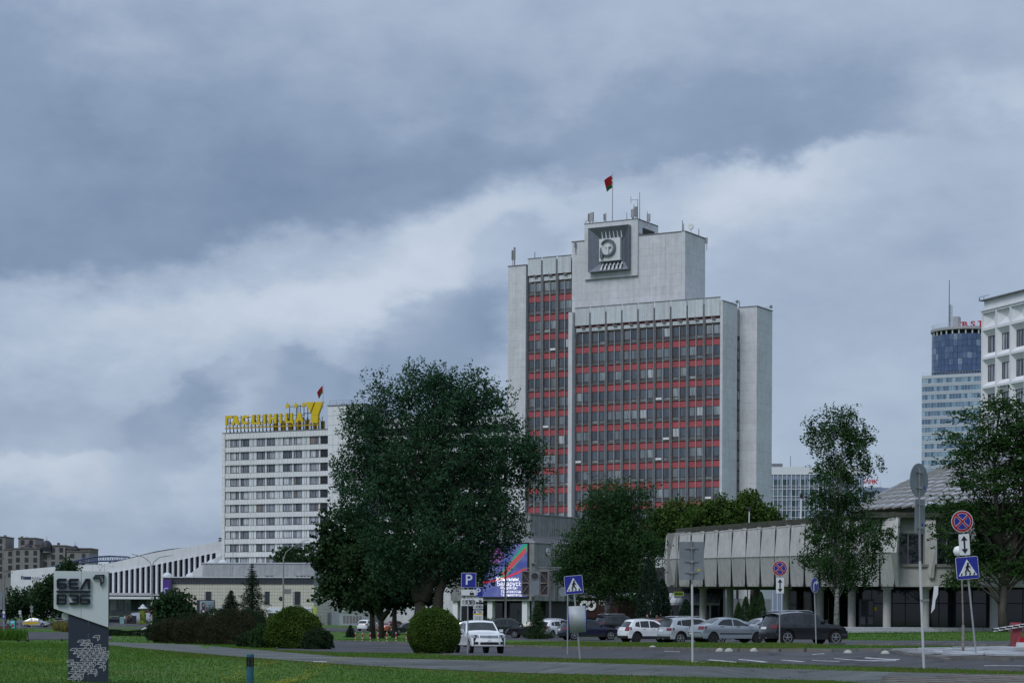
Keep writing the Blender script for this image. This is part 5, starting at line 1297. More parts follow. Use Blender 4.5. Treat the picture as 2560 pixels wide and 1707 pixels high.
kerb('kerb', [ground(a, b) for a, b in [(2226, 1629), (2270, 1640), (2362, 1651), (2480, 1650), (2600, 1649.5)]], parent=K1, lift=-.05)
# brown pavers in the near right corner
pav = tag(bpy.data.objects.new('pavement', None), kind='structure'); COL.objects.link(pav)
pp_ = [ground(a, b) for a, b in [(2235, 1690), (2330, 1694), (2440, 1687.5), (2600, 1688.5), (2600, 1725), (2235, 1712)]]
pq = [(p.x, p.y) for p in pp_]; cP = sum(pp_, Vector()) / len(pp_)
pm = MB().box(-.47, -.22, -.05, .47, .22, .012).mesh('paver', M_brick)
for j in range(-40, 41):
    for i in range(-12, 13):
        a = -.5; u_, v_ = (i + .5 * (j % 2)) * 1.0, j * .48
        x, y = cP.x + u_ * cos(a) - v_ * sin(a), cP.y + u_ * sin(a) + v_ * cos(a)
        if inside(pq, [x], [y])[0]: link('paver', pm, pav, (x, y, zt(x, y) + .014 + random.uniform(0, .006)), (random.uniform(-.004, .004), random.uniform(-.004, .004), a))
KB = np.array([(p.x, p.y) for p in seen(RU, 1180, 2590)])
def near_kerb(x, y): return np.abs(y - np.interp(x, KB[:, 0], KB[:, 1], left=-99, right=-99)) < .42
# worn markings on the road
def mark_quad(pts, dz=.02):
    g = [ground(a, b) for a, b in pts]; k = 6; V = []
    for i in range(k + 1):
        for p in (g[0].lerp(g[1], i / k), g[3].lerp(g[2], i / k)): V.append((p.x, p.y, zt(p.x, p.y) + dz))
    return V, [(2*i, 2*i+2, 2*i+3, 2*i+1) for i in range(k)]
for q in [[(1700, 1651.5), (1765, 1656), (1762, 1657), (1697, 1652.5)], [(1775, 1649), (1845, 1655.5), (1835, 1657), (1768, 1650.5)], [(1850, 1648), (1922, 1655), (1908, 1656), (1842, 1649)], [(1955, 1649.5), (2015, 1654), (2005, 1655), (1950, 1650.5)],
          [(2165, 1643.5), (2250, 1648), (2247, 1650), (2160, 1645)], [(2085, 1645.5), (2240, 1651), (2240, 1652.5), (2085, 1646.8)], [(2030, 1650), (2100, 1653), (2098, 1654), (2030, 1651)], [(2460, 1664), (2600, 1666), (2600, 1667), (2460, 1665)], [(1660, 1627.5), (1700, 1629), (1700, 1629.8), (1660, 1628.2)], [(2030, 1635.5), (2060, 1633.5), (2062, 1634.5), (2032, 1636.5)], [(783, 1653.3), (818, 1653.3), (818, 1655), (783, 1655)]]:
    v, f = mark_quad(q); MB().add(v, f).build('road_marking', M_line, ROAD)
# ------------------------------------------------------------ grass blades and flowers
def blades(name, N_, rmin, rmax, b0, b1, h0, h1, m, keep=None, seed=1, w=.012, dz=0.0, label=None):
    rs = np.random.RandomState(seed); bb = np.radians(rs.uniform(b0, b1, N_)); rr = np.exp(rs.uniform(math.log(rmin), math.log(rmax), N_))
    x, y = rr * np.sin(bb), rr * np.cos(bb); k = np.ones(N_, bool)
    for pl in POLYS: k &= ~inside(pl, x, y)
    if len(KB): k &= ~near_kerb(x, y)
    if keep is not None: k &= keep(x, y)
    x, y, rr = x[k], y[k], rr[k]; n = len(x); z = zt_np(x, y) + dz
    # wider, sparser tufts with distance keep the cover even
    ww = (w * rr / 60.0)[:, None]; hh = rs.uniform(h0, h1, n); a = rs.uniform(0, 2*pi, n); le = rs.uniform(0, .8, n) * hh; la = rs.uniform(0, 2*pi, n)
    d = np.stack([np.cos(a), np.sin(a), np.zeros(n)], -1); c = np.stack([x, y, z - .01], -1)
    tip = c + np.stack([np.cos(la) * le, np.sin(la) * le, hh], -1)
    V = np.stack([c - d * ww, c + d * ww, tip], 1)
    return stuff(link(name, np_mesh(name, V, np.arange(3 * n).reshape(n, 3), m, nper=3)))
def lawn_noise(x, y): return np.sin(x * .9 + 2 * np.sin(y * .21)) * np.sin(y * .33 + 1.3 * np.sin(x * .5))
blades('grass', 170000, 46, 135, -15.5, 15.5, .035, .10, M_blade, None, 1, .016)
blades('grass', 60000, 120, 330, -15.5, 15.5, .05, .14, M_blade, None, 2, .016)
pe = np.array([(p.x, p.y) for p in edge_pts(path_up, 60)] ), np.array([(p.x, p.y) for p in edge_pts(path_lo, 60)])
def near_path(x, y):
    r = np.full(x.shape, 1e9)
    for E in pe + (np.array([(p.x, p.y) for p in RL]),):
        for i in range(0, len(E), 1): r = np.minimum(r, np.hypot(x - E[i, 0], (y - E[i, 1]) * .8))
    return r < 1.9 + 1.1 * lawn_noise(x * 3, y * 2)
blades('dry_grass', 190000, 52, 130, -13.5, 14, .03, .07, M_blade_dry, near_path, 3, .013)
vp = np.array([(p.x, p.y) for p in VU] + [(p.x, p.y) for p in reversed(VL)])
blades('grass', 60000, 85, 140, -2, 9.5, .04, .10, M_blade, lambda x, y: inside(vp, x, y), 4, .012, .11)
blades('dry_grass', 90000, 85, 140, -2, 9.5, .03, .08, M_blade_dry, lambda x, y: inside(vp, x, y) & (lawn_noise(x * 2, y * 2) > -.25), 5, .010, .11)
def flowers():
    rs = np.random.RandomState(9); pts = []
    for _ in range(900):
        t = rs.rand(); px = 560 + 310 * t + rs.randn() * 14; py = 1703 - 52 * t ** 1.1 + rs.randn() * (3.2 + 2 * (1 - t)); pts.append((px, py))
    for cx, cy, sx, sy, n in ((40, 1646, 40, 5, 160), (90, 1655, 40, 5, 120), (140, 1659, 22, 3, 60), (20, 1632, 30, 4, 60), (515, 1694, 25, 6, 70), (130, 1705, 30, 2, 30), (240, 1660, 60, 8, 40)):
        for _ in range(n): pts.append((cx + rs.randn() * sx, cy + rs.randn() * sy))
    b = MB()
    for px, py in pts:
        if py > 1740 or py < 1620: continue
        u, v = uv(px, py); g = None
        # cheap drop on the land
        Y = 70.0
        for _ in range(8): Y = (CZ - zt(u / F * Y, Y)) * F / max(v, 5)
        x = u / F * Y; z = zt(x, Y) + rs.uniform(.08, .15); r = rs.uniform(.028, .05)
        b.add([(x - r, Y, z), (x, Y - r, z + .004), (x + r, Y, z), (x, Y + r, z + .004)], [(0, 1, 2, 3)])
    stuff(b.build('yellow_flowers', mat('dandelion', (.55, .42, .01), .7, .1)))
flowers()
# ------------------------------------------------------------ trees, bushes, hedges
def leafmat(n, a, b, scale=.35, trans=.22): return mat(n, a, .75, .3, scale, 0, .08, col2=b, detail=8, trans=trans, contrast=1.2)
L_pop = leafmat('poplar_leaf', (.020, .055, .027), (.046, .105, .052))
L_map = leafmat('maple_leaf', (.018, .042, .018), (.034, .070, .026))
L_bir = leafmat('birch_leaf', (.019, .052, .017), (.042, .092, .030))
L_brt = leafmat('bright_leaf', (.036, .075, .016), (.070, .125, .026))
L_loc = leafmat('locust_leaf', (.022, .060, .018), (.048, .106, .030))
L_spr = leafmat('spruce_needle', (.014, .030, .020), (.026, .050, .030), .8, .1)
L_thu = leafmat('thuja_leaf', (.018, .045, .016), (.034, .075, .024), .8, .1)
L_brn = leafmat('brownish_leaf', (.020, .032, .014), (.050, .044, .022), .5)
L_dsh = leafmat('dark_shrub_leaf', (.018, .036, .016), (.032, .056, .024), .6)
L_ylw = leafmat('yellow_green_leaf', (.036, .076, .012), (.078, .130, .022), .6)
L_sph = leafmat('clipped_bush_leaf', (.036, .078, .012), (.075, .130, .024), .7)
M_bark = mat('bark', (.085, .075, .065), .95, .35, 3.0, .5, .2, stretch=(1, 1, .25))
M_birch = mat('birch_bark', (.42, .41, .39), .9, .5, 3.5, .3, .2, col2=(.06, .055, .05), stretch=(1, 1, 2.5), contrast=1.6)
def leaf_obj(name, C, size, m, parent, rs, aspect=.62, up=.25, droop=0.0):
    n = len(C); a = rs.randn(n, 3); a[:, 2] *= (1 - up); a[:, 2] -= droop; a /= np.linalg.norm(a, axis=1)[:, None] + 1e-9
    b = rs.randn(n, 3); b -= a * (a * b).sum(1)[:, None]; b /= np.linalg.norm(b, axis=1)[:, None] + 1e-9
    s = (size * rs.uniform(.6, 1.35, n))[:, None]; nn = np.cross(a, b) * s * .12
    V = np.stack([C - a * s * .5, C + b * s * aspect * .5 + nn, C + a * s * .5, C - b * s * aspect * .5 + nn], 1)
    return link(name, np_mesh(name, V, np.arange(4 * n).reshape(n, 4), m), parent)
def lobes_px(Y, base, L_, dscale=.85, dy=None, seed=0):
    rs = random.Random(seed); s = F / Y; out = []
    for l in L_:
        cx, cy, rx, ry = l[:4]; yoff = l[4] if len(l) > 4 else rs.uniform(-.35, .35) * rx / s
        p = P(cx, cy, Y) - base; out.append((p.x, p.y + yoff, p.z, rx / s, max(rx, ry) / s * dscale, ry / s))
    return out
def crown_points(lobes, n_bough, per, sig, rs, shell=.55, flat=1.0, bias=(0, 0, .5), spray=1.0):
    """boughs on and in the lobes, leafy sprays on each bough, leaves strung along each spray"""
    Lb = np.array(lobes); vol = (Lb[:, 3] * Lb[:, 4] * Lb[:, 5]) ** .72; ks = rs.choice(len(Lb), n_bough, p=vol / vol.sum())
    d = rs.randn(n_bough, 3); d /= np.linalg.norm(d, axis=1)[:, None]; r = rs.uniform(shell, 1.0, n_bough) ** .7
    ctr = Lb[ks, :3] + d * Lb[ks, 3:] * (r * .93)[:, None]
    ns = rs.randint(5, 10, n_bough); J = np.repeat(np.arange(n_bough), ns); m = len(J)
    st = ctr[J] + np.clip(rs.randn(m, 3), -1.6, 1.6) * sig * np.array([1, 1, flat])
    dr = d[J] * .7 + np.array(bias) + rs.randn(m, 3) * .45; dr[:, 2] *= (1 if flat >= 1 else flat); dr /= np.linalg.norm(dr, axis=1)[:, None]
    ln = spray * rs.uniform(.45, 1.35, m); nl = np.maximum((per * ln / spray).astype(int), 4); I = np.repeat(np.arange(m), nl)
    t = rs.uniform(0, 1, len(I)); off = np.clip(rs.randn(len(I), 3), -1.7, 1.7) * (spray * .17 * (1.15 - .6 * t))[:, None]; off[:, 2] *= min(flat, 1)
    return ctr, st[I] + dr[I] * (ln[I] * t)[:, None] + off
def limbs(b, trunk, ctr, n, rs, r0, rise=.5):
    T = [Vector(p) for p in trunk]; H0 = T[0].z; H1 = T[-1].z
    sel = rs.choice(len(ctr), min(n, len(ctr)), replace=False)
    for i in sel:
        e = Vector(ctr[i]); f = min(max((e.z - H0) / (H1 - H0) * rs.uniform(.62, .92), .16), .97); k = f * (len(T) - 1); j = min(int(k), len(T) - 2); s = T[j].lerp(T[j + 1], k - j)
        if (e - s).length < .3: continue
        mid = s.lerp(e, .5) + Vector((rs.randn() * .25, rs.randn() * .25, rise * (e - s).length * .18)); L_ = (e - s).length
        rr = r0 * (.07 + .17 * (1 - f)) * min(1.2, L_ / 6 + .25)
        b.tube([s, s.lerp(mid, .6) + Vector((0, 0, .05)), mid, mid.lerp(e, .55), e], [rr, rr * .8, rr * .6, rr * .38, rr * .12], 5)
def tree(name, label, base, Y, L_, lm, bark, trunk_px, r0, n_clump, per, sig, size, seed, nl=60, group=None, cat='tree', aspect=.62, shell=.5, flat=1.0, droop=0, up=.25, stems=None, dscale=.85, limb_rise=.5, bias=(0, 0, .5), spray=1.0):
    R = thing(name, label, cat, base, 0, group); rs = np.random.RandomState(seed)
    lobes = lobes_px(Y, base, L_, dscale, seed=seed)
    ctr, C = crown_points(lobes, n_clump, per, sig, rs, shell, flat, bias, spray)
    b = MB()
    for tp in (stems or [trunk_px]):
        pts = [P(x, y, Y) - base for x, y in tp]; pts[0].z = min(pts[0].z, -.2) if tp is (stems or [trunk_px])[0] else pts[0].z
        n = len(pts); b.tube(pts, [r0 * (1.25 if i == 0 else 1) * (1 - .8 * i / (n - 1)) for i in range(n)], 9)
    limbs(b, [P(x, y, Y) - base for x, y in trunk_px], ctr, nl, rs, r0, limb_rise)
    b.build('trunk', bark, R, smooth='all')
    leaf_obj('crown', C, size, lm, R, rs, aspect, up, droop)
    return R
def at_g(px, Y): return G(px, Y)
tree('poplar_tree', 'huge broad dark poplar standing between the hotel and the red tower', at_g(1060, 236), 236,
     [(1080, 1010, 130, 72), (972, 1012, 50, 60), (1195, 1020, 75, 72), (1130, 972, 50, 36), (918, 1105, 56, 80), (1080, 1150, 190, 135), (1250, 1150, 90, 80), (1318, 1140, 42, 42), (1330, 1200, 36, 40), (1282, 1070, 30, 36), (935, 1250, 90, 105), (1080, 1330, 180, 135), (1235, 1290, 70, 90), (1160, 1415, 90, 62), (872, 1180, 34, 42), (868, 1060, 18, 30), (900, 1040, 24, 24), (1275, 1340, 30, 42), (1000, 1430, 95, 50), (1035, 945, 14, 16), (1180, 948, 14, 20), (935, 965, 13, 20), (1255, 1000, 13, 20), (1090, 935, 12, 14), (1150, 1420, 80, 50), (1225, 1395, 34, 34), (1240, 1370, 30, 26)],
     L_pop, M_bark, [(1045, 1560), (1052, 1480), (1062, 1380), (1075, 1250), (1085, 1120), (1090, 980)], .62, 1600, 12, .62, .29, 11, 150, stems=[[(1045, 1560), (1052, 1480), (1062, 1380), (1075, 1250), (1085, 1120), (1090, 980)], [(1056, 1500), (1085, 1430), (1110, 1330), (1150, 1200), (1190, 1060)], [(1048, 1500), (1020, 1400), (985, 1280), (965, 1120)], [(1090, 1556), (1098, 1480), (1130, 1400), (1200, 1300), (1270, 1180)]], up=.1, spray=1.25, bias=(0, 0, .7), shell=.2)
tree('maple_tree', 'dark maple leaning left in front of the cream building', at_g(931, 258), 258, [(865, 1320, 62, 62), (835, 1395, 55, 75), (890, 1430, 80, 75), (850, 1485, 52, 32), (900, 1490, 60, 26), (880, 1370, 80, 70)], L_map, M_bark, [(932, 1575), (930, 1530), (922, 1470), (905, 1400), (880, 1330)], .36, 330, 9, .5, .40, 12, 40, 'maples under the poplar', aspect=.9, bias=(0, 0, .0), spray=.9, up=.5)
tree('maple_tree', 'maple with a forked trunk just right of the leaning maple', at_g(953, 252), 252, [(930, 1410, 70, 60), (960, 1450, 70, 60), (930, 1492, 60, 32), (985, 1400, 60, 60)], L_map, M_bark, [(953, 1577), (953, 1530), (956, 1480), (960, 1420)], .36, 260, 9, .5, .38, 13, 40, 'maples under the poplar', aspect=.9, bias=(0, 0, .0), spray=.9, up=.5, stems=[[(953, 1577), (953, 1530), (956, 1480), (960, 1420)], [(953, 1545), (972, 1525), (985, 1490), (990, 1440)], [(953, 1545), (935, 1515), (925, 1470)]])
tree('maple_tree', 'maple with a straight trunk close to the orange car', at_g(986, 246), 246, [(1000, 1440, 70, 55), (1040, 1470, 60, 40), (970, 1480, 60, 35)], L_map, M_bark, [(986, 1578), (986, 1530), (990, 1480), (996, 1420)], .33, 210, 9, .5, .36, 14, 36, 'maples under the poplar', aspect=.9, bias=(0, 0, .0), spray=.9, up=.5)
tree('birch_tree', 'wide weeping birch in front of the lower red floors', at_g(1520, 208), 208, [(1520, 1245, 62, 44), (1580, 1250, 45, 42), (1530, 1330, 92, 75), (1470, 1370, 55, 55), (1580, 1380, 70, 75), (1430, 1375, 40, 32), (1490, 1440, 85, 50), (1570, 1450, 70, 45), (1425, 1420, 30, 40)],
     L_bir, M_birch, [(1518, 1550), (1516, 1490), (1518, 1420), (1528, 1330), (1535, 1240)], .24, 820, 11, .45, .22, 21, 70, 'birches', flat=1.2, droop=.5, bias=(0, 0, -.9), spray=1.1, shell=.3, stems=[[(1518, 1550), (1516, 1490), (1518, 1420), (1528, 1330), (1535, 1240)], [(1517, 1530), (1540, 1470), (1570, 1400), (1585, 1280)]])
tree('birch_tree', 'slender open birch with a white trunk in front of the concrete panels', at_g(2092, 193), 193, [(2105, 1055, 55, 36), (2140, 1080, 40, 40), (2070, 1090, 50, 40), (2120, 1140, 62, 62), (2165, 1150, 28, 26), (2085, 1200, 62, 55), (2130, 1240, 62, 50), (2050, 1250, 40, 40), (2100, 1310, 80, 50), (2165, 1330, 55, 45), (2050, 1330, 50, 36), (2085, 1390, 80, 50), (2200, 1340, 34, 40), (2150, 1420, 62, 42), (2040, 1385, 40, 26), (2100, 1440, 55, 26), (2030, 1068, 18, 14)],
     L_bir, M_birch, [(2091, 1560), (2092, 1500), (2095, 1420), (2098, 1320), (2102, 1200), (2108, 1040)], .24, 500, 11, .30, .21, 22, 90, 'birches', flat=1.1, droop=.45, shell=.25, bias=(0, 0, -.7), spray=.85)
for i, (lab, px, Y, LL_) in enumerate([('bright green maple behind the left end of the concrete panels', 1690, 285, [(1690, 1300, 50, 42), (1650, 1330, 45, 50), (1735, 1308, 42, 42), (1700, 1345, 80, 40)]), ('bright green maple in the middle of the row behind the concrete pavilion', 1790, 282, [(1790, 1290, 42, 38), (1760, 1315, 55, 40), (1830, 1308, 42, 40)]), ('bright green maple at the foot of the tower flank', 1880, 280, [(1868, 1275, 28, 32), (1900, 1300, 40, 30), (1850, 1312, 45, 32), (1925, 1308, 22, 18)])]):
    tree('maple_tree', lab, at_g(px, Y), Y, LL_, L_brt, M_bark, [(px, 1560), (px, 1440), (px, 1300)], .3, 260, 9, .5, .34, 30 + i, 40, 'bright maples behind the pavilion', aspect=.85, spray=.9, bias=(0, 0, .4), up=.4)
tree('locust_tree', 'tall layered locust tree with feathery leaves in front of the coffered office', at_g(2508, 209), 209, [(2440, 1035, 45, 24), (2520, 1015, 60, 28), (2560, 1060, 60, 40), (2395, 1095, 40, 22), (2470, 1100, 70, 40), (2410, 1150, 50, 24), (2540, 1150, 80, 60), (2460, 1205, 90, 36), (2375, 1265, 45, 24), (2430, 1300, 85, 42), (2530, 1290, 90, 70), (2390, 1370, 50, 30), (2470, 1390, 90, 45), (2560, 1410, 80, 45), (2620, 1150, 90, 140), (2640, 1320, 100, 100), (2410, 1440, 50, 26), (2355, 1330, 30, 22)],
     L_loc, M_bark, [(2508, 1570), (2506, 1520), (2512, 1450), (2500, 1360), (2490, 1250), (2485, 1130), (2500, 1020)], .42, 860, 13, .55, .26, 41, 80, shell=.15, flat=.42, bias=(0, 0, .1), spray=1.1, up=.7, stems=[[(2508, 1570), (2506, 1520), (2512, 1450), (2500, 1360), (2490, 1250), (2485, 1130), (2500, 1020)], [(2510, 1460), (2535, 1360), (2560, 1240), (2565, 1100)], [(2500, 1360), (2460, 1290), (2420, 1250)]])
for lab, px, Y, LL_, sd in [('round dark green tree beside the white pylon in front of the sports hall', 150, 400, [(150, 1480, 45, 40), (120, 1495, 45, 40), (165, 1510, 35, 35)], 51), ('dark tree left of the round tree by the far road', 60, 405, [(70, 1505, 40, 35), (35, 1515, 30, 30), (100, 1515, 30, 30)], 52), ('dark tree top rising behind the white pylon sign', 172, 430, [(172, 1425, 22, 13), (165, 1450, 26, 25)], 53),
                         ('leafy tree showing above the concrete roof house beside the hotel', 735, 432, [(712, 1395, 26, 22), (755, 1397, 30, 20), (735, 1415, 45, 20)], 54), ('small loose tree beside the cream building corner', 445, 300, [(440, 1510, 30, 18), (412, 1526, 22, 18), (470, 1530, 20, 16), (440, 1542, 38, 18)], 55)]:
    tree('broadleaf_tree', lab, at_g(px, Y), Y, LL_, L_map, M_bark, [(px, 1570), (px, 1520), (px, LL_[0][1])], .3, 150, 8, .6, .44, sd, 24, aspect=.8, bias=(0, 0, .2))
# bare twiggy shrub
def bare():
    base = at_g(525, 290); R = thing('bare_shrub', 'leafless twiggy shrub in front of the cream wall', 'shrub', base); rs = random.Random(3); b = MB()
    for i in range(60):
        a = rs.uniform(0, 2*pi); l = rs.uniform(2.2, 4.6); sp = rs.uniform(.1, .75); p = Vector((0, 0, 0)); d = Vector((cos(a) * sp, sin(a) * sp, 1)).normalized(); pts = [p]
        for k in range(5): d = (d + Vector((rs.uniform(-.3, .3), rs.uniform(-.3, .3), .1))).normalized(); p = p + d * l / 5; pts.append(p)
        b.tube(pts, [.05, .04, .03, .022, .015, .008], 4)
        for k in range(2, 6): b.cyl(pts[k], pts[k] + Vector((rs.uniform(-.6, .6), rs.uniform(-.6, .6), rs.uniform(0, .6))), .012, .005, 3)
    b.build('twigs', mat('twig', (.10, .075, .06), .9), R)
bare()
def conifer(name, label, base, H, Rb, seed, lm, dens=1.0, sparse=.0, group=None, droop=.35, cat='tree', z0=.06, size=.17):
    R = thing(name, label, cat, base, 0, group); rs = np.random.RandomState(seed); b = MB().tube([(0, 0, -.2), (0, 0, H * .5), (0, 0, H)], [H * .018 + .03, H * .011 + .02, .01], 7); pts = []
    nw = int(H * 3.2 * dens) + 5
    for k in range(nw):
        f = z0 + (1 - z0) * k / nw; z = H * f; r = Rb * (1 - f) ** .85 * rs.uniform(.75, 1.1); nbz = int(6 + 5 * (1 - f))
        for j in range(nbz):
            if rs.rand() < sparse: continue
            a = 2 * pi * (j + rs.rand() * .7) / nbz; rr = r * rs.uniform(.6, 1.1) + .05; e = Vector((cos(a) * rr, sin(a) * rr, z - rr * droop + rr * rr * .04)); s = Vector((0, 0, z))
            b.cyl(s, e, .02 + .01 * H / 8, .006, 4, caps=False)
            m = max(5, int(rr * 26 * dens))
            t = rs.uniform(.12, 1.05, m); w = .18 * rr * (1.1 - t) + .05
            P_ = np.array([tuple(s.lerp(e, x)) for x in t]); o = rs.randn(m, 3) * np.stack([w, w, w * .5], -1); o[:, 2] -= np.abs(rs.randn(m)) * .07 * rr; pts.append(P_ + o)
    b.build('trunk', M_bark, R); leaf_obj('crown', np.concatenate(pts), size, lm, R, rs, .28, .3, .3); return R
conifer('spruce_tree', 'thin open spruce rising in front of the cream building', at_g(630, 235), 8.4, 3.1, 61, L_spr, 1.15, .22, 'spruces', .22, size=.24)
conifer('spruce_tree', 'low broad dark spruce beside the thin spruce', at_g(577, 228), 5.2, 3.0, 62, L_spr, 1.8, 0, 'spruces', .25, size=.22)
conifer('spruce_tree', 'dark bushy spruce filling the foot of the thin spruce', at_g(620, 222), 3.4, 2.5, 63, L_spr, 2.0, 0, 'spruces', .25)
conifer('fir_tree', 'bright green fir between the pylon column and the parked cars', at_g(1343, 168), 3.1, 1.35, 64, L_thu, 2.4, 0, None, .2, size=.13)
conifer('fir_tree', 'small bushy fir on the lawn left of the striped posts', ground(876, 1592), 1.7, 1.0, 65, L_spr, 2.6, 0, 'small firs on the lawn', .15)
conifer('fir_tree', 'tiny fir behind the middle of the striped posts', ground(955, 1589), 1.0, .5, 66, L_spr, 3, 0, 'small firs on the lawn', .15)
conifer('fir_tree', 'low spreading fir near the last striped posts', ground(985, 1588), 1.1, .85, 67, L_spr, 3, 0, 'small firs on the lawn', .1)
def column_bush(name, label, base, H, Rb, seed, lm, group=None, size=.12, n=6000):
    R = thing(name, label, 'thuja', base, 0, group); rs = np.random.RandomState(seed)
    f = rs.uniform(.0, 1, n); a = rs.uniform(0, 2*pi, n); r = Rb * np.minimum(1.0, (1 - f) * 1.7) ** .6 * (1 + .12 * np.sin(a * 5 + f * 9)) * rs.uniform(.6, 1.05, n)
    C = np.stack([np.cos(a) * r, np.sin(a) * r, f * H], -1); MB().tube([(0, 0, -.2), (0, 0, H * .8)], [.08, .03], 6).build('trunk', M_bark, R); leaf_obj('crown', C, size, lm, R, rs, .4, -.6); return R
for i, (px, Y, H, r, lab) in enumerate([(1846, 196, 2.9, .5, 'leftmost of four slim thujas under the concrete panels'), (1864, 195, 3.4, .55, 'second thuja from the left under the concrete panels'), (1884, 194, 3.3, .55, 'third thuja from the left under the concrete panels'), (1902, 193, 3.8, .55, 'tallest, rightmost of four thujas under the concrete panels'), (1622, 200, 7.0, 1.2, 'tall dark thuja right of the weeping birch'), (1655, 203, 5.2, .95, 'lower thuja by the left end of the pavilion'), (1715, 240, 3.6, .9, 'dark thuja under the pavilion behind the sign back')]):
    column_bush('thuja', lab, at_g(px, Y), H, r, 70 + i, L_thu if i < 4 else L_spr, 'thujas near the pavilion', .13 if i < 4 else .2, 5000 if i < 4 else 9000)
def bush(name, label, base, rx, ry, h, lm, seed, n=14000, size=.09, bump=.12, group=None, cat='bush', k=3.0, aspect=.6, lump=None, cut=-.55):
    R = thing(name, label, cat, base, 0, group); rs = np.random.RandomState(seed)
    d = rs.randn(n, 3); d /= np.linalg.norm(d, axis=1)[:, None]; d = d[d[:, 2] > cut]; m = len(d)
    lumpv = bump * (np.sin(d[:, 0] * k * 2 + seed) * np.sin(d[:, 1] * k * 2.3 + 1) + .6 * np.sin(d[:, 2] * k * 3 + d[:, 0] * 4) + .5 * np.sin(d[:, 0] * 17 + d[:, 2] * 13) * np.sin(d[:, 1] * 15 + d[:, 2] * 9))
    r = (1 + lumpv) * rs.uniform(.72, 1.03, m) ** .5
    hh = h / (1 - cut) ; C = np.stack([d[:, 0] * rx * r, d[:, 1] * ry * r, d[:, 2] * hh * r - cut * hh], -1); C = C[C[:, 2] > 0]
    st = MB(); rr = random.Random(seed)
    for _ in range(14): a = rr.uniform(0, 2*pi); q = rr.uniform(.3, .75); st.cyl((cos(a) * .1, sin(a) * .1, -.05), (cos(a) * rx * q, sin(a) * ry * q, h * rr.uniform(.3, .8)), .03, .01, 5)
    st.build('stem', M_bark, R)
    # dense inner twigs and shaded leaves
    d2 = rs.randn(n // 4, 3); d2 /= np.linalg.norm(d2, axis=1)[:, None]; C2 = d2 * np.array([rx, ry, hh]) * rs.uniform(.55, .8, (n // 4, 1)); C2[:, 2] -= cut * hh; C2 = C2[C2[:, 2] > 0]
    k_ = 90; ds = rs.randn(k_, 3); ds[:, 2] = np.abs(ds[:, 2]) * .9; ds /= np.linalg.norm(ds, axis=1)[:, None]; tt = rs.uniform(.92, 1.0, (k_, 14, 1)) + rs.uniform(0, .20, (k_, 1, 1)) * np.linspace(0, 1, 14)[None, :, None] ** 1.2
    C3 = (ds[:, None] * np.array([rx, ry, hh]) * tt + rs.randn(k_, 14, 3) * .03).reshape(-1, 3); C3[:, 2] -= cut * hh; C = np.concatenate([C, C3[C3[:, 2] > 0]])
    leaf_obj('foliage', np.concatenate([C, C2]), size, lm, R, rs, aspect, .1); return R
gp = lambda px, py: ground(px, py)
bush('round_bush', 'large clipped round bush hiding the front wheel of the white pickup', gp(1085, 1633), 1.36, 1.36, 2.32, L_sph, 81, 30000, .085, .03, cut=-.75)
bush('yellow_green_bush', 'large yellow-green dome-shaped bush beside the path', gp(735, 1620), 1.62, 1.4, 2.35, L_ylw, 82, 26000, .10, .07, cut=-.55)
bush('shrub', 'dark ragged shrub right of the yellow-green bush', gp(795, 1622), .82, .8, 1.12, L_dsh, 83, 9000, .085, .14, cut=-.5)
bush('shrub', 'low grey-green shrub left of the yellow-green bush', gp(622, 1617), .72, .7, .85, L_dsh, 84, 7000, .08, .16, cut=-.5)
bush('shrub', 'mid green shrub touching the left side of the yellow-green bush', gp(655, 1619), .66, .7, 1.3, L_bir, 85, 8000, .085, .14, cut=-.5)
for i, (px, py, rx, h, lm, lab) in enumerate([(430, 1606, 1.9, 2.1, L_brn, 'brownish clipped shrub at the left end of the long dark clump'), (500, 1609, 2.2, 2.5, L_brn, 'brown tinged shrub second from the left in the dark clump'), (575, 1611, 2.3, 2.9, L_brn, 'tall brown streaked shrub in the middle of the dark clump'), (625, 1606, 1.8, 2.9, L_dsh, 'dark green shrub at the right end of the dark clump'), (540, 1600, 2.6, 3.0, L_dsh, 'dark green shrub at the back of the dark clump'), (405, 1600, 1.5, 1.9, L_dsh, 'dark green shrub behind the left end of the dark clump'), (465, 1600, 1.8, 2.5, L_dsh, 'dark green shrub behind the brown tinged shrub')]):
    bush('shrub', lab, gp(px, py), rx, rx * .8, h, lm, 90 + i, 15000, .11, .12, 'shrubs in the dark clump', cut=-.5)
def hedge(name, label, p0, p1, w, h, lm, seed, n, size=.14, cat='hedge'):
    R = thing(name, label, cat, p0); rs = np.random.RandomState(seed); d = p1 - p0; L_ = Vector((d.x, d.y)).length; ux = Vector((d.x, d.y, 0)) / L_; nx = Vector((-ux.y, ux.x, 0))
    t = rs.rand(n) * L_; a = rs.uniform(-1, 1, n); z = rs.uniform(0, 1, n); side = rs.rand(n) < .6
    a = np.where(side, np.sign(a) * rs.uniform(.8, 1.03, n), a); z = np.where(side, z, rs.uniform(.88, 1.03, n)); z *= 1 + .05 * np.sin(t * 1.7)
    x = ux.x * t + nx.x * a * w / 2; y = ux.y * t + nx.y * a * w / 2; g = zt_np(x + p0.x, y + p0.y) - p0.z
    MB().box(0, -.02, 0, .04, .02, h * .8).build('stem', M_bark, R); leaf_obj('foliage', np.stack([x, y, g + z * h], -1), size, lm, R, rs, .6, .1)
hedge('hedge', 'long clipped hedge behind the lawn right of the white pylon', G(268, 300), G(392, 300), 1.5, 1.25, L_dsh, 101, 16000)
hedge('hedge', 'row of low evergreens in front of the flat roofed annexe', G(1445, 212), G(1640, 208), 1.6, 1.5, L_thu, 102, 12000)
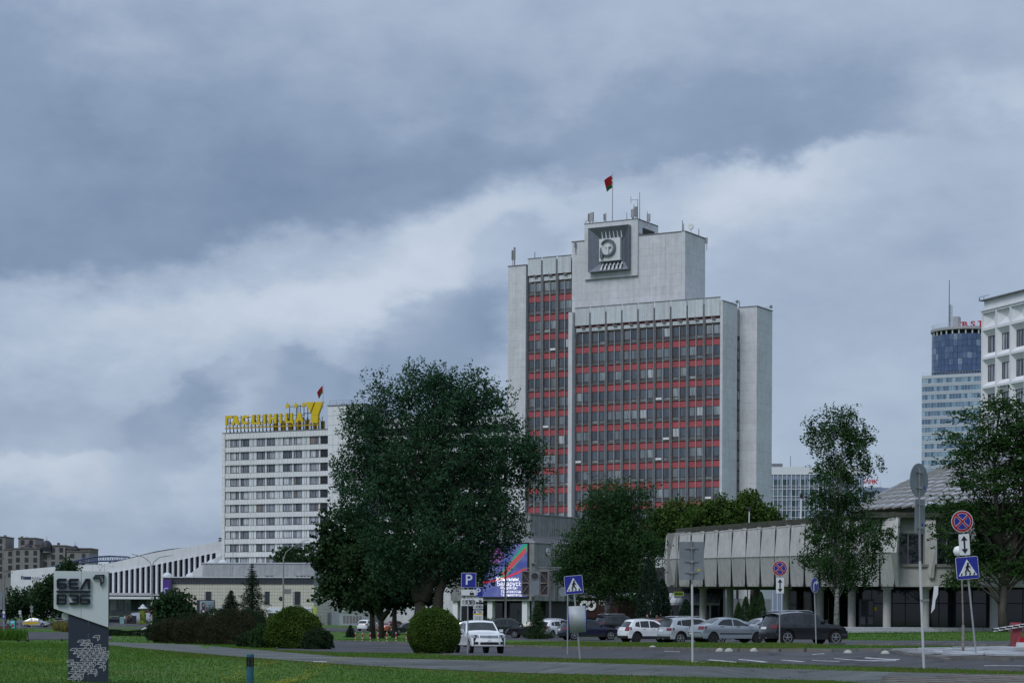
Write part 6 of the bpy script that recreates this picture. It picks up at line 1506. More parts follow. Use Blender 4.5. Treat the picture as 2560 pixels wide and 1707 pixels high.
hedge('hedge', 'dark undergrowth beneath the poplar behind the car park', G(1065, 262), G(1215, 225), 2.0, 1.8, L_dsh, 103, 9000)
hedge('hedge', 'hedge in the shade under the concrete pavilion', G(1690, 262), G(1960, 256), 1.6, 1.2, L_dsh, 104, 9000)
def tall_grass():
    g = G(15, 240); blades('tall_grass', 9000, 215, 245, -14.5, -12.75, .5, 1.3, M_blade, None, 11, .03)
tall_grass()
blades('tall_grass', 4000, 330, 350, -12.0, -10.7, .6, 1.5, M_blade_dry, None, 12, .03)
# ------------------------------------------------------------ cars
def paint(n, c, rough=.28, metal=.0, coat=.6): return mat('paint_' + n, c, rough, .04, 3.0, 0, .5, metal, coat=coat)
M_cglass = window_glass('car_glass', [(0, (.008, .011, .014)), (.5, (.014, .018, .022)), (.8, (.022, .026, .03))], .03)
M_tyre = mat('tyre', (.012, .012, .013), .85, .2, 4.0); M_rim = mat('alloy_rim', (.36, .37, .39), .35, .1, 3.0, 0, .5, .7); M_rimd = mat('dark_rim', (.03, .03, .032), .5, .2, 3.0)
M_plast = mat('black_plastic', (.014, .014, .016), .6, .15, 3.0); M_tail = mat('tail_lamp', (.14, .006, .010), .2, .1, 3.0, 0, .5, coat=.5); M_head = mat('head_lamp', (.26, .28, .30), .12, .2, 9.0, 0, .6, .3)
M_plate = mat('number_plate', (.66, .67, .66), .5, .05); M_chrome = mat('chrome', (.55, .56, .58), .18, .05, 3.0, 0, .5, .9)
T_ = {   # side outlines: x and z as fractions of length and height, from the rear bumper over the roof to the front bumper
 'suv': dict(p=[(.004,.20),(0,.30),(0,.42),(.012,.53),(.020,.62),(.078,.86),(.050,.915),(.15,.955),(.29,.99),(.42,1.0),(.53,.975),(.60,.915),(.70,.675),(.73,.645),(.88,.585),(.955,.52),(.985,.43),(1.0,.33),(.992,.20)],
   rw=(4,5), ws=(11,12), w=[[(.115,.735),(.155,.86),(.21,.885),(.21,.70)],[(.222,.697),(.222,.89),(.385,.93),(.385,.66)],[(.40,.657),(.40,.93),(.50,.925),(.555,.875),(.66,.665),(.66,.645)]], belt=.62, roof=.78, wx=(.195,.80), tl=(.50,.60), hl=(.47,.56), shelf=.66),
 'hatch': dict(p=[(.004,.20),(0,.30),(.002,.42),(.01,.52),(.03,.64),(.12,.90),(.15,.96),(.26,.995),(.38,1.0),(.50,.975),(.57,.92),(.71,.67),(.74,.64),(.88,.575),(.955,.51),(.985,.43),(1.0,.33),(.992,.20)],
   rw=(4,5), ws=(10,11), w=[[(.145,.70),(.175,.86),(.25,.90),(.25,.66)],[(.263,.655),(.263,.905),(.41,.925),(.41,.64)],[(.425,.64),(.425,.925),(.51,.90),(.66,.665),(.66,.64)]], belt=.62, roof=.76, wx=(.19,.80), tl=(.50,.66), hl=(.46,.56), shelf=.66),
 'sedan': dict(p=[(.004,.24),(0,.34),(.002,.46),(.012,.58),(.03,.69),(.06,.715),(.13,.735),(.18,.77),(.31,.965),(.38,.995),(.45,1.0),(.53,.975),(.585,.93),(.71,.70),(.735,.67),(.88,.60),(.955,.52),(.985,.42),(1.0,.33),(.992,.22)],
   rw=(7,8), ws=(12,13), w=[[(.255,.72),(.285,.82),(.335,.91),(.41,.935),(.455,.935),(.455,.69)],[(.47,.69),(.47,.935),(.53,.915),(.66,.72),(.665,.69)]], belt=.66, roof=.77, wx=(.19,.80), tl=(.54,.66), hl=(.47,.57), shelf=.72),
 'pickup': dict(p=[(.004,.32),(0,.42),(0,.60),(.005,.615),(.30,.615),(.305,.62),(.335,.90),(.36,.975),(.46,1.0),(.55,.99),(.585,.95),(.675,.69),(.70,.655),(.85,.625),(.955,.575),(.978,.52),(.988,.42),(1.0,.35),(.995,.24)],
   rw=(5,6), ws=(10,11), w=[[(.345,.66),(.365,.90),(.46,.93),(.46,.655)],[(.475,.655),(.475,.93),(.56,.91),(.645,.70),(.645,.655)]], belt=.63, roof=.78, wx=(.19,.815), tl=(.45,.60), hl=(.485,.575), shelf=.64),
 'van': dict(p=[(.004,.14),(0,.25),(0,.60),(.006,.90),(.03,.985),(.20,1.0),(.60,1.0),(.68,.98),(.725,.93),(.84,.60),(.86,.57),(.945,.49),(.98,.40),(1.0,.27),(.992,.14)],
   rw=(2,3), ws=(8,9), w=[[(.70,.56),(.70,.84),(.745,.84),(.82,.60),(.82,.56)]], belt=.50, roof=.86, wx=(.20,.80), tl=(.30,.48), hl=(.36,.46), shelf=.58)}
def car(label, kind, at, head, L, Wd, H, pm, group=None, rim=None, wheel=.33, plate=None, name='parked_car', cat='car', detail=1, clad=True, roofrail=False, extra=None):
    t = T_[kind]; R = thing(name, label, cat, at, head, group)
    # origin: middle of the car on the ground; +x forward
    P0 = [Vector((x * L - L / 2, z * H)) for x, z in t['p']]; pts = []; seg = {}
    for i, (a, b) in enumerate(zip(P0, P0[1:])):
        seg[i] = len(pts); n = max(1, int((b - a).length / .09))
        for k in range(n): pts.append(a.lerp(b, k / n))
    seg[len(P0) - 1] = len(pts); pts.append(P0[-1])
    def hw(z):
        r = z / H; b_ = t['belt']
        if r > b_: return Wd / 2 * (1 - (1 - t['roof']) * min(1, (r - b_) / (1 - b_)) ** 1.08)
        return Wd / 2 * (1 - .045 * ((b_ - r) / b_) ** 2 * 1.6 + .012 * math.exp(-((r - b_ + .12) / .06) ** 2) - .014 * math.exp(-((r - b_ + .26) / .05) ** 2))
    def pull(x, f):      # rounded plan at both ends
        e = abs(2 * x / L); return x - math.copysign(.055 * L * (abs(f) ** 2.6) * max(0, e - .55) / .45, x) if e > .55 else x
    wz = wheel; xw = [t['wx'][0] * L - L / 2, t['wx'][1] * L - L / 2]; ar = wheel * 1.16; sill = .20 * H if kind != 'pickup' else .26 * H
    def zb(x):
        z = sill
        for c in xw:
            d = abs(x - c)
            if d < ar: z = max(z, wz + sqrt(ar * ar - d * d))
        return z
    M = 10; V = []; Fs = []; mi = []
    for p in pts:
        for j in range(-M, M + 1):
            f = j / M; V.append((pull(p.x, f), f * hw(p.y), p.y - (.028 * H * f * f * (1 if p.y > t['belt'] * H else .4) if p.y > .3 * H else 0)))
    k = 2 * M + 1
    for i in range(len(pts) - 1):
        for j in range(2 * M): Fs.append((i*k+j, (i+1)*k+j, (i+1)*k+j+1, i*k+j+1))
    B = MB().add(V, Fs)
    # flanks
    xs = sorted(set([round(p.x, 4) for p in pts] + [round(c + ar * cos(a), 4) for c in xw for a in np.linspace(0, pi, 15)]))
    prof_x = [p.x for p in pts]
    imax = max(range(len(P0)), key=lambda i: P0[i].y)
    def ztop(x):
        best = None
        for a, b in zip(pts, pts[1:]):
            lo, hi = min(a.x, b.x), max(a.x, b.x)
            if lo - 1e-6 <= x <= hi + 1e-6:
                z = max(a.y, b.y) if hi - lo < 1e-6 else a.y + (b.y - a.y) * (x - a.x) / (b.x - a.x)
                best = z if best is None else max(best, z)
        return best if best is not None else sill
    Q = 9
    for s in (-1, 1):
        V = []; Fs = []
        for x in xs:
            z0 = zb(x); zt0 = ztop(x); z1 = max(zt0 - .028 * H * (1 if zt0 > t['belt'] * H else .4) * (1 if zt0 > .3 * H else 0), z0)
            for q in range(Q + 1):
                z = z0 + (z1 - z0) * q / Q; zz = z + (.028 * H if z > t['belt'] * H else 0) * (q / Q); V.append((pull(x, 1), s * hw(min(zz, zt0)), z))
        for i in range(len(xs) - 1):
            for q in range(Q):
                a = (i*(Q+1)+q, (i+1)*(Q+1)+q, (i+1)*(Q+1)+q+1, i*(Q+1)+q+1); Fs.append(a if s < 0 else a[::-1])
        B.add(V, Fs)
    B.build('body', pm, R, smooth=True)
    ub = MB().box(-L*.46, -Wd*.44, sill - .02, L*.46, Wd*.44, sill + .22 * H)
    for c in xw: ub.box(c - ar, -Wd*.44, sill, c + ar, Wd*.44, wz + ar * .97)
    ub.build('underbody', M_plast, R)
    if clad:       # dark plastic sills and lower bumpers
        cb = MB()
        for s in (-1, 1):
            cb.box(xw[0] + ar, s * (hw(sill) - .03), sill - .05, xw[1] - ar, s * (hw(sill) + .014), sill + .09 * H)
            for c in xw:
                n = 12
                for i in range(n):
                    a0, a1 = pi * i / n, pi * (i + 1) / n; q = []
                    for a, r in ((a0, ar), (a1, ar), (a1, ar + .06), (a0, ar + .06)):
                        x, z = c + r * cos(a), wz + r * sin(a); q.append((pull(x, 1), s * (hw(z) + .008), z))
                    cb.add(q, [(0, 1, 2, 3)])
        cb.build('sill_cladding', M_plast, R)
    zi = lambda x: ztop(x)
    def xend(z, front):
        seq = [p for p in pts if (p.x > 0) == front]
        best = 0
        for a, b in zip(seq, seq[1:]):
            lo, hi = min(a.y, b.y), max(a.y, b.y)
            if lo - 1e-6 <= z <= hi + 1e-6:
                x = a.x if hi - lo < 1e-6 else a.x + (b.x - a.x) * (z - a.y) / (b.y - a.y)
                best = max(best, x) if front else min(best, x)
        return best
    def endpatch(nm, front, f0, f1, z0, z1, m, lift=.012, par=None, zs=None):
        V = []; nf, nz = 5, 3
        for i in range(nf + 1):
            for j in range(nz + 1):
                f = f0 + (f1 - f0) * i / nf; z = z0 + (z1 - z0) * j / nz
                if zs: z += zs * (abs(f) - min(abs(f0), abs(f1)))
                V.append((pull(xend(z, front), f) + (lift if front else -lift), f * hw(z) * 1.006, z))
        Fs = [(i*(nz+1)+j, (i+1)*(nz+1)+j, (i+1)*(nz+1)+j+1, i*(nz+1)+j+1) for i in range(nf) for j in range(nz)]
        if not front: Fs = [f[::-1] for f in Fs]
        return MB().add(V, Fs).build(nm, m, par or R)
    def toppatch(nm, i0, i1, f, m, e0=.06, e1=.06):
        a, b = P0[i0], P0[i1]; V = []; nl, nf = 4, 8
        nrm = Vector((-(b - a).y, (b - a).x)).normalized(); nrm = nrm if nrm.y > 0 else -nrm
        for i in range(nl + 1):
            p = a.lerp(b, e0 + (1 - e0 - e1) * i / nl) + nrm * .007
            for j in range(-nf, nf + 1):
                g = f * j / nf; V.append((pull(p.x, g), g * hw(p.y), p.y - .028 * H * g * g * (1 if p.y > t['belt'] * H else .4)))
        k = 2 * nf + 1
        return MB().add(V, [(i*k+j, (i+1)*k+j, (i+1)*k+j+1, i*k+j+1) for i in range(nl) for j in range(2 * nf)]).build(nm, m, R)
    toppatch('windscreen', *t['ws'], .90, M_cglass); toppatch('rear_window', *t['rw'], .84 if kind != 'van' else .7, M_cglass)
    for s in (-1, 1):
        for w in t['w']:
            q = []
            for x, z in w:
                Z = z * H - .012 * H; X = x * L - L / 2; q.append((pull(X, 1), s * (hw(Z + .02 * H) + .006), Z))
            MB().add(q, [tuple(range(len(q)))[::(-1 if s < 0 else 1)]]).build('side_window', M_cglass, R)
        # lamps, wrapping round the corner
        f0, f1 = (.60, .99)
        tl = endpatch('tail_lamp', False, s * f0, s * f1, t['tl'][0] * H, t['tl'][1] * H, M_tail)
        q = [(pull(-L/2 + dx, 1), s * (hw(z * H) + .008), z * H) for dx, z in ((.03 * L + .02, t['tl'][0]), (.075 * L, (t['tl'][0] + t['tl'][1]) / 2), (.06 * L, t['tl'][1]), (.03 * L, t['tl'][1]))]
        MB().add(q, [(0, 1, 2, 3)[::(1 if s < 0 else -1)]]).build('lamp_side', M_tail, tl)
        hl = endpatch('head_lamp', True, s * .58, s * .985, t['hl'][0] * H, t['hl'][1] * H, M_head, zs=.05)
        endpatch('lamp_core', True, s * .68, s * .80, t['hl'][0] * H + .03, t['hl'][1] * H - .02, M_plast, .018, hl, .05)
        if detail:
            xm = t['w'][-1][-1][0] * L - L / 2 - .02; zm = t['shelf'] * H
            MB().box(xm - .05, s * (hw(zm) + .02), zm, xm + .03, s * (hw(zm) + .10), zm + .03).box(xm - .07, s * (hw(zm) + .06), zm + .01, xm + .06, s * (hw(zm) + .24), zm + .16).build('wing_mirror', pm, R)
            for w in t['w'][-2:]:
                X = (w[0][0] + .035) * L - L / 2; Z = (t['shelf'] - .075) * H
                MB().box(X, s * (hw(Z) + .002), Z, X + .2, s * (hw(Z) + .03), Z + .035).build('door_handle', pm, R)
    # wheels
    rm = rim or M_rim
    for c in xw:
        for s in (-1, 1):
            y = s * (Wd / 2 - .115)
            wo = MB().lathe([(wheel * .62, -.10), (wheel * .95, -.105), (wheel, -.07), (wheel, .07), (wheel * .95, .105), (wheel * .62, .10)], n=24).xf(Matrix.Rotation(pi / 2, 4, 'X')).build('wheel', M_tyre, R, smooth=True, loc=(c, y, wheel))
            b = MB(); ro = wheel * .66
            yo = .085 * s
            b.ring(0, 0, ro * .88, ro, yo - .03, yo + .03, 24)
            for i in range(5):
                a = 2 * pi * i / 5 + .3
                for da in (-.16, .16):
                    p0 = (cos(a) * ro * .12, yo + .02 * s, sin(a) * ro * .12); p1 = (cos(a + da) * ro * .95, yo, sin(a + da) * ro * .95); b.cyl(p0, p1, ro * .075, ro * .06, 4)
            b.cyl((0, yo - .02, 0), (0, yo + .03, 0), ro * .16, None, 10)
            b.build('rim', rm, wo)
            MB().cyl((0, yo - .06 * s, 0), (0, yo - .05 * s, 0), ro * .9, None, 18).build('brake_disc', M_rimd, wo)
    # plates, bumpers, grille
    zc = .40 * H if kind != 'sedan' else .37 * H
    if kind in ('suv', 'hatch', 'van'): zr = .47 * H
    else: zr = .36 * H if kind == 'sedan' else .42 * H
    endpatch('rear_plate', False, -.29, .29, zr, zr + .115, M_plate, .02)
    endpatch('rear_bumper', False, -.96, .96, .20 * H, .30 * H, M_plast if clad else pm, .025)
    endpatch('front_bumper', True, -.96, .96, .20 * H, .27 * H, M_plast if clad else pm, .025)
    endpatch('lower_grille', True, -.55, .55, .29 * H, .36 * H, M_plast, .012)
    fp = endpatch('front_plate', True, -.29, .29, .365 * H, .365 * H + .115, M_plate, .03)
    endpatch('grille', True, -.52, .52, t['hl'][0] * H + .01, t['hl'][1] * H - .03, M_plast, .013)
    if kind == 'sedan': endpatch('trim_strip', False, -.9, .9, .41 * H, .43 * H, M_plast, .03)
    if roofrail:
        for s in (-1, 1): MB().tube([(-L * .36, s * Wd * .36, H * .985), (-L * .30, s * Wd * .365, H * 1.02), (-L * .02, s * Wd * .365, H * 1.02), (L * .04, s * Wd * .36, H * .975)], .018, 6).build('roof_rail', M_chrome, R)
    if plate:
        o = link('plate_text', text_mesh(plate, .085, .004, .01, mat_=M_dark), fp, (pull(xend(.365 * H + .05, True), .0) + .038, 0, .365 * H + .055)); o.rotation_euler = (0, 0, pi / 2)
    if extra: extra(R, endpatch, hw, L, Wd, H)
    return R
D = radians
CG = 'cars parked beside the verge'
Pw, Ps, Pg = paint('white', (.66, .68, .70)), paint('silver', (.40, .43, .47), .3, .3), paint('grey_silver', (.27, .31, .345), .3, .35)
Pdg, Pnv, Pbk, Pgn, Por, Pyl, Prd = paint('dark_grey', (.018, .020, .026), .25, .3), paint('navy', (.010, .013, .040), .22, .2), paint('black', (.010, .011, .014)), paint('dark_green', (.012, .022, .020)), paint('orange', (.36, .09, .03)), paint('taxi_yellow', (.55, .38, .02)), paint('dark_red', (.13, .012, .015))
def cg(px, Y): return G(px, Y)
def emblem(R, ep, hw, L, Wd, H):
    zc = .52 * H
    b = MB()
    for rx, rz, dz in ((.095, .062, 0), (.062, .026, .022), (.026, .055, .0)):
        n = 18
        for i in range(n):
            a0, a1 = 2*pi*i/n, 2*pi*(i+1)/n
            q = [(0, rx * k * cos(a), dz + rz * k * sin(a)) for k, a in ((1, a0), (1, a1), (.74, a1), (.74, a0))]; b.add(q, [(0, 1, 2, 3)])
    o = b.build('emblem', M_chrome, R, loc=(L / 2 * .985, 0, zc))
    for z in (.492, .515, .54): ep('grille_bar', True, -.5, .5, z * H, z * H + .018, M_chrome, .028)
    for s in (-1, 1): ep('fog_lamp', True, s * .66, s * .88, .30 * H, .37 * H, M_plast, .02)
    MB().cyl((.35, 0, H * .985), (.25, 0, H * 1.12), .012, .006, 5).build('aerial', M_plast, R)
car('white pickup truck facing the camera beside the round bush', 'pickup', cg(1196, 116), D(-76), 5.33, 1.86, 1.82, Pw, None, None, .39, '6006-3', 'pickup_truck', 'pickup', 1, False, extra=emblem)
def wiper(R, ep, hw, L, Wd, H):
    for s in (-1, 1): MB().cyl((-L * .47, s * Wd * .18, H * .21), (-L * .505, s * Wd * .18, H * .21), .035, None, 8).build('exhaust', M_chrome, R)
    MB().box(-L * .455, -Wd * .34, H * .965, -L * .38, Wd * .34, H * .985).build('roof_spoiler', M_plast, R)
car('white compact crossover with black rims, at the left end of the near parked row', 'hatch', cg(1622, 140), D(22), 4.13, 1.76, 1.57, Pw, CG, M_rimd, .34)
car('silver crossover parked between the white crossover and the grey saloon', 'suv', cg(1735, 126), D(22), 4.33, 1.80, 1.61, Ps, CG, None, .35, roofrail=True, extra=wiper)
car('grey-silver older saloon with black side strips in the near parked row', 'sedan', cg(1822, 116), D(22), 4.44, 1.70, 1.42, Pg, CG, M_rimd, .31, clad=False, extra=lambda R, ep, hw, L, Wd, H: [MB().box(-L * .22, s * (hw(.38 * H) + .002), .36 * H, L * .22, s * (hw(.38 * H) + .02), .40 * H).build('side_strip', M_plast, R) for s in (-1, 1)])
car('dark grey crossover with alloy wheels at the right end of the near parked row', 'suv', cg(2008, 105), D(21), 4.38, 1.82, 1.63, Pdg, CG, None, .36, roofrail=True, extra=wiper)
car('navy blue coupe-like crossover seen beyond the tilted crossing sign', 'suv', cg(1472, 162), D(17), 4.75, 1.92, 1.62, Pnv, 'cars in the back row', None, .37)
car('dark green people carrier behind the small bright fir', 'hatch', cg(1277, 192), D(6), 4.63, 1.81, 1.73, Pgn, 'cars in the back row', None, .33)
car('black estate with its rear to the camera in the back row', 'suv', cg(1548, 187), D(28), 4.8, 1.93, 1.78, Pbk, 'cars in the back row', None, .38, roofrail=True)
car('dark crossover facing left between the black estate and the white crossover', 'suv', cg(1602, 172), D(205), 4.35, 1.80, 1.62, Pdg, 'cars in the back row', None, .34)
car('white hatchback with red tail lamps half hidden by the small fir', 'hatch', cg(1392, 176), D(42), 4.1, 1.74, 1.48, Pw, 'cars in the back row', None, .31, clad=False)
car('pale grey estate behind the white hatchback', 'hatch', cg(1400, 200), D(14), 4.6, 1.78, 1.66, Ps, 'cars in the back row', None, .32, clad=False)
car('black saloon showing its roof behind the round bush and pickup', 'sedan', cg(1330, 176), D(172), 4.4, 1.75, 1.42, Pbk, 'cars in the back row', None, .31, clad=False)
car('dark red estate with only its roof showing behind the silver crossover', 'hatch', cg(1680, 165), D(20), 4.5, 1.78, 1.55, Prd, 'cars in the back row', None, .32)
car('silver saloon peeping out between the grey saloon and the dark grey crossover', 'sedan', cg(1905, 135), D(200), 4.4, 1.72, 1.44, Ps, 'cars in the back row', None, .31, clad=False)
car('black crossover with chrome roof rails beyond the dark crossover', 'suv', cg(1650, 190), D(185), 4.6, 1.86, 1.66, Pbk, 'cars in the back row', None, .35)
car('pale silver saloon behind the pickup cab', 'sedan', cg(1166, 168), D(170), 4.4, 1.72, 1.44, Ps, 'cars in the back row', None, .31, clad=False)
UG = 'cars under the trees by the driving school'
car('white estate seen from behind between the maple trunks', 'hatch', cg(922, 318), D(62), 4.3, 1.74, 1.66, Pw, UG, None, .32, clad=False)
car('orange saloon seen from behind between the maple trunks', 'sedan', cg(968, 306), D(74), 4.4, 1.73, 1.46, Por, UG, None, .31, clad=False)
car('black crossover facing right beside the orange saloon', 'suv', cg(1017, 300), D(195), 4.5, 1.82, 1.66, Pbk, UG, None, .35)
car('small red hatchback behind the orange saloon', 'hatch', cg(990, 325), D(70), 3.9, 1.7, 1.5, Prd, UG, None, .3, clad=False)
FG = 'cars on the far left roads'
def taxi(R, ep, hw, L, Wd, H):
    MB().box(-L * .14, -.14, H * .985, -L * .09, .14, H * 1.06).build('taxi_lamp', Pyl, R)
    for s in (-1, 1):
        q = [(-.62, .30), (.06, .30), (.34, .60), (-.62, .60)]
        MB().add([(x * L * .62, s * (hw(z * H) + .012), z * H) for x, z in q], [(0, 1, 2, 3)[::(-1 if s > 0 else 1)]]).build('yellow_livery', Pyl, R)
car('yellow and silver taxi saloon on the far left road', 'sedan', cg(90, 345), D(-4), 4.39, 1.70, 1.47, Ps, FG, None, .32, clad=False, name='taxi', cat='taxi', extra=taxi)
def roofbox(R, ep, hw, L, Wd, H): MB().lathe([(.05, -1.05), (.25, -.9), (.36, -.3), (.36, .5), (.25, .95), (.05, 1.05)], n=10).xf(Matrix.Translation((-.3, 0, H * 1.1)) @ Matrix.Diagonal((1, 1, .55, 1)) @ Matrix.Rotation(pi / 2, 4, 'Y')).build('roof_box', Pbk, R, smooth=True)
car('black estate with a roof box passing behind the taxi', 'suv', cg(146, 392), D(178), 4.5, 1.8, 1.62, Pbk, FG, None, .34, extra=roofbox)
car('black crossover driving on the farther left road', 'suv', cg(160, 460), D(186), 4.6, 1.86, 1.68, Pbk, FG, None, .36, detail=0)
car('dark car cut off by the left edge of the view', 'suv', cg(6, 440), D(182), 4.6, 1.86, 1.68, Pdg, FG, None, .36, detail=0)
car('dark grey saloon facing left beside the advertising lightbox', 'sedan', cg(284, 402), D(190), 4.4, 1.72, 1.46, Pdg, FG, None, .32, detail=0)
car('silver high-roof van facing left behind the advertising pillar', 'van', cg(344, 408), D(190), 5.3, 1.95, 2.05, Ps, FG, None, .36, name='delivery_van', cat='van', detail=0, clad=False)
car('small white saloon half hidden by the long clipped hedge', 'sedan', cg(366, 330), D(185), 4.3, 1.7, 1.44, Pw, FG, None, .31, detail=0, clad=False)
b_ = G(350, 441)
car('black saloon parked on the bank under the sports hall canopy', 'sedan', b_, D(184), 4.5, 1.76, 1.45, Pbk, FG, None, .32, detail=0, clad=False)
def truck(px, Y, L, col, label):
    g = G(px, Y); R = thing('box_truck', label, 'truck', g, pi, 'trucks by the lamp post')
    MB().box(-L / 2, -1.15, .75, L / 2 - 1.9, 1.15, 3.0).build('cargo_box', col, R); MB().hexa([(L/2 - 1.8, -1.05, .55), (L/2, -1.05, .55), (L/2, 1.05, .55), (L/2 - 1.8, 1.05, .55)], [(L/2 - 1.8, -1.0, 2.5), (L/2 - .45, -1.0, 2.5), (L/2 - .45, 1.0, 2.5), (L/2 - 1.8, 1.0, 2.5)]).build('cab', col, R)
    for s in (-1, 1): MB().add([(L/2 - 1.5, s * 1.04, 1.5), (L/2 - .35, s * 1.05, 1.5), (L/2 - .55, s * 1.02, 2.3), (L/2 - 1.5, s * 1.02, 2.3)], [(0, 1, 2, 3)]).build('side_window', M_cglass, R)
    for x in (-L / 2 + 1.0, L / 2 - 1.0):
        for s in (-1, 1): MB().lathe([(.2, -.13), (.42, -.13), (.42, .13), (.2, .13)], n=16).xf(Matrix.Rotation(pi / 2, 4, 'X')).build('wheel', M_tyre, R, loc=(x, s * .95, .42))
    MB().box(-L/2, -.8, .45, L/2 - .2, .8, .749).build('chassis', M_plast, R)
truck(388, 414, 5.5, Prd, 'dark red box truck behind the lamp post with two arms'); truck(402, 420, 5.0, Pw, 'white box truck behind the dark red truck')

# ------------------------------------------------------------ street signs
M_pole = mat('galvanised_pole', (.30, .31, .33), .5, .15, 3.0, 0, .4, .3); M_polew = mat('white_pole', (.48, .49, .51), .5, .15, 3.0, dirt=.2); M_rust = mat('rusty_pole', (.13, .075, .05), .8, .5, 6.0, col2=(.25, .25, .26))
M_back = mat('sign_back', (.20, .225, .25), .55, .10, 2.0, 0, .4, .3, dirt=.2); M_sblue = mat('sign_blue', (.014, .022, .24), .35, .06, 2.0, coat=.2); M_swhite = mat('sign_white_face', (.60, .62, .65), .4, .05, 2.0); M_sred = mat('sign_red', (.32, .012, .022), .35, .06, 2.0); M_sblk = mat('sign_black', (.010, .010, .012), .5); M_syel = mat('sign_yellow', (.55, .38, .03), .5)
def sign_root(label, px, py_base, Y, name='road_sign', cat='road sign', group=None, rz=0.0): return thing(name, label, cat, G(px, Y), rz, group)
def rrect(b, w, h, y, r=.04, th=.004, mi=0, cx=0, cz=0):
    pts = []
    for sx, sz, a0 in ((1, -1, -90), (1, 1, 0), (-1, 1, 90), (-1, -1, 180)):
        for k in range(4): a = radians(a0 + 30 * k); pts.append((cx + sx * (w/2 - r) + r * cos(a), cz + sz * (h/2 - r) + r * sin(a)))
    return b.prism(pts, y, y + th, mi)
def plate_base(R, cx, cz, w, h, r=.04, m=None, rot=0.0, nm='sign_plate', y=-.06):
    b = MB(); rrect(b, w, h, 0, r, .025); o = b.build(nm, m or M_back, R); o.location = (cx, y, cz); o.rotation_euler = (0, rot, 0); return o
def face(o, shapes):
    """painted layers on the front of a plate: (points, material)"""
    for i, (kind, a, m, nm) in enumerate(shapes):
        b = MB(); y = -.004 * (i + 1)
        if kind == 'poly': b.prism(a, y, y + .0035)
        elif kind == 'disc': b.disc(a[0], y, a[1], a[2], 28, 0, .0035)
        elif kind == 'ring': b.ring(a[0], a[1], a[2], a[3], y, y + .0035, 28)
        elif kind == 'rect': rrect(b, a[2], a[3], y, a[4] if len(a) > 4 else .02, .0035, 0, a[0], a[1])
        elif kind == 'text':
            me = text_mesh(a[2], a[3], .003, a[4] if len(a) > 4 else 0, mat_=m); link(nm, me, o, (a[0], y, a[1])); continue
        b.build(nm, m, o)
def bar(x0, z0, x1, z1, w):
    d = Vector((x1 - x0, z1 - z0)).normalized() * w / 2; n = Vector((-d.y, d.x)); return [(x0 + n.x, z0 + n.y), (x0 - n.x, z0 - n.y), (x1 - n.x, z1 - n.y), (x1 + n.x, z1 + n.y)]
def crossing_face(o, s):
    k = s / .7
    S_ = lambda pts: [(x * k, z * k) for x, z in pts]
    L_ = [('rect', (0, 0, s * .965, s * .965, .03), M_sblue, 'blue_field'), ('poly', S_([(-.29, -.24), (.29, -.24), (0, .27)]), M_swhite, 'white_triangle')]
    for x in (-.2, -.07, .06, .19): L_.append(('poly', S_([(x - .03, -.225), (x + .015, -.225), (x + .045, -.155), (x, -.155)]), M_sblk, 'stripe'))
    L_ += [('disc', (.02 * k, .135 * k, .032 * k), M_sblk, 'walker_head'), ('poly', S_(bar(.015, .095, -.015, -.02, .075)), M_sblk, 'walker_body'), ('poly', S_(bar(-.015, -.02, .07, -.14, .038)), M_sblk, 'walker_leg'), ('poly', S_(bar(-.02, -.02, -.09, -.145, .038)), M_sblk, 'walker_leg'), ('poly', S_(bar(.02, .085, .09, .015, .026)), M_sblk, 'walker_arm'), ('poly', S_(bar(.0, .085, -.065, .0, .026)), M_sblk, 'walker_arm')]
    face(o, L_)
def nostop_face(R, cx, cz, d, y=-.06):
    r = d / 2; o = MB().disc(0, 0, 0, r, 36, 0, .025).build('sign_plate', M_back, R); o.location = (cx, y, cz)
    w = r * .10
    face(o, [('disc', (0, 0, r * .985), M_swhite, 'white_edge'), ('disc', (0, 0, r * .94), M_sred, 'red_ring'), ('ring', (0, 0, r * .72, r * .75), M_swhite, 'white_line'), ('disc', (0, 0, r * .72), M_sblue, 'blue_field'),
             ('poly', bar(-r * .51, -r * .51, r * .51, r * .51, r * .22), M_swhite, 'cross_edge'), ('poly', bar(-r * .51, r * .51, r * .51, -r * .51, r * .22), M_swhite, 'cross_edge'),
             ('poly', bar(-r * .56, -r * .56, r * .56, r * .56, r * .15), M_sred, 'cross_bar'), ('poly', bar(-r * .56, r * .56, r * .56, -r * .56, r * .15), M_sred, 'cross_bar')])
    return o
def arrow_face(o, w, h):
    a = h * .26
    face(o, [('rect', (0, 0, w * .96, h * .97, .03), M_swhite, 'white_field'), ('rect', (0, 0, w * .16, h * .5, .005), M_sblk, 'arrow_shaft'), ('poly', [(-w * .30, h * .20), (w * .30, h * .20), (0, h * .42)], M_sblk, 'arrow_head'), ('poly', [(0, -h * .42), (w * .30, -h * .20), (-w * .30, -h * .20)], M_sblk, 'arrow_head')])
def pole(R, x, h, r=.038, m=None, lean=0.0, z0=-.2):
    return MB().cyl((x, 0, z0), (x + lean, 0, h), r, None, 10).build('pole', m or M_pole, R)
def zof(px, py, Y, R): return P(px, py, Y).z - R.location.z
def xof(px, Y, R): return uv(px, 1500)[0] / F * Y - R.location.x
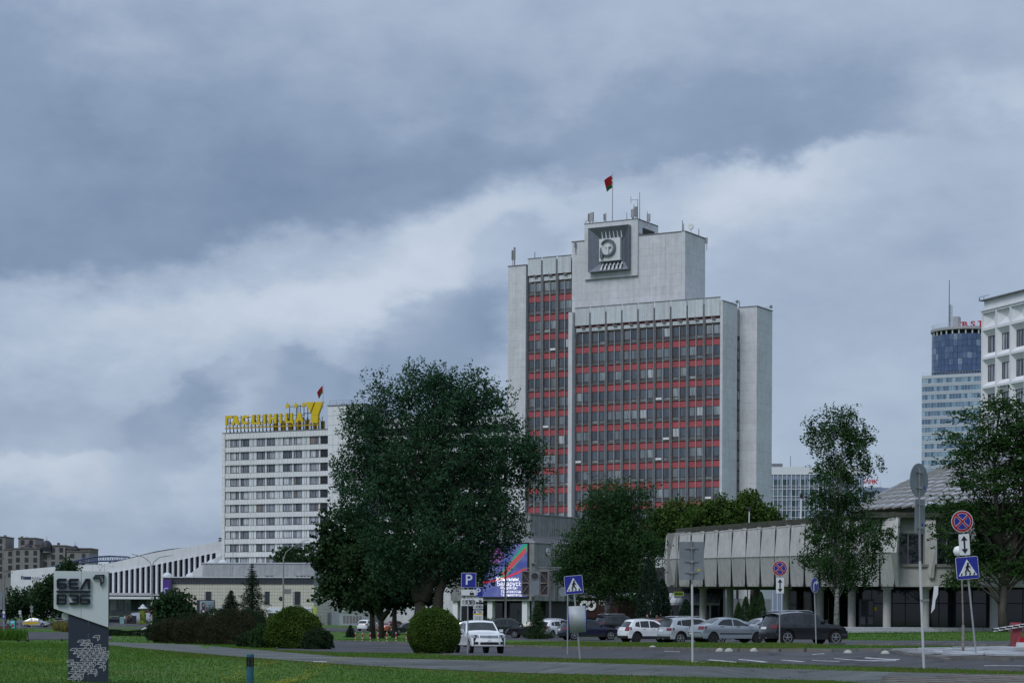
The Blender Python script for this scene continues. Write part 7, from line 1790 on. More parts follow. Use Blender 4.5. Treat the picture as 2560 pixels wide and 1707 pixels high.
# tilted pedestrian crossing sign in the middle with a blank plate below
Y = 80.0; R = sign_root('tilted blue pedestrian crossing sign above a blank metal plate on a leaning pole', 1452, 0, Y); k = Y / F
x0, x1 = 0.0, xof(1433, Y, R); zt1 = zof(1433, 1455, Y, R)
MB().cyl((0, 0, -.2), (x1, 0, zt1), .032, None, 10).build('pole', M_pole, R)
o = plate_base(R, xof(1434, Y, R), zof(1434, 1461, Y, R), 46 * k, 46 * k, .05, M_swhite, radians(-5)); crossing_face(o, 46 * k)
b = MB(); n = 10; w, h = 42 * k, 66 * k
for i in range(n):
    a, c = -w/2 + w * i / n, -w/2 + w * (i + 1) / n; ya, yc = -.12 * (1 - (2*a/w)**2), -.12 * (1 - (2*c/w)**2)
    b.add([(a, ya, -h/2), (c, yc, -h/2), (c, yc, h/2), (a, ya, h/2), (a, ya + .01, -h/2), (c, yc + .01, -h/2), (c, yc + .01, h/2), (a, ya + .01, h/2)], [(0, 1, 2, 3), (7, 6, 5, 4), (3, 2, 6, 7), (0, 4, 5, 1)])
b.box(-w/2 - .03, 0.01, -h/2, -w/2, .03, h/2 + .01, 1).box(w/2, .01, -h/2, w/2 + .03, .03, h/2 + .01, 1)
o = b.build('blank_plate', [mat('bare_aluminium', (.34, .37, .39), .6, .12, 4.0, 0, .4, .35), M_sblue], R, smooth='all'); o.location = (xof(1443.5, Y, R), -.07, zof(1443, 1547, Y, R)); o.rotation_euler = (0, radians(-3), 0)
R = sign_root('thin grey pole standing just behind the tilted crossing sign', 1419, 0, 96, 'sign_pole', 'pole'); pole(R, 0, zof(1419, 1470, 96, R), .03); MB().disc(0, .02, 0, .22, 20, 0, .02).build('sign_plate', M_back, R).location = (-.18, .05, zof(1419, 1478, 96, R))
# two parking sign stacks
def parking(px, Y, label, sc, cpy, with_panel=False):
    R = sign_root(label, px, 0, Y, group='parking sign stacks'); k = Y / F; pole(R, 0, zof(px, cpy[0] - 18 * sc, Y, R), .03)
    dx = xof(px + cpy[4], Y, R)
    w = 37 * k * sc; o = plate_base(R, dx, zof(px, cpy[0], Y, R), w, w, .04, M_swhite); face(o, [('rect', (0, 0, w * .96, w * .96, .03), M_sblue, 'blue_field'), ('text', (-.0, 0, 'P', w * .98, .01), M_swhite, 'letter')])
    h = 17 * k * sc; o = plate_base(R, dx, zof(px, cpy[1], Y, R), w, h, .02, M_swhite); face(o, [('rect', (0, 0, w * .96, h * .94, .015), M_swhite, 'white_field'), ('rect', (0, -h * .42, w * .96, h * .12, .005), M_sblk, 'kerb_line'), ('poly', [(w * .08, -h * .28), (w * .36, -h * .28), (w * .36, h * .02), (w * .30, h * .05), (w * .26, h * .32), (w * .16, h * .32), (w * .12, h * .05), (w * .08, h * .02)], M_sblk, 'car_pictogram'), ('rect', (w * .22, h * .14, w * .11, h * .2, .004), M_swhite, 'car_window')])
    h = 18.5 * k * sc; o = plate_base(R, dx, zof(px, cpy[2], Y, R), w, h, .03, M_swhite); L_ = [('rect', (0, 0, w * .97, h * .94, .03), M_swhite, 'white_field')]
    for i, n in enumerate(('10', '15', '20')): L_ += [('ring', (w * (-.27 + .27 * i), 0, h * .30, h * .36), M_sblk, 'ring'), ('text', (w * (-.27 + .27 * i), 0, n, h * .50, .01), M_sblk, 'numeral')]
    face(o, L_)
    if with_panel:
        h = 26 * k; o = plate_base(R, dx, zof(px, cpy[3], Y, R), w, h, .02, M_swhite); face(o, [('rect', (0, 0, w * .97, h * .97, .015), M_swhite, 'white_field'), ('rect', (0, h * .14, w * .97, h * .14, .004), M_syel, 'yellow_band'), ('rect', (-w * .34, h * .34, w * .22, h * .22, .005), M_sblue, 'blue_mark'), ('text', (w * .14, h * .34, '720', h * .30, .012), M_sblk, 'numeral')] + [('rect', (0, -h * (.08 + .1 * i), w * .8, h * .025, .001), M_back, 'print_line') for i in range(4)])
parking(1169.5, 103, 'larger parking sign stack with the large letter P at the side of the round bush', 1.0, (1449.5, 1481.5, 1504.5, 0, 2), False)
parking(1195.5, 140, 'smaller parking sign stack behind with a white 720 notice at the bottom', .66, (1479, 1500, 1516, 1538, 0), True)
# back of a large rectangular sign
def clamp(b, x, z, w): b.box(x - w/2, -.02, z - .02, x + w/2, -.001, z + .02).box(x - .06, -.075, z - .035, x + .06, -.02, z + .035)
Y = 65.0; k = Y / F; R = sign_root('back of a tall rectangular metal sign on a two-tone pole', 1732, 0, Y); zc = zof(1728, 1401, Y, R); h0 = zof(1728, 1352, Y, R); zs = zof(1728, 1460, Y, R)
MB().cyl((0, 0, -.2), (xof(1730, Y, R), 0, zs), .034, None, 10).build('pole', M_polew, R); MB().cyl((xof(1730, Y, R), 0, zs + .001), (xof(1728.5, Y, R), 0, h0), .03, None, 10).build('pole', M_grey, R)
o = MB(); rrect(o, 62 * k, 95 * k, .035, .03, .02); o = o.build('sign_plate', M_back, R); o.location = (xof(1728.5, Y, R), 0, zc)
b = MB()
for z in (.33, -.02, -.31): clamp(b, 0, z * 95 * k, 34 * k)
b.build('clamp', M_grey, o).location = (0, .03, 0); MB().box(22 * k - .1 * .8, .028, -.32 * 95 * k * .85, 22 * k + .0, .034, -.22 * 95 * k).build('sticker', M_syel, o)
# round and rectangular backs on the tall right-hand pole
Y = 60.5; k = Y / F; R = sign_root('tall pole carrying the backs of an oval-looking round sign and a small rectangular sign', 2311, 0, Y); zs = zof(2299, 1402, Y, R); ztp = zof(2296, 1168, Y, R)
MB().cyl((0, 0, -.2), (xof(2299.5, Y, R), 0, zs), .038, None, 12).build('pole', M_polew, R); MB().cyl((xof(2299.5, Y, R), 0, zs + .001), (xof(2296, Y, R), 0, ztp), .034, None, 12).build('pole', M_grey, R)
o = MB().disc(0, .04, 0, 42.5 * k, 36, 0, .02).xf(Matrix.Diagonal((1, 1, 1, 1))).build('round_plate', M_back, R); o.location = (xof(2300, Y, R), 0, zof(2300, 1200, Y, R)); o.rotation_euler = (0, 0, radians(48))
b = MB(); clamp(b, 0, .24 * 85 * k, 32 * k); clamp(b, 0, -.22 * 85 * k, 32 * k); b.build('clamp', M_grey, o).location = (0, .035, 0); MB().box(.24, .03, -.24, .31, .038, -.15).build('sticker', M_sblue, o)
o = MB(); rrect(o, 36 * k, 86 * k, .04, .05, .02); o = o.build('sign_plate', M_back, R); o.location = (xof(2302, Y, R), 0, zof(2302, 1291, Y, R)); o.rotation_euler = (0, 0, radians(38))
b = MB(); clamp(b, 0, .36 * 86 * k, 22 * k); clamp(b, 0, -.32 * 86 * k, 22 * k); b.build('clamp', M_grey, o).location = (0, .035, 0); MB().box(.07, .03, -.26, .13, .038, -.18).build('sticker', M_sblue, o)
# torn edge-on plate lower down
b = MB(); z0 = zof(2330, 1500, Y, R); z1 = zof(2330, 1464, Y, R); xa = xof(2328, Y, R)
pts = [(xa - .02, zof(2330, 1532, Y, R)), (xa + .08, zof(2330, 1520, Y, R)), (xa + .10, z0), (xa + .17, zof(2330, 1485, Y, R)), (xa + .18, z1), (xa + .06, z1), (xa + .02, z0)]
b.prism(pts, -.10, -.085); b.build('torn_plate', M_swhite, R); MB().box(xof(2301, Y, R), -.06, z0 - .02, xof(2322, Y, R), -.02, z0 + .03).build('bracket', M_grey, R)
# no stopping signs and arrows
Y = 100.0; k = Y / F; R = sign_root('no stopping sign over a vertical double arrow plate in front of the parked cars', 1949, 0, Y); pole(R, 0, zof(1948, 1400, Y, R), .03); nostop_face(R, xof(1948.5, Y, R), zof(1948.5, 1420, Y, R), 38.5 * k)
o = plate_base(R, xof(1949.5, Y, R), zof(1949, 1463, Y, R), 19.5 * k, 39.5 * k, .03, M_swhite); arrow_face(o, 19.5 * k, 39.5 * k)
Y = 65.0; k = Y / F; R = sign_root('no stopping sign, arrow plate and pedestrian crossing sign together on a leaning pole', 2442, 0, Y)
MB().cyl((0, 0, -.1), (xof(2405, Y, R), 0, zof(2405, 1300, Y, R)), .03, None, 10).build('pole', M_pole, R)
nostop_face(R, xof(2403.5, Y, R), zof(2403.5, 1303, Y, R), 55 * k); o = plate_base(R, xof(2409.5, Y, R), zof(2409, 1361, Y, R), 26.5 * k, 53 * k, .035, M_swhite, radians(-4)); arrow_face(o, 26.5 * k, 53 * k)
o = plate_base(R, xof(2416.5, Y, R), zof(2416, 1419, Y, R), 56 * k, 56 * k, .05, M_swhite, radians(-5), y=-.09); crossing_face(o, 56 * k)
R = sign_root('rusty pole with a white lamp globe behind the leaning crossing sign', 2408, 0, 72, 'lamp_pole', 'pole'); zt2 = zof(2406, 1562, 72, R)
MB().cyl((0, 0, -.2), (0, 0, zt2), .05, None, 10).build('pole_foot', M_rust, R); MB().cyl((0, 0, zt2), (xof(2403, 72, R), 0, zof(2403, 1400, 72, R)), .028, None, 8).build('pole', M_rust, R); MB().lathe([(.02, -.17), (.12, -.13), (.17, 0), (.12, .13), (.02, .17)], n=14).build('globe', M_white, R, smooth='all').location = (xof(2396, 72, R), .1, zof(2396, 1377, 72, R))
# round turn-right arrow
Y = 99.0; k = Y / F; R = sign_root('blue round sign with a white arrow turning right', 2041, 0, Y); pole(R, 0, zof(2036, 1470, Y, R), .03, lean=xof(2036, Y, R))
o = MB().disc(0, 0, 0, 20 * k, 32, 0, .025).build('sign_plate', M_back, R); o.location = (xof(2036.5, Y, R), -.06, zof(2036, 1462, Y, R)); o.rotation_euler = (0, 0, radians(52))
r = 20 * k
face(o, [('disc', (0, 0, r * .98), M_swhite, 'white_edge'), ('disc', (0, 0, r * .93), M_sblue, 'blue_field'), ('rect', (-r * .3, -r * .3, r * .2, r * .9, .003), M_swhite, 'arrow_shaft'), ('poly', bar(-r * .32, r * .1, -r * .05, r * .33, r * .2), M_swhite, 'arrow_bend'), ('rect', (r * .12, r * .33, r * .5, r * .2, .003), M_swhite, 'arrow_arm'), ('poly', [(r * .25, r * .02), (r * .72, r * .33), (r * .25, r * .64)], M_swhite, 'arrow_head')])
# far left signs
for px, py, Y, kind, lab in ((50, 1530, 300, 'rect', 'small white rectangular sign by the far left road'), (79, 1521, 330, 'two', 'pair of round sign backs on one pole by the far left road'), (48, 1552, 240, 'dia', 'diamond sign back on a pole in front of the taxi')):
    R = sign_root(lab, px, 0, Y, group='small signs by the far left road'); k = Y / F; z = zof(px, py, Y, R); pole(R, 0, z + .3, .04)
    if kind == 'rect': o = plate_base(R, 0, z, 6 * k, 9 * k, .02, M_swhite); face(o, [('rect', (0, 0, 2.2 * k, 4 * k, .01), M_sblk, 'mark')])
    elif kind == 'two':
        for d in (0, 9): MB().disc(0, .05, 0, 4.2 * k, 20, 0, .02).build('sign_plate', M_back, R).location = (0, -.12, z - d * k + 4 * k)
    else: MB().prism([(0, -6.5 * k), (6.5 * k, 0), (0, 6.5 * k), (-6.5 * k, 0)], -.05, -.03).build('sign_plate', M_back, R).location = (0, 0, z)
R = thing('sign_column', 'tall column with a round white sign and blue signs at the left edge', 'sign', G(10, 250), 0); k = 250 / F
pole(R, 0, zof(10, 1438, 250, R), .13, M_grey)
MB().disc(0, -.16, 0, 3.6 * k, 20, 0, .02).build('round_sign', M_swhite, R).location = (0, 0, zof(10, 1530, 250, R)); o = plate_base(R, 0, zof(10, 1541, 250, R), 8 * k, 11 * k, .02, M_swhite, y=-.18); face(o, [('rect', (0, 0, 7.4 * k, 10.4 * k, .02), M_sblue, 'blue_field'), ('rect', (0, 1 * k, 3 * k, 6 * k, .02), M_swhite, 'mark')])
MB().tube([(0, 0, zof(10, 1440, 250, R)), (.3, 0, zof(10, 1432, 250, R)), (1.0, 0, zof(10, 1430, 250, R))], .05, 6).build('lamp_arm', M_grey, R)

# ------------------------------------------------------------ the bank pylon in the foreground
def pylon():
    Y = 60.0; k = Y / F; g = G(222, Y); R = thing('bank_pylon', 'white and navy bank pylon with dark block letters and a line drawn cube pattern', 'pylon sign', g, radians(11))
    X = lambda px: xof(px, Y, R); Z = lambda py: zof(222, py, Y, R)
    M_pw = mat('pylon_white', (.50, .535, .555), .45, .04, 1.0, 0, .4, dirt=.05); M_pn = mat('pylon_navy', (.022, .030, .048), .4, .08, 1.0, 0, .4); M_lt = mat('pylon_letter', (.016, .021, .030), .7, .08, spec=.15); M_ln = mat('pylon_line', (.42, .43, .45), .5)
    # head cut obliquely below, two sheets
    xa, xm, xb = X(136.5), X(203.5), X(270); zt_, zl, zr_ = Z(1427.5), Z(1520.5), Z(1567)
    zmid = zl + (zr_ - zl) * (xm - xa) / (xb - xa)
    MB().prism([(xa, zl), (xm - .006, zmid), (xm - .006, zt_), (xa, zt_)], -.18, .30).build('head_sheet', M_pw, R); MB().prism([(xm + .006, zmid), (xb, zr_), (xb, zt_), (xm + .006, zt_)], -.18, .30).build('head_sheet', M_pw, R)
    MB().box(xm - .02, -.17, zmid, xm + .02, .29, zt_ - .005).build('head_seam', M_joint, R)
    MB().box(xb, -.15, zr_ + .02, xb + .025, .27, zt_ - .01).build('side_trim', M_pn, R)
    xc, xd = X(172.5), X(271); zc = zl + (zr_ - zl) * (xc - xa) / (xb - xa)
    xq = X(221)
    zq = zl + (zr_ - zl) * (xq - xa) / (xb - xa)
    MB().prism([(xc, -.6), (xq - .004, -.6), (xq - .004, zq - .004), (xc, zc - .004)], -.12, .26).build('column_sheet', M_pn, R); MB().prism([(xq + .004, -.6), (xd, -.6), (xd, zr_ - .004), (xq + .004, zq - .004)], -.12, .26).build('column_sheet', M_pn, R)
    # letters as strokes on a grid
    s = .2723; q = lambda zx, zy: (X(zx * s), Z(1280 + zy * s))
    def letter(polys, nm='letter'):
        b = MB()
        for pl in polys: b.prism([q(*p) for p in reversed(pl)], -.27, -.19)
        b.build(nm, M_lt, R)
    r = lambda x0, y0, x1, y1: [(x0, y0), (x1, y0), (x1, y1), (x0, y1)]
    t = 20
    def lC(x0, y0, x1, y1, polys): letter(polys)
    lC(0,0,0,0, [r(540, 610, 616, 630), [(526, 624), (540, 610), (540, 703), (526, 690)], r(540, 650, 604, 670), r(540, 684, 604, 704), [(604, 650), (618, 662), (618, 690), (604, 704)], r(540, 630, 552, 684), r(598, 668, 618, 686)])
    lC(0,0,0,0, [r(644, 610, 724, 630), [(632, 624), (646, 610), (646, 704), (632, 690)], r(646, 648, 718, 667), r(646, 684, 724, 704), r(644, 630, 654, 684)])
    lC(0,0,0,0, [[(786, 610), (812, 610), (760, 704), (734, 704)], [(786, 610), (828, 610), (828, 704), (806, 704), (806, 630), (792, 630)]])
    lC(0,0,0,0, [r(526, 754, 604, 772), r(526, 792, 604, 810), r(526, 828, 606, 846), r(526, 754, 548, 846), [(604, 754), (618, 764), (618, 784), (610, 800), (600, 792)], [(604, 792), (618, 808), (618, 834), (606, 846), (598, 830)]])
    lC(0,0,0,0, [r(640, 754, 714, 772), [(714, 754), (728, 766), (728, 834), (714, 846)], r(640, 828, 714, 846), r(664, 791, 712, 809), r(706, 768, 722, 832)])
    lC(0,0,0,0, [r(750, 754, 828, 772), r(736, 792, 816, 810), r(750, 828, 816, 846), [(736, 766), (750, 754), (750, 846), (736, 836)], [(816, 792), (829, 804), (829, 834), (816, 846)], r(806, 806, 826, 832)])
    letter([r(526, 719, 828, 739)], 'dividing_bar')
    # folded arrow emblem
    b = MB()
    for pl in ([(848, 607), (874, 574), (956, 571), (942, 580), (882, 582), (862, 604)], [(862, 604), (912, 594), (916, 606), (850, 609)], [(942, 580), (956, 571), (952, 640), (918, 676), (916, 606), (926, 608), (928, 650), (944, 632)]):
        b.prism([q(*p) for p in reversed(pl)], -.26, -.19)
    b.build('arrow_emblem', M_lt, R)
    # line drawn cubes: each cube is an open wire mark
    marks = [(885, 1150), (742, 1188), (800, 1183)]
    a1, b1 = 33.0, 24.0
    def cube(cx, cy, which):
        A = {'t': [(-33, -2), (-13, -20), (30, -24), (12, -4), (-33, -2)], 'r': [(12, -4), (30, -24), (28, 8), (10, 28), (12, -4)], 'l': [(-33, -2), (12, -4)], 's': [(-33,-2), (-20, 14), (12, -4)]}
        b = MB()
        for w in which:
            pts = [q(cx + x, cy + y) for x, y in A[w]]
            for p0, p1 in zip(pts, pts[1:]):
                d = (Vector(p1) - Vector(p0)).normalized() * .006; n = Vector((-d.y, d.x)) * 1.15
                b.prism([(p0[0] - n.x, p0[1] - n.y), (p1[0] - n.x, p1[1] - n.y), (p1[0] + n.x, p1[1] + n.y), (p0[0] + n.x, p0[1] + n.y)], -.128, -.121)
        b.build('cube_mark', M_ln, R)
    rows = [(1150, [885]), (1192, [745, 798]), (1222, [770, 822]), (1236, [895]), (1268, [680, 738, 790, 850, 905]), (1262, [940]), (1300, [708, 765, 820, 880, 935]), (1295, [970]), (1330, [740, 795, 860, 915, 962]), (1362, [772, 830, 890, 945]), (1375, [650]), (1396, [690, 745, 800, 850, 920]), (1412, [660]), (1428, [722, 778, 830, 940]), (1445, [690]), (1460, [755, 800, 860]), (1478, [665, 720, 865]), (1508, [690, 742]), (1532, [660, 715])]
    for y, xs_ in rows:
        for x in xs_: cube(x, y, 'tr')
    # round lamp at the back edge
    MB().lathe([(.02, -.06), (.12, -.05), (.14, .0), (.10, .05), (.02, .06)], n=14).xf(Matrix.Rotation(pi / 2, 4, 'X')).build('lamp', M_swhite, R, smooth=True).location = (X(167.5), .05, Z(1540))
pylon()
# bollard light
def bollard():
    Y = 60.0; g = G(626, Y); R = thing('bollard_light', 'teal bollard light with black louvre cage standing in the front lawn', 'bollard light', g); M_tl = mat('teal_metal', (.025, .105, .145), .6, .25, 5.0, dirt=.2)
    k = Y / F; r = 9.2 * k; z = lambda py: zof(626, py, Y, R)
    MB().cyl((0, 0, -.2), (0, 0, z(1665)), r, None, 20).build('post', M_tl, R, smooth=True); MB().lathe([(r * .98, 0), (r * 1.0, .02), (r * 1.0, (z(1634.5) - z(1641.5))), (r * .9, z(1634.5) - z(1641.5) + .01)], (0, 0, z(1641.5)), 20).build('cap', M_tl, R, smooth=True)
    MB().cyl((0, 0, z(1665)), (0, 0, z(1641.5)), r * .5, None, 12).build('lamp_glass', mat('frosted', (.20, .21, .21), .5), R)
    b = MB()
    for i in range(10): a = 2*pi*i/10; b.cyl((cos(a) * r * .92, sin(a) * r * .92, z(1665)), (cos(a) * r * .92, sin(a) * r * .92, z(1641)), .011, None, 5)
    stuff(b.build('cage_bars', M_dark, R))
    for i in range(5):
        zz = z(1663 - i * 4.6); MB().lathe([(r * .6, 0), (r * 1.22, 0), (r * 1.22, .008), (r * .6, .008)], (0, 0, zz), 20).build('louvre', M_dark, R)
bollard()
# half-sphere concrete bollards on the road edge
M_hemi = mat('painted_concrete', (.46, .47, .44), .8, .25, 6.0, .3, .2, col2=(.25, .26, .22), dirt=.2)
for px, py, lab in ((1631.5, 1623, 'concrete half-sphere nearest the blank back sign on the left of its pole'), (1800, 1629, 'left one of the two touching concrete half-spheres'), (1822.5, 1629.5, 'right one of the two touching concrete half-spheres'), (1885.5, 1629, 'concrete half-sphere below the no stopping sign'), (2119.5, 1633.5, 'single concrete half-sphere in front of the dark grey crossover'), (2213, 1635, 'concrete half-sphere against the tip of the pale paving')):
    g = ground(px, py); k = g.y / F; r = 11.6 * k
    R = thing('kerb_dome', lab, 'bollard', g, random.uniform(0, 6), 'concrete half-spheres along the road')
    MB().lathe([(r * 1.02, -.03), (r, .02), (r * .95, r * .28), (r * .80, r * .55), (r * .55, r * .75), (r * .25, r * .86), (.01, r * .89)], n=22).build('dome', M_hemi, R, smooth='all'); MB().lathe([(r * 1.03, 0), (r * 1.04, .02), (r * 1.0, .03)], n=22).build('base_ring', M_kerb, R); MB().tube([(-.04, 0, r * .86), (-.03, 0, r * .95), (.03, 0, r * .95), (.04, 0, r * .86)], .008, 5).build('lifting_loop', M_rust, R)
# striped posts
mp = MB().cyl((0, 0, -.3), (0, 0, .66), .045, None, 8).mesh('post', M_polew); mb = MB().cyl((0, 0, .32), (0, 0, .56), .048, None, 8).cyl((0, 0, .1), (0, 0, .18), .048, None, 8).mesh('red_band', M_sred); mc = MB().cyl((0, 0, .66), (0, 0, .69), .05, .03, 8).mesh('cap', M_grey)
for i, px in enumerate((888.5, 906, 925.5, 945, 967, 990, 1016)):
    g = ground(px, 1601.5); R = thing('striped_post', ['striped red and white post farthest left in the row', 'second striped post from the left end of the row', 'third striped post from the left end of the row', 'middle striped post of the row of seven', 'third striped post from the round bush', 'second striped post from the round bush', 'striped post closest to the round bush'][i], 'post', g, 0, 'striped posts on the lawn'); link('post', mp, R); link('red_band', mb, R); link('cap', mc, R)
# barrier gate at the right edge
def barrier():
    Y = 82.0; g = G(2540, Y); R = thing('barrier_gate', 'faded red parking barrier with a striped arm at the right edge', 'barrier', g); k = Y / F; M_br = mat('faded_red', (.30, .055, .075), .6, .15, 2.0, dirt=.2)
    X = lambda px: xof(px, Y, R); Z = lambda py: zof(2540, py, Y, R)
    MB().box(X(2529), -.18, -.05, X(2553), .18, Z(1562)).build('cabinet', M_br, R); MB().box(X(2527.5), -.2, Z(1562), X(2550), .2, Z(1555)).box(X(2550), -.16, Z(1562), X(2554), .16, Z(1557.5)).build('cabinet_lid', M_br, R); MB().box(X(2533), -.185, Z(1585), X(2549), -.181, Z(1604)).build('door_panel', mat('faded_red_dark', (.24, .045, .06), .6), R)
    a, b_ = Vector((X(2480), -.28, Z(1574))), Vector((X(2557), -.28, Z(1561.5))); d = (b_ - a); n = 9
    for i in range(n):
        p0, p1 = a + d * (i / n), a + d * ((i + .98) / n); MB().hexa([p0 + Vector((0, -.03, -.06)), p1 + Vector((0, -.03, -.06)), p1 + Vector((0, .03, -.06)), p0 + Vector((0, .03, -.06))], [p0 + Vector((0, -.03, .06)), p1 + Vector((0, -.03, .06)), p1 + Vector((0, .03, .06)), p0 + Vector((0, .03, .06))]).build('arm_segment', M_swhite, R)
        if i % 2 == 0: c = (p0 + p1) / 2; MB().box(c.x - .12, c.y - .034, c.z - .03, c.x + .12, c.y - .031, c.z + .03).build('reflector', M_sblk, R)
    g2 = G(2562, 80); R2 = thing('road_barrier', 'low white and red plastic road barrier cut off by the right edge', 'barrier', g2); MB().prism([(-.3, 0), (.5, 0), (.44, .28), (-.26, .28)], -.2, .2).build('lower_block', M_swhite, R2); MB().prism([(-.25, .281), (.43, .281), (.40, .46), (-.2, .46)], -.14, .14).build('upper_block', M_sred, R2)
barrier()
# advertising column with two sides and a rear frame
def ad_column():
    Y = 190.0; g = G(1334, Y); R = thing('billboard_pillar', 'dark steel billboard pillar with a round hole in its grey centre plate', 'billboard', g); k = Y / F; X = lambda px: xof(px, Y, R); Z = lambda py: zof(1334, py, Y, R)
    MB().box(X(1329), -.2, -.2, X(1336.5), .2, Z(1490)).build('pillar', M_grey, R); MB().box(X(1329.5), -.2, Z(1428), X(1336), .2, Z(1406)).box(X(1325), -.4, Z(1409), X(1341), .4, Z(1406.2)).build('top_pillar', M_grey, R)
    o = MB().box(X(1325), -1.0, Z(1487), X(1348), -.9, Z(1428)).build('centre_plate', M_back, R); MB().ring(X(1336.5), Z(1440), 9 * k * .93, 9.5 * k, -1.06, -1.001, 24).disc(X(1336.5), -1.03, Z(1440), 9 * k * .93, 24, 1, .02).build('round_hole', [M_grey, M_frame_dk], o)
    for a, b_ in ((1303, 1324.5), (1348.5, 1371)):
        MB().box(X(a), -.8, Z(1487), X(b_), -.75, Z(1427)).build('side_panel', M_frame_dk, R)
        f = MB(); 
        for z in (1487, 1457, 1428): f.box(X(a), -.92, Z(z) - .05, X(b_), -.82, Z(z) + .05)
        f.box(X(a), -.9, Z(1487), X(a) + .09, -.82, Z(1427)).box(X(b_) - .09, -.9, Z(1487), X(b_), -.82, Z(1427)).cyl((X(a), -.87, Z(1487)), (X(b_), -.87, Z(1457)), .03, None, 4).cyl((X(b_), -.87, Z(1457)), (X(a), -.87, Z(1428)), .03, None, 4)
        f.build('panel_frame', M_rust, R)
    b = MB(); z = Z(1420); n = 8; xa, xb = X(1340), X(1403)
    b.box(X(1303), -.1, z - .05, X(1324), .1, z + .04)
    b.box(xa, -.06, z + .05, xb, .06, z + .12).box(xa, -.06, z - .2, xb - .8, .06, z - .13)
    for i in range(n): b.cyl((xa + (xb - xa) * i / n, 0, z - .17), (xa + (xb - xa) * (i + .5) / n, 0, z + .08), .025, None, 4).cyl((xa + (xb - xa) * (i + .5) / n, 0, z + .08), (xa + (xb - xa) * (i + .9) / n, 0, z - .17 + (.2 if i == n - 1 else 0)), .025, None, 4)
    b.build('lattice_arm', M_grey, R)
ad_column()
# street lamps
def lamp(px, Y, ptop, label, arms, m=None, r=.13):
    g = G(px, Y); R = thing('street_lamp', label, 'street lamp', g, 0, 'street lamps'); z = zof(px, ptop, Y, R); m = m or M_polew
    zp = z - (1.6 if arms else 0)
    MB().cyl((0, 0, -.2), (0, 0, zp * .55), r, r * .85, 10).cyl((0, 0, zp * .55), (0, 0, zp), r * .8, r * .6, 10).build('pole', m, R, smooth=True)
    for dx, dz in arms:
        MB().tube([(0, 0, zp - .3), (dx * .12, 0, zp + .55), (dx * .45, 0, zp + 1.25), (dx, 0, zp + 1.55 + dz)], [r * .5, r * .45, r * .4, r * .35], 6).build('arm', m, R)
        s = 1 if dx > 0 else -1; MB().prism([(dx, zp + 1.5 + dz), (dx + .55 * s, zp + 1.62 + dz), (dx + .5 * s, zp + 1.72 + dz), (dx - .05 * s, zp + 1.62 + dz)][::s], -.12, .12).build('lamp_head', M_zinc, R)
    return R
M_cpole = mat('concrete_pole', (.27, .27, .26), .9, .2, 2.0, .2, .2)
R = lamp(379, 330, 1386, 'lamp post with two arms carrying round traffic signs, left', [(-2.9, .1), (2.7, -.1)], M_cpole, .17)
k = 330 / F; nb = MB().disc(0, -.2, 0, 3.7 * k, 20, 0, .02).build('round_sign', M_swhite, R); nb.location = (.1, 0, zof(379, 1518, 330, R)); nostop_face(R, .1, zof(379, 1530, 330, R), 9 * k, -.22)
R = lamp(708, 262, 1358, 'lamp post with one bent arm in front of the cream building', [(2.6, .4)], M_cpole, .13); MB().box(.1, -.1, zof(708, 1484, 262, R), .95, .1, zof(708, 1472, 262, R)).build('switch_box', M_grey, R); MB().disc(0, .0, 0, .28, 18, 0, .03).build('sign_back', M_frame_dk, R).location = (-.3, .15, zof(708, 1496, 262, R))
lamp(1263.5, 238, 1400, 'plain pale pole in front of the lit screen', [], M_cpole, .14)
R = lamp(1375, 250, 1362, 'pale lamp post in front of the ribbed concrete hall', [(.25, .0)], M_cpole, .14)
R = lamp(250, 420, 1404, 'camera mast rising behind the white pylon head', [(2.2, -.9), (-2.5, -.5)], M_polew, .12); MB().box(-.3, -.3, zof(250, 1413, 420, R), .3, .3, zof(250, 1408, 420, R)).build('camera_box', M_zinc, R)
for px, Y, t, lab in ((1871, 270, 1277, 'white floodlight pole leaning behind the concrete panels, left one'), (2001, 262, 1245, 'white floodlight pole leaning beside the slender birch')):
    g = G(px - 4, Y); R = thing('floodlight_pole', lab, 'floodlight', g, 0, 'floodlight poles behind the pavilion'); z = zof(px, t, Y, R); MB().cyl((0, 0, 0), (.25, 0, z), .06, None, 6).build('pole', M_white, R); MB().box(.1, -.15, z, .45, .15, z + .55).build('lamp_head', M_dark, R)
# ------------------------------------------------------------ far left odds and ends
def lightbox(px, Y, pt, pb, w, label, col, name='lightbox'):
    g = G(px, Y); R = thing(name, label, 'advertising lightbox', g); k = Y / F; z1, z0 = zof(px, pt, Y, R), zof(px, pb, Y, R)
    MB().box(-w*k/2, -.12, z0, w*k/2, .12, z1).build('case', M_frame_dk, R); MB().box(-w*k/2 + .08, -.14, z0 + .1, w*k/2 - .08, -.121, z1 - .1).build('poster', col, R); MB().box(-.3, -.1, -.1, .3, .1, z0).build('foot', M_frame_dk, R)
    return R, k, z0, z1
R, k, z0, z1 = lightbox(32, 300, 1548, 1572, 14, 'turquoise lit poster box at the far left', mat('poster_turquoise', (.03, .22, .25), .5, .2, 2.0, emit=.5)); MB().disc(0, -.146, z0 + .5, .22, 14, 0, .003).build('poster_picture', mat('poster_red', (.3, .05, .03), .5), R); MB().box(-.25, -.146, z1 - .4, .25, -.142, z1 - .28).build('poster_text', M_swhite, R)
R, k, z0, z1 = lightbox(305, 398, 1538, 1568, 14, 'dark poster box with a pale glowing poster beside the walkers', mat('poster_dark', (.03, .05, .06), .5, .3, 2.0)); MB().box(-.38, -.15, z0 + .25, .38, -.142, z1 - .25).build('poster_picture', mat('poster_glow', (.10, .20, .20), .5, .4, 1.5, emit=.4), R)
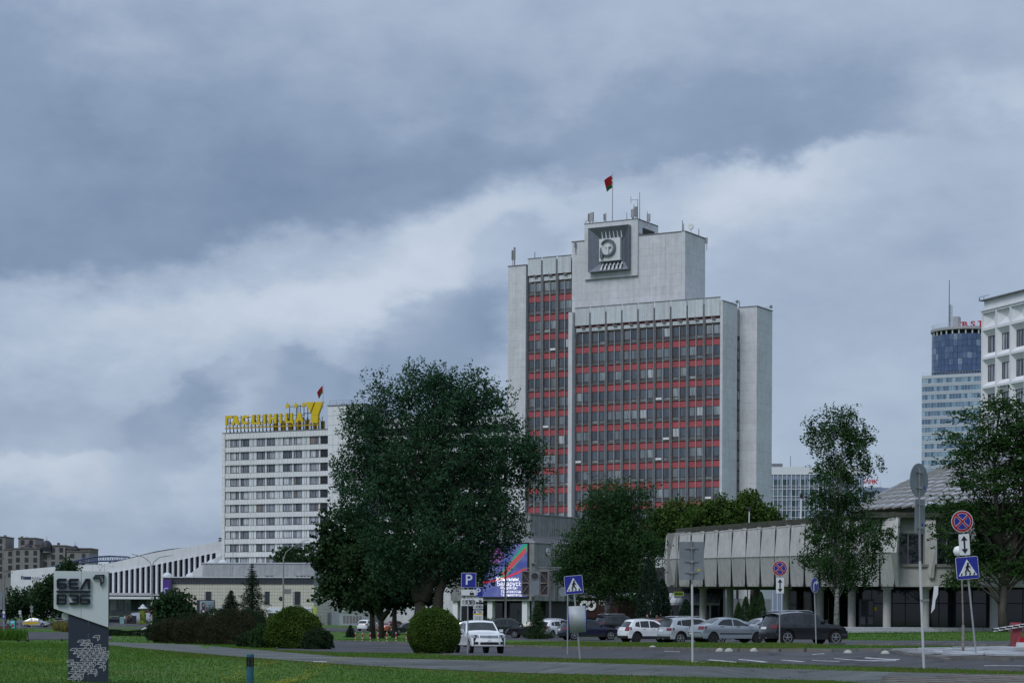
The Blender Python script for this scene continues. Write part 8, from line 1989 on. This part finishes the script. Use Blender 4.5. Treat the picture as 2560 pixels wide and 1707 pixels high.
MB().box(.75, .2, -.1, 2.6, .4, z1).build('rear_panel', M_dark, R)
g = G(357, 385); R = thing('advertising_pillar', 'round advertising pillar with green print and a pale cap', 'pillar', g); MB().cyl((0, 0, -.1), (0, 0, 2.7), .55, None, 20).build('drum', mat('pillar_print', (.012, .014, .012), .5, .4, 3.0, col2=(.20, .25, .02), contrast=3.0), R, smooth=True); MB().lathe([(.65, 0), (.85, .1), (.8, .25), (.45, .4), (.4, .65), (.15, .75), (.05, .95)], (0, 0, 2.7), 18).build('cap', M_zinc, R, smooth=True)
g = G(2, 260); R = thing('grey_billboard', 'blank grey billboard cut off by the left edge', 'billboard', g); MB().box(-3, -.1, zof(2, 1523, 260, R), zof(2, 1523, 260, R) * 0 + xof(6, 260, R), .1, zof(2, 1479, 260, R)).build('panel', M_back, R); MB().box(-.4, -.1, -.2, -.2, .1, zof(2, 1523, 260, R)).build('post', M_grey, R)
g = G(10, 255); R = thing('planter', 'rust brown planter box at the left edge', 'planter', g); MB().box(-1.2, -.5, -.1, .76, .5, .75).build('box', mat('rust_brown', (.09, .055, .04), .8, .2), R); MB().box(-1.25, -.55, .75, .81, .55, .8).build('rim', M_rust, R)
# poster of the billboard in front of the cream building
Y = 285; g = G(514, Y); R = thing('roadside_billboard', 'grey framed billboard with a pale blue poster in front of the cream building', 'billboard', g); k = Y / F; X = lambda px: xof(px, Y, R); Z = lambda py: zof(514, py, Y, R)
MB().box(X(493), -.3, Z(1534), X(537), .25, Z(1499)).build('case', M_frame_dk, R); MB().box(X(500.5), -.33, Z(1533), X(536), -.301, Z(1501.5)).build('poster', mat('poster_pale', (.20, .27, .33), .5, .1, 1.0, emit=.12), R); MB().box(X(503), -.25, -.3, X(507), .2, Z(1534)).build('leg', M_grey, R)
pk = MB(); pk.prism([(X(502), Z(1532.5)), (X(516), Z(1532.5)), (X(515), Z(1524)), (X(513), Z(1521)), (X(514.5), Z(1512)), (X(511), Z(1505)), (X(507), Z(1505)), (X(504.5), Z(1511)), (X(506), Z(1521)), (X(502), Z(1525))], -.336, -.332); pk.build('poster_figure', mat('poster_figure', (.05, .035, .05), .5, .3, 3.), R); MB().disc(X(510), -.342, Z(1512), 3.1 * k, 16, 0, .003).build('poster_figure', mat('poster_skin', (.33, .19, .14), .5), R)
for i, (tx, zz, sz) in enumerate((('Ты его еще', 1506, .30), ('не видишь', 1511, .30), ('Он тебя уже', 1515.5, .30), ('ЛЮБИТ!', 1520.5, .42))): link('poster_text', text_mesh(tx, sz * .85, .004, .012, mat_=M_sblk), R, (X(525.5), -.34, Z(zz)))
Y = 215; R = sign_root('give way triangle just above the dark shrubs in front of the billboard', 511, 0, Y); k = Y / F; z = zof(511, 1524, Y, R); pole(R, 0, z, .03)
MB().prism([(-7.5 * k, 0), (0, -12.5 * k), (7.5 * k, 0)], -.06, -.04).build('sign_plate', M_sred, R, loc=(0, 0, z)); MB().prism([(-5.6 * k, -1.2 * k), (0, -10.4 * k), (5.6 * k, -1.2 * k)], -.064, -.0605).build('white_field', M_swhite, R, loc=(0, 0, z))
Y = 280; R = sign_root('small white notice board between the billboard and the spruces', 557, 0, Y, 'notice_board', 'notice board'); k = Y / F; z = zof(557, 1521, Y, R); pole(R, 0, z, .05); MB().box(-7 * k, -.08, -6 * k, 7 * k, -.05, 7 * k).build('board', M_swhite, R, loc=(0, 0, z)); MB().box(-3.5 * k, -.084, 2.6 * k, 5 * k, -.0805, 3.6 * k).build('print_bar', M_back, R, loc=(0, 0, z))
# annexe with glazed roof behind the low evergreens, and the dark wall with two rings
def annexe():
    fr = Fr(1560, 268, radians(10), .6); R = fr.root('flat_annexe', 'low glazed annexe with a sloping grey roof behind the weeping birch', 'annexe'); X = lambda px: fr.x(px, 1500); Z = lambda py: fr.z(1560, py)
    x0, x1 = X(1530), X(1800); z0, z1, z2 = -1.0, Z(1505.5), Z(1480)
    MB().add([(x0, -.6, z1), (x1, -.6, z1), (x1, 5, z2), (x0, 5, z2)], [(0, 1, 2, 3)]).build('roof', M_zinc, R)
    for i in range(16): t = (i + .5) / 16; MB().add([(x0 + (x1 - x0) * t - .04, -.58, z1 + .03), (x0 + (x1 - x0) * t + .04, -.58, z1 + .03), (x0 + (x1 - x0) * t + .04, 5, z2 + .03), (x0 + (x1 - x0) * t - .04, 5, z2 + .03)], [(0, 1, 2, 3)]).build('roof_seam', M_grey, R)
    MB().box(x0, -.65, z1 - .3, x1, -.4, z1).build('fascia', M_zinc, R)
    for i in range(11):
        a = x0 + (x1 - x0) * i / 11; b_ = a + (x1 - x0) / 11; MB().box(a + .12, .0, z0, b_ - .12, .1, z1 - .35).build('glass_bay', M_dglass, R); MB().box(a - .1, -.08, z0, a + .1, .1, z1 - .31).build('post', M_white, R)
    MB().box(x0, 5.02, z0, x1, 9, z2 + 3.2).build('rear_wall', M_frame_dk, R)
    f2 = Fr(1495, 262, radians(29.9), .6); R2 = f2.root('dark_brick_wing', 'low dark red wing with two white rings on its wall', 'building'); a, c = f2.x(1446, 1500), f2.x(1545, 1500); zt3 = f2.z(1495, 1494)
    MB().box(a, 0, -1, c, 12, zt3).build('wall', mat('dark_red_brick', (.035, .015, .014), .8, .3, 2.0), R2); MB().box(a - .2, -.3, zt3, c + .2, 12, zt3 + .3).build('coping', M_grey, R2)
    for px in (1462, 1479.5): MB().ring(f2.x(px, 1512), f2.z(px, 1513), .30, .62, -.14, -.002, 24).build('ring', M_white, R2)
    for i, px in enumerate((1498, 1504, 1510)): x = f2.x(px, 1505); MB().box(x, -.1, zt3 - .9, x + .12, -.001, zt3 - .25).build('letter_mark', M_zinc, R2)
    # shop board under the pavilion
    Y = 246; g = G(1695, Y); R3 = thing('shop_board', 'green and navy shop board hanging under the concrete pavilion', 'sign', (xof(1695, Y, thing_o), Y, P(1695, 1483, Y).z)) if False else thing('shop_board', 'green and navy shop board hanging under the concrete pavilion', 'sign', tuple(P(1697, 1483, Y)))
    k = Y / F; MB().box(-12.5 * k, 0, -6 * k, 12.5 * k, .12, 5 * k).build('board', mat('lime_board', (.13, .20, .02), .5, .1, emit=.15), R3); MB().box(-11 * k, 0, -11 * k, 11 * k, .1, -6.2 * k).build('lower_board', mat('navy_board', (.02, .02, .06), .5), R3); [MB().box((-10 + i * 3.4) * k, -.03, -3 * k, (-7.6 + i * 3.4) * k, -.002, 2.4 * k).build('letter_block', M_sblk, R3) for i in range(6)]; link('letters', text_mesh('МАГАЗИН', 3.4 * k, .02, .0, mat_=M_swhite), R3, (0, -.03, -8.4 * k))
    MB().box(-9 * k, .03, 5 * k, -8 * k, .08, 20 * k).box(8 * k, .03, 5 * k, 9 * k, .08, 20 * k).build('hanger', M_dark, R3)
annexe()
# scooters
def scooter(px, py, label, rz, m):
    g = ground(px, py); R = thing('kick_scooter', label, 'scooter', g, rz, 'kick scooters'); MB().box(-.45, -.07, .12, .35, .07, .17).build('deck', M_plast, R); MB().tube([(.36, 0, .12), (.45, 0, .3), (.36, 0, 1.1)], .03, 6).build('stem', m, R); MB().cyl((.36, -.25, 1.1), (.36, .25, 1.1), .02, None, 6).build('handlebar', M_plast, R)
    for x in (-.45, .45): MB().cyl((x, -.03, .11), (x, .03, .11), .11, None, 14).build('wheel', M_tyre, R)
scooter(58, 1604, 'dark kick scooter lying by the taxi', .2, M_dark); scooter(166, 1602, 'yellow kick scooter standing beside the white pylon', .3, Pyl)
# ------------------------------------------------------------ people
M_skin = mat('skin', (.38, .22, .16), .6, .05)
def person(label, at, rz, top, leg, hair, pose='walk', H=1.72, group=None, sit=False):
    R = thing('person', label, 'person', at, rz, group); k = H / 1.72
    st = .22 if pose == 'walk' else .05
    J = {'pel': (0, 0, .93), 'che': (.02, 0, 1.30), 'nec': (.02, 0, 1.47), 'hea': (.05, 0, 1.60), 'top': (.05, 0, 1.70), 'h1': (0, .10, .88), 'k1': (st * .6, .10, .48), 'f1': (st, .10, .06), 't1': (st + .16, .10, .03), 'h2': (0, -.10, .88), 'k2': (-st * .2, -.10, .47), 'f2': (-st, -.10, .07), 't2': (-st + .15, -.10, .03),
         's1': (.01, .20, 1.40), 'e1': (-.06, .25, 1.12), 'w1': (.06, .24, .88), 'n1': (.09, .24, .79), 's2': (.01, -.20, 1.40), 'e2': (.04, -.25, 1.12), 'w2': (.16, -.23, .90), 'n2': (.20, -.23, .81)}
    if sit: J.update({'pel': (-.05, 0, .98), 'che': (.16, 0, 1.32), 'nec': (.24, 0, 1.46), 'hea': (.30, 0, 1.58), 'top': (.31, 0, 1.68), 'h1': (0, .1, .95), 'k1': (.34, .1, .66), 'f1': (.22, .1, .28), 't1': (.36, .1, .26), 'h2': (0, -.1, .95), 'k2': (.28, -.1, .52), 'f2': (.10, -.1, .14), 't2': (.25, -.1, .12), 's1': (.2, .19, 1.38), 'e1': (.38, .22, 1.14), 'w1': (.55, .22, 1.05), 'n1': (.62, .2, 1.03), 's2': (.2, -.19, 1.38), 'e2': (.38, -.22, 1.14), 'w2': (.55, -.22, 1.05), 'n2': (.62, -.2, 1.03)})
    Rr = dict(pel=.15, che=.16, nec=.055, hea=.10, top=.07, h1=.095, k1=.06, f1=.042, t1=.035, s1=.06, e1=.043, w1=.03, n1=.03); 
    def skinmesh(nm, keys, edges, m, grow=0.0, root=None):
        me = bpy.data.meshes.new(nm); me.from_pydata([tuple(c * k for c in J[a]) for a in keys], [(keys.index(a), keys.index(b)) for a, b in edges], []); me.materials.append(m)
        o = link(nm, me, R); md = o.modifiers.new('skin', 'SKIN'); sk = me.skin_vertices[0] if me.skin_vertices else None
        if sk is None:
            me.attributes  # layer is made by the modifier in object mode only through ops; build tubes instead
        return o
    def rad(a): return (Rr.get(a) or Rr.get(a[0] + '1', .05)) * k
    def limb(b, *names, g=1.0):
        pts = [Vector(J[n]) * k for n in names]; out = []; rr = []
        for i in range(len(pts) - 1):
            for f in (0, .5): out.append(pts[i].lerp(pts[i + 1], f)); rr.append((rad(names[i]) * (1 - f) + rad(names[i + 1]) * f) * g)
        out.append(pts[-1]); rr.append(rad(names[-1]) * g); b.tube(out, rr, 8)
    b = MB(); c = Vector(J['hea']) * k
    limb(b, 'pel', 'che', 'nec', 'hea', 'top'); limb(b, 'h1', 'k1', 'f1', 't1'); limb(b, 'h2', 'k2', 'f2', 't2'); limb(b, 'che', 's1', 'e1', 'w1', 'n1'); limb(b, 'che', 's2', 'e2', 'w2', 'n2')
    b.lathe([(.02, -.13), (.075, -.08), (.092, .0), (.085, .06), (.02, .11)], c, 10); b.box(c.x + .07, c.y - .015, c.z - .03, c.x + .115, c.y + .015, c.z + .01)
    b.build('body', M_skin, R, smooth='all')
    t = MB(); limb(t, 'pel', 'che', g=1.16); limb(t, 'che', 's1', 'e1', 'w1', g=1.2); limb(t, 'che', 's2', 'e2', 'w2', g=1.2); t.build('jacket', top, R, smooth='all')
    l = MB(); limb(l, 'pel', 'h1', 'k1', 'f1', g=1.16); limb(l, 'pel', 'h2', 'k2', 'f2', g=1.16); l.build('trousers', leg, R, smooth='all')
    hb = MB().lathe([(.03, -.06), (.098, -.02), (.102, .05), (.07, .10), (.02, .125)], c + Vector((-.018, 0, .01)), 10)
    if hair[1]: hb.tube([c + Vector((-.07, 0, .03)), c + Vector((-.10, 0, -.12)), c + Vector((-.10, 0, -.24))], [.07, .075, .04], 8)
    hb.build('hair', hair[0], R, smooth='all')
    return R
cl = lambda n, c: mat('cloth_' + n, c, .85, .12, 6.0)
hd, hb_ = mat('dark_hair', (.02, .015, .012), .7), mat('auburn_hair', (.10, .05, .03), .7)
PG = 'people on foot'
person('walker in pale clothes beside the dark poster box', G(312, 396), .3, cl('pale', (.35, .36, .38)), cl('grey', (.10, .10, .12)), (hd, False), group=PG)
person('walker in a red top between the two other walkers', G(319, 396), .1, cl('red', (.30, .06, .05)), cl('navy', (.03, .03, .06)), (hd, False), group=PG)
person('walker in a green top on the right of the small group', G(327, 395), 2.6, cl('green', (.04, .12, .08)), cl('dark', (.02, .02, .025)), (hd, False), group=PG)
person('person in a white top by the far left planter', G(20, 262), .4, cl('white', (.5, .5, .5)), cl('black', (.015, .015, .018)), (hd, False), group=PG)
person('woman with long auburn hair behind the parked cars', G(1642.5, 182), pi * .6, cl('black', (.015, .015, .018)), cl('dark', (.02, .02, .025)), (hb_, True), 'stand', 1.74, PG)
person('person with dark hair turned away behind the parked cars', G(1619, 186), -pi * .7, cl('brown', (.05, .03, .025)), cl('dark', (.02, .02, .025)), (hd, False), 'stand', 1.78, PG)
gC = G(836, 440)
person('cyclist in a white shirt and cap riding right', gC, .0, cl('white', (.5, .5, .5)), cl('black', (.015, .015, .018)), (hd, False), sit=True, H=1.75, group=None)
R = thing('bicycle', 'black bicycle under the cyclist near the driving school', 'bicycle', gC)
for x in (-.52, .52): MB().ring(x, .34, .30, .345, -.02, .02, 20).build('wheel', M_tyre, R)
b = MB()
for p0, p1 in (((-.52, .34), (-.05, .28)), ((-.05, .28), (.36, .85)), ((-.52, .34), (-.16, .82)), ((-.16, .82), (.36, .82)), ((-.05, .28), (-.18, .92)), ((.52, .34), (.36, .95))): b.cyl((p0[0], 0, p0[1]), (p1[0], 0, p1[1]), .022, None, 5)
b.build('frame', M_dark, R); MB().box(-.3, -.06, .90, -.06, .06, .95).build('saddle', M_plast, R); MB().cyl((.38, -.26, .98), (.38, .26, .98), .018, None, 6).build('handlebar', M_dark, R)
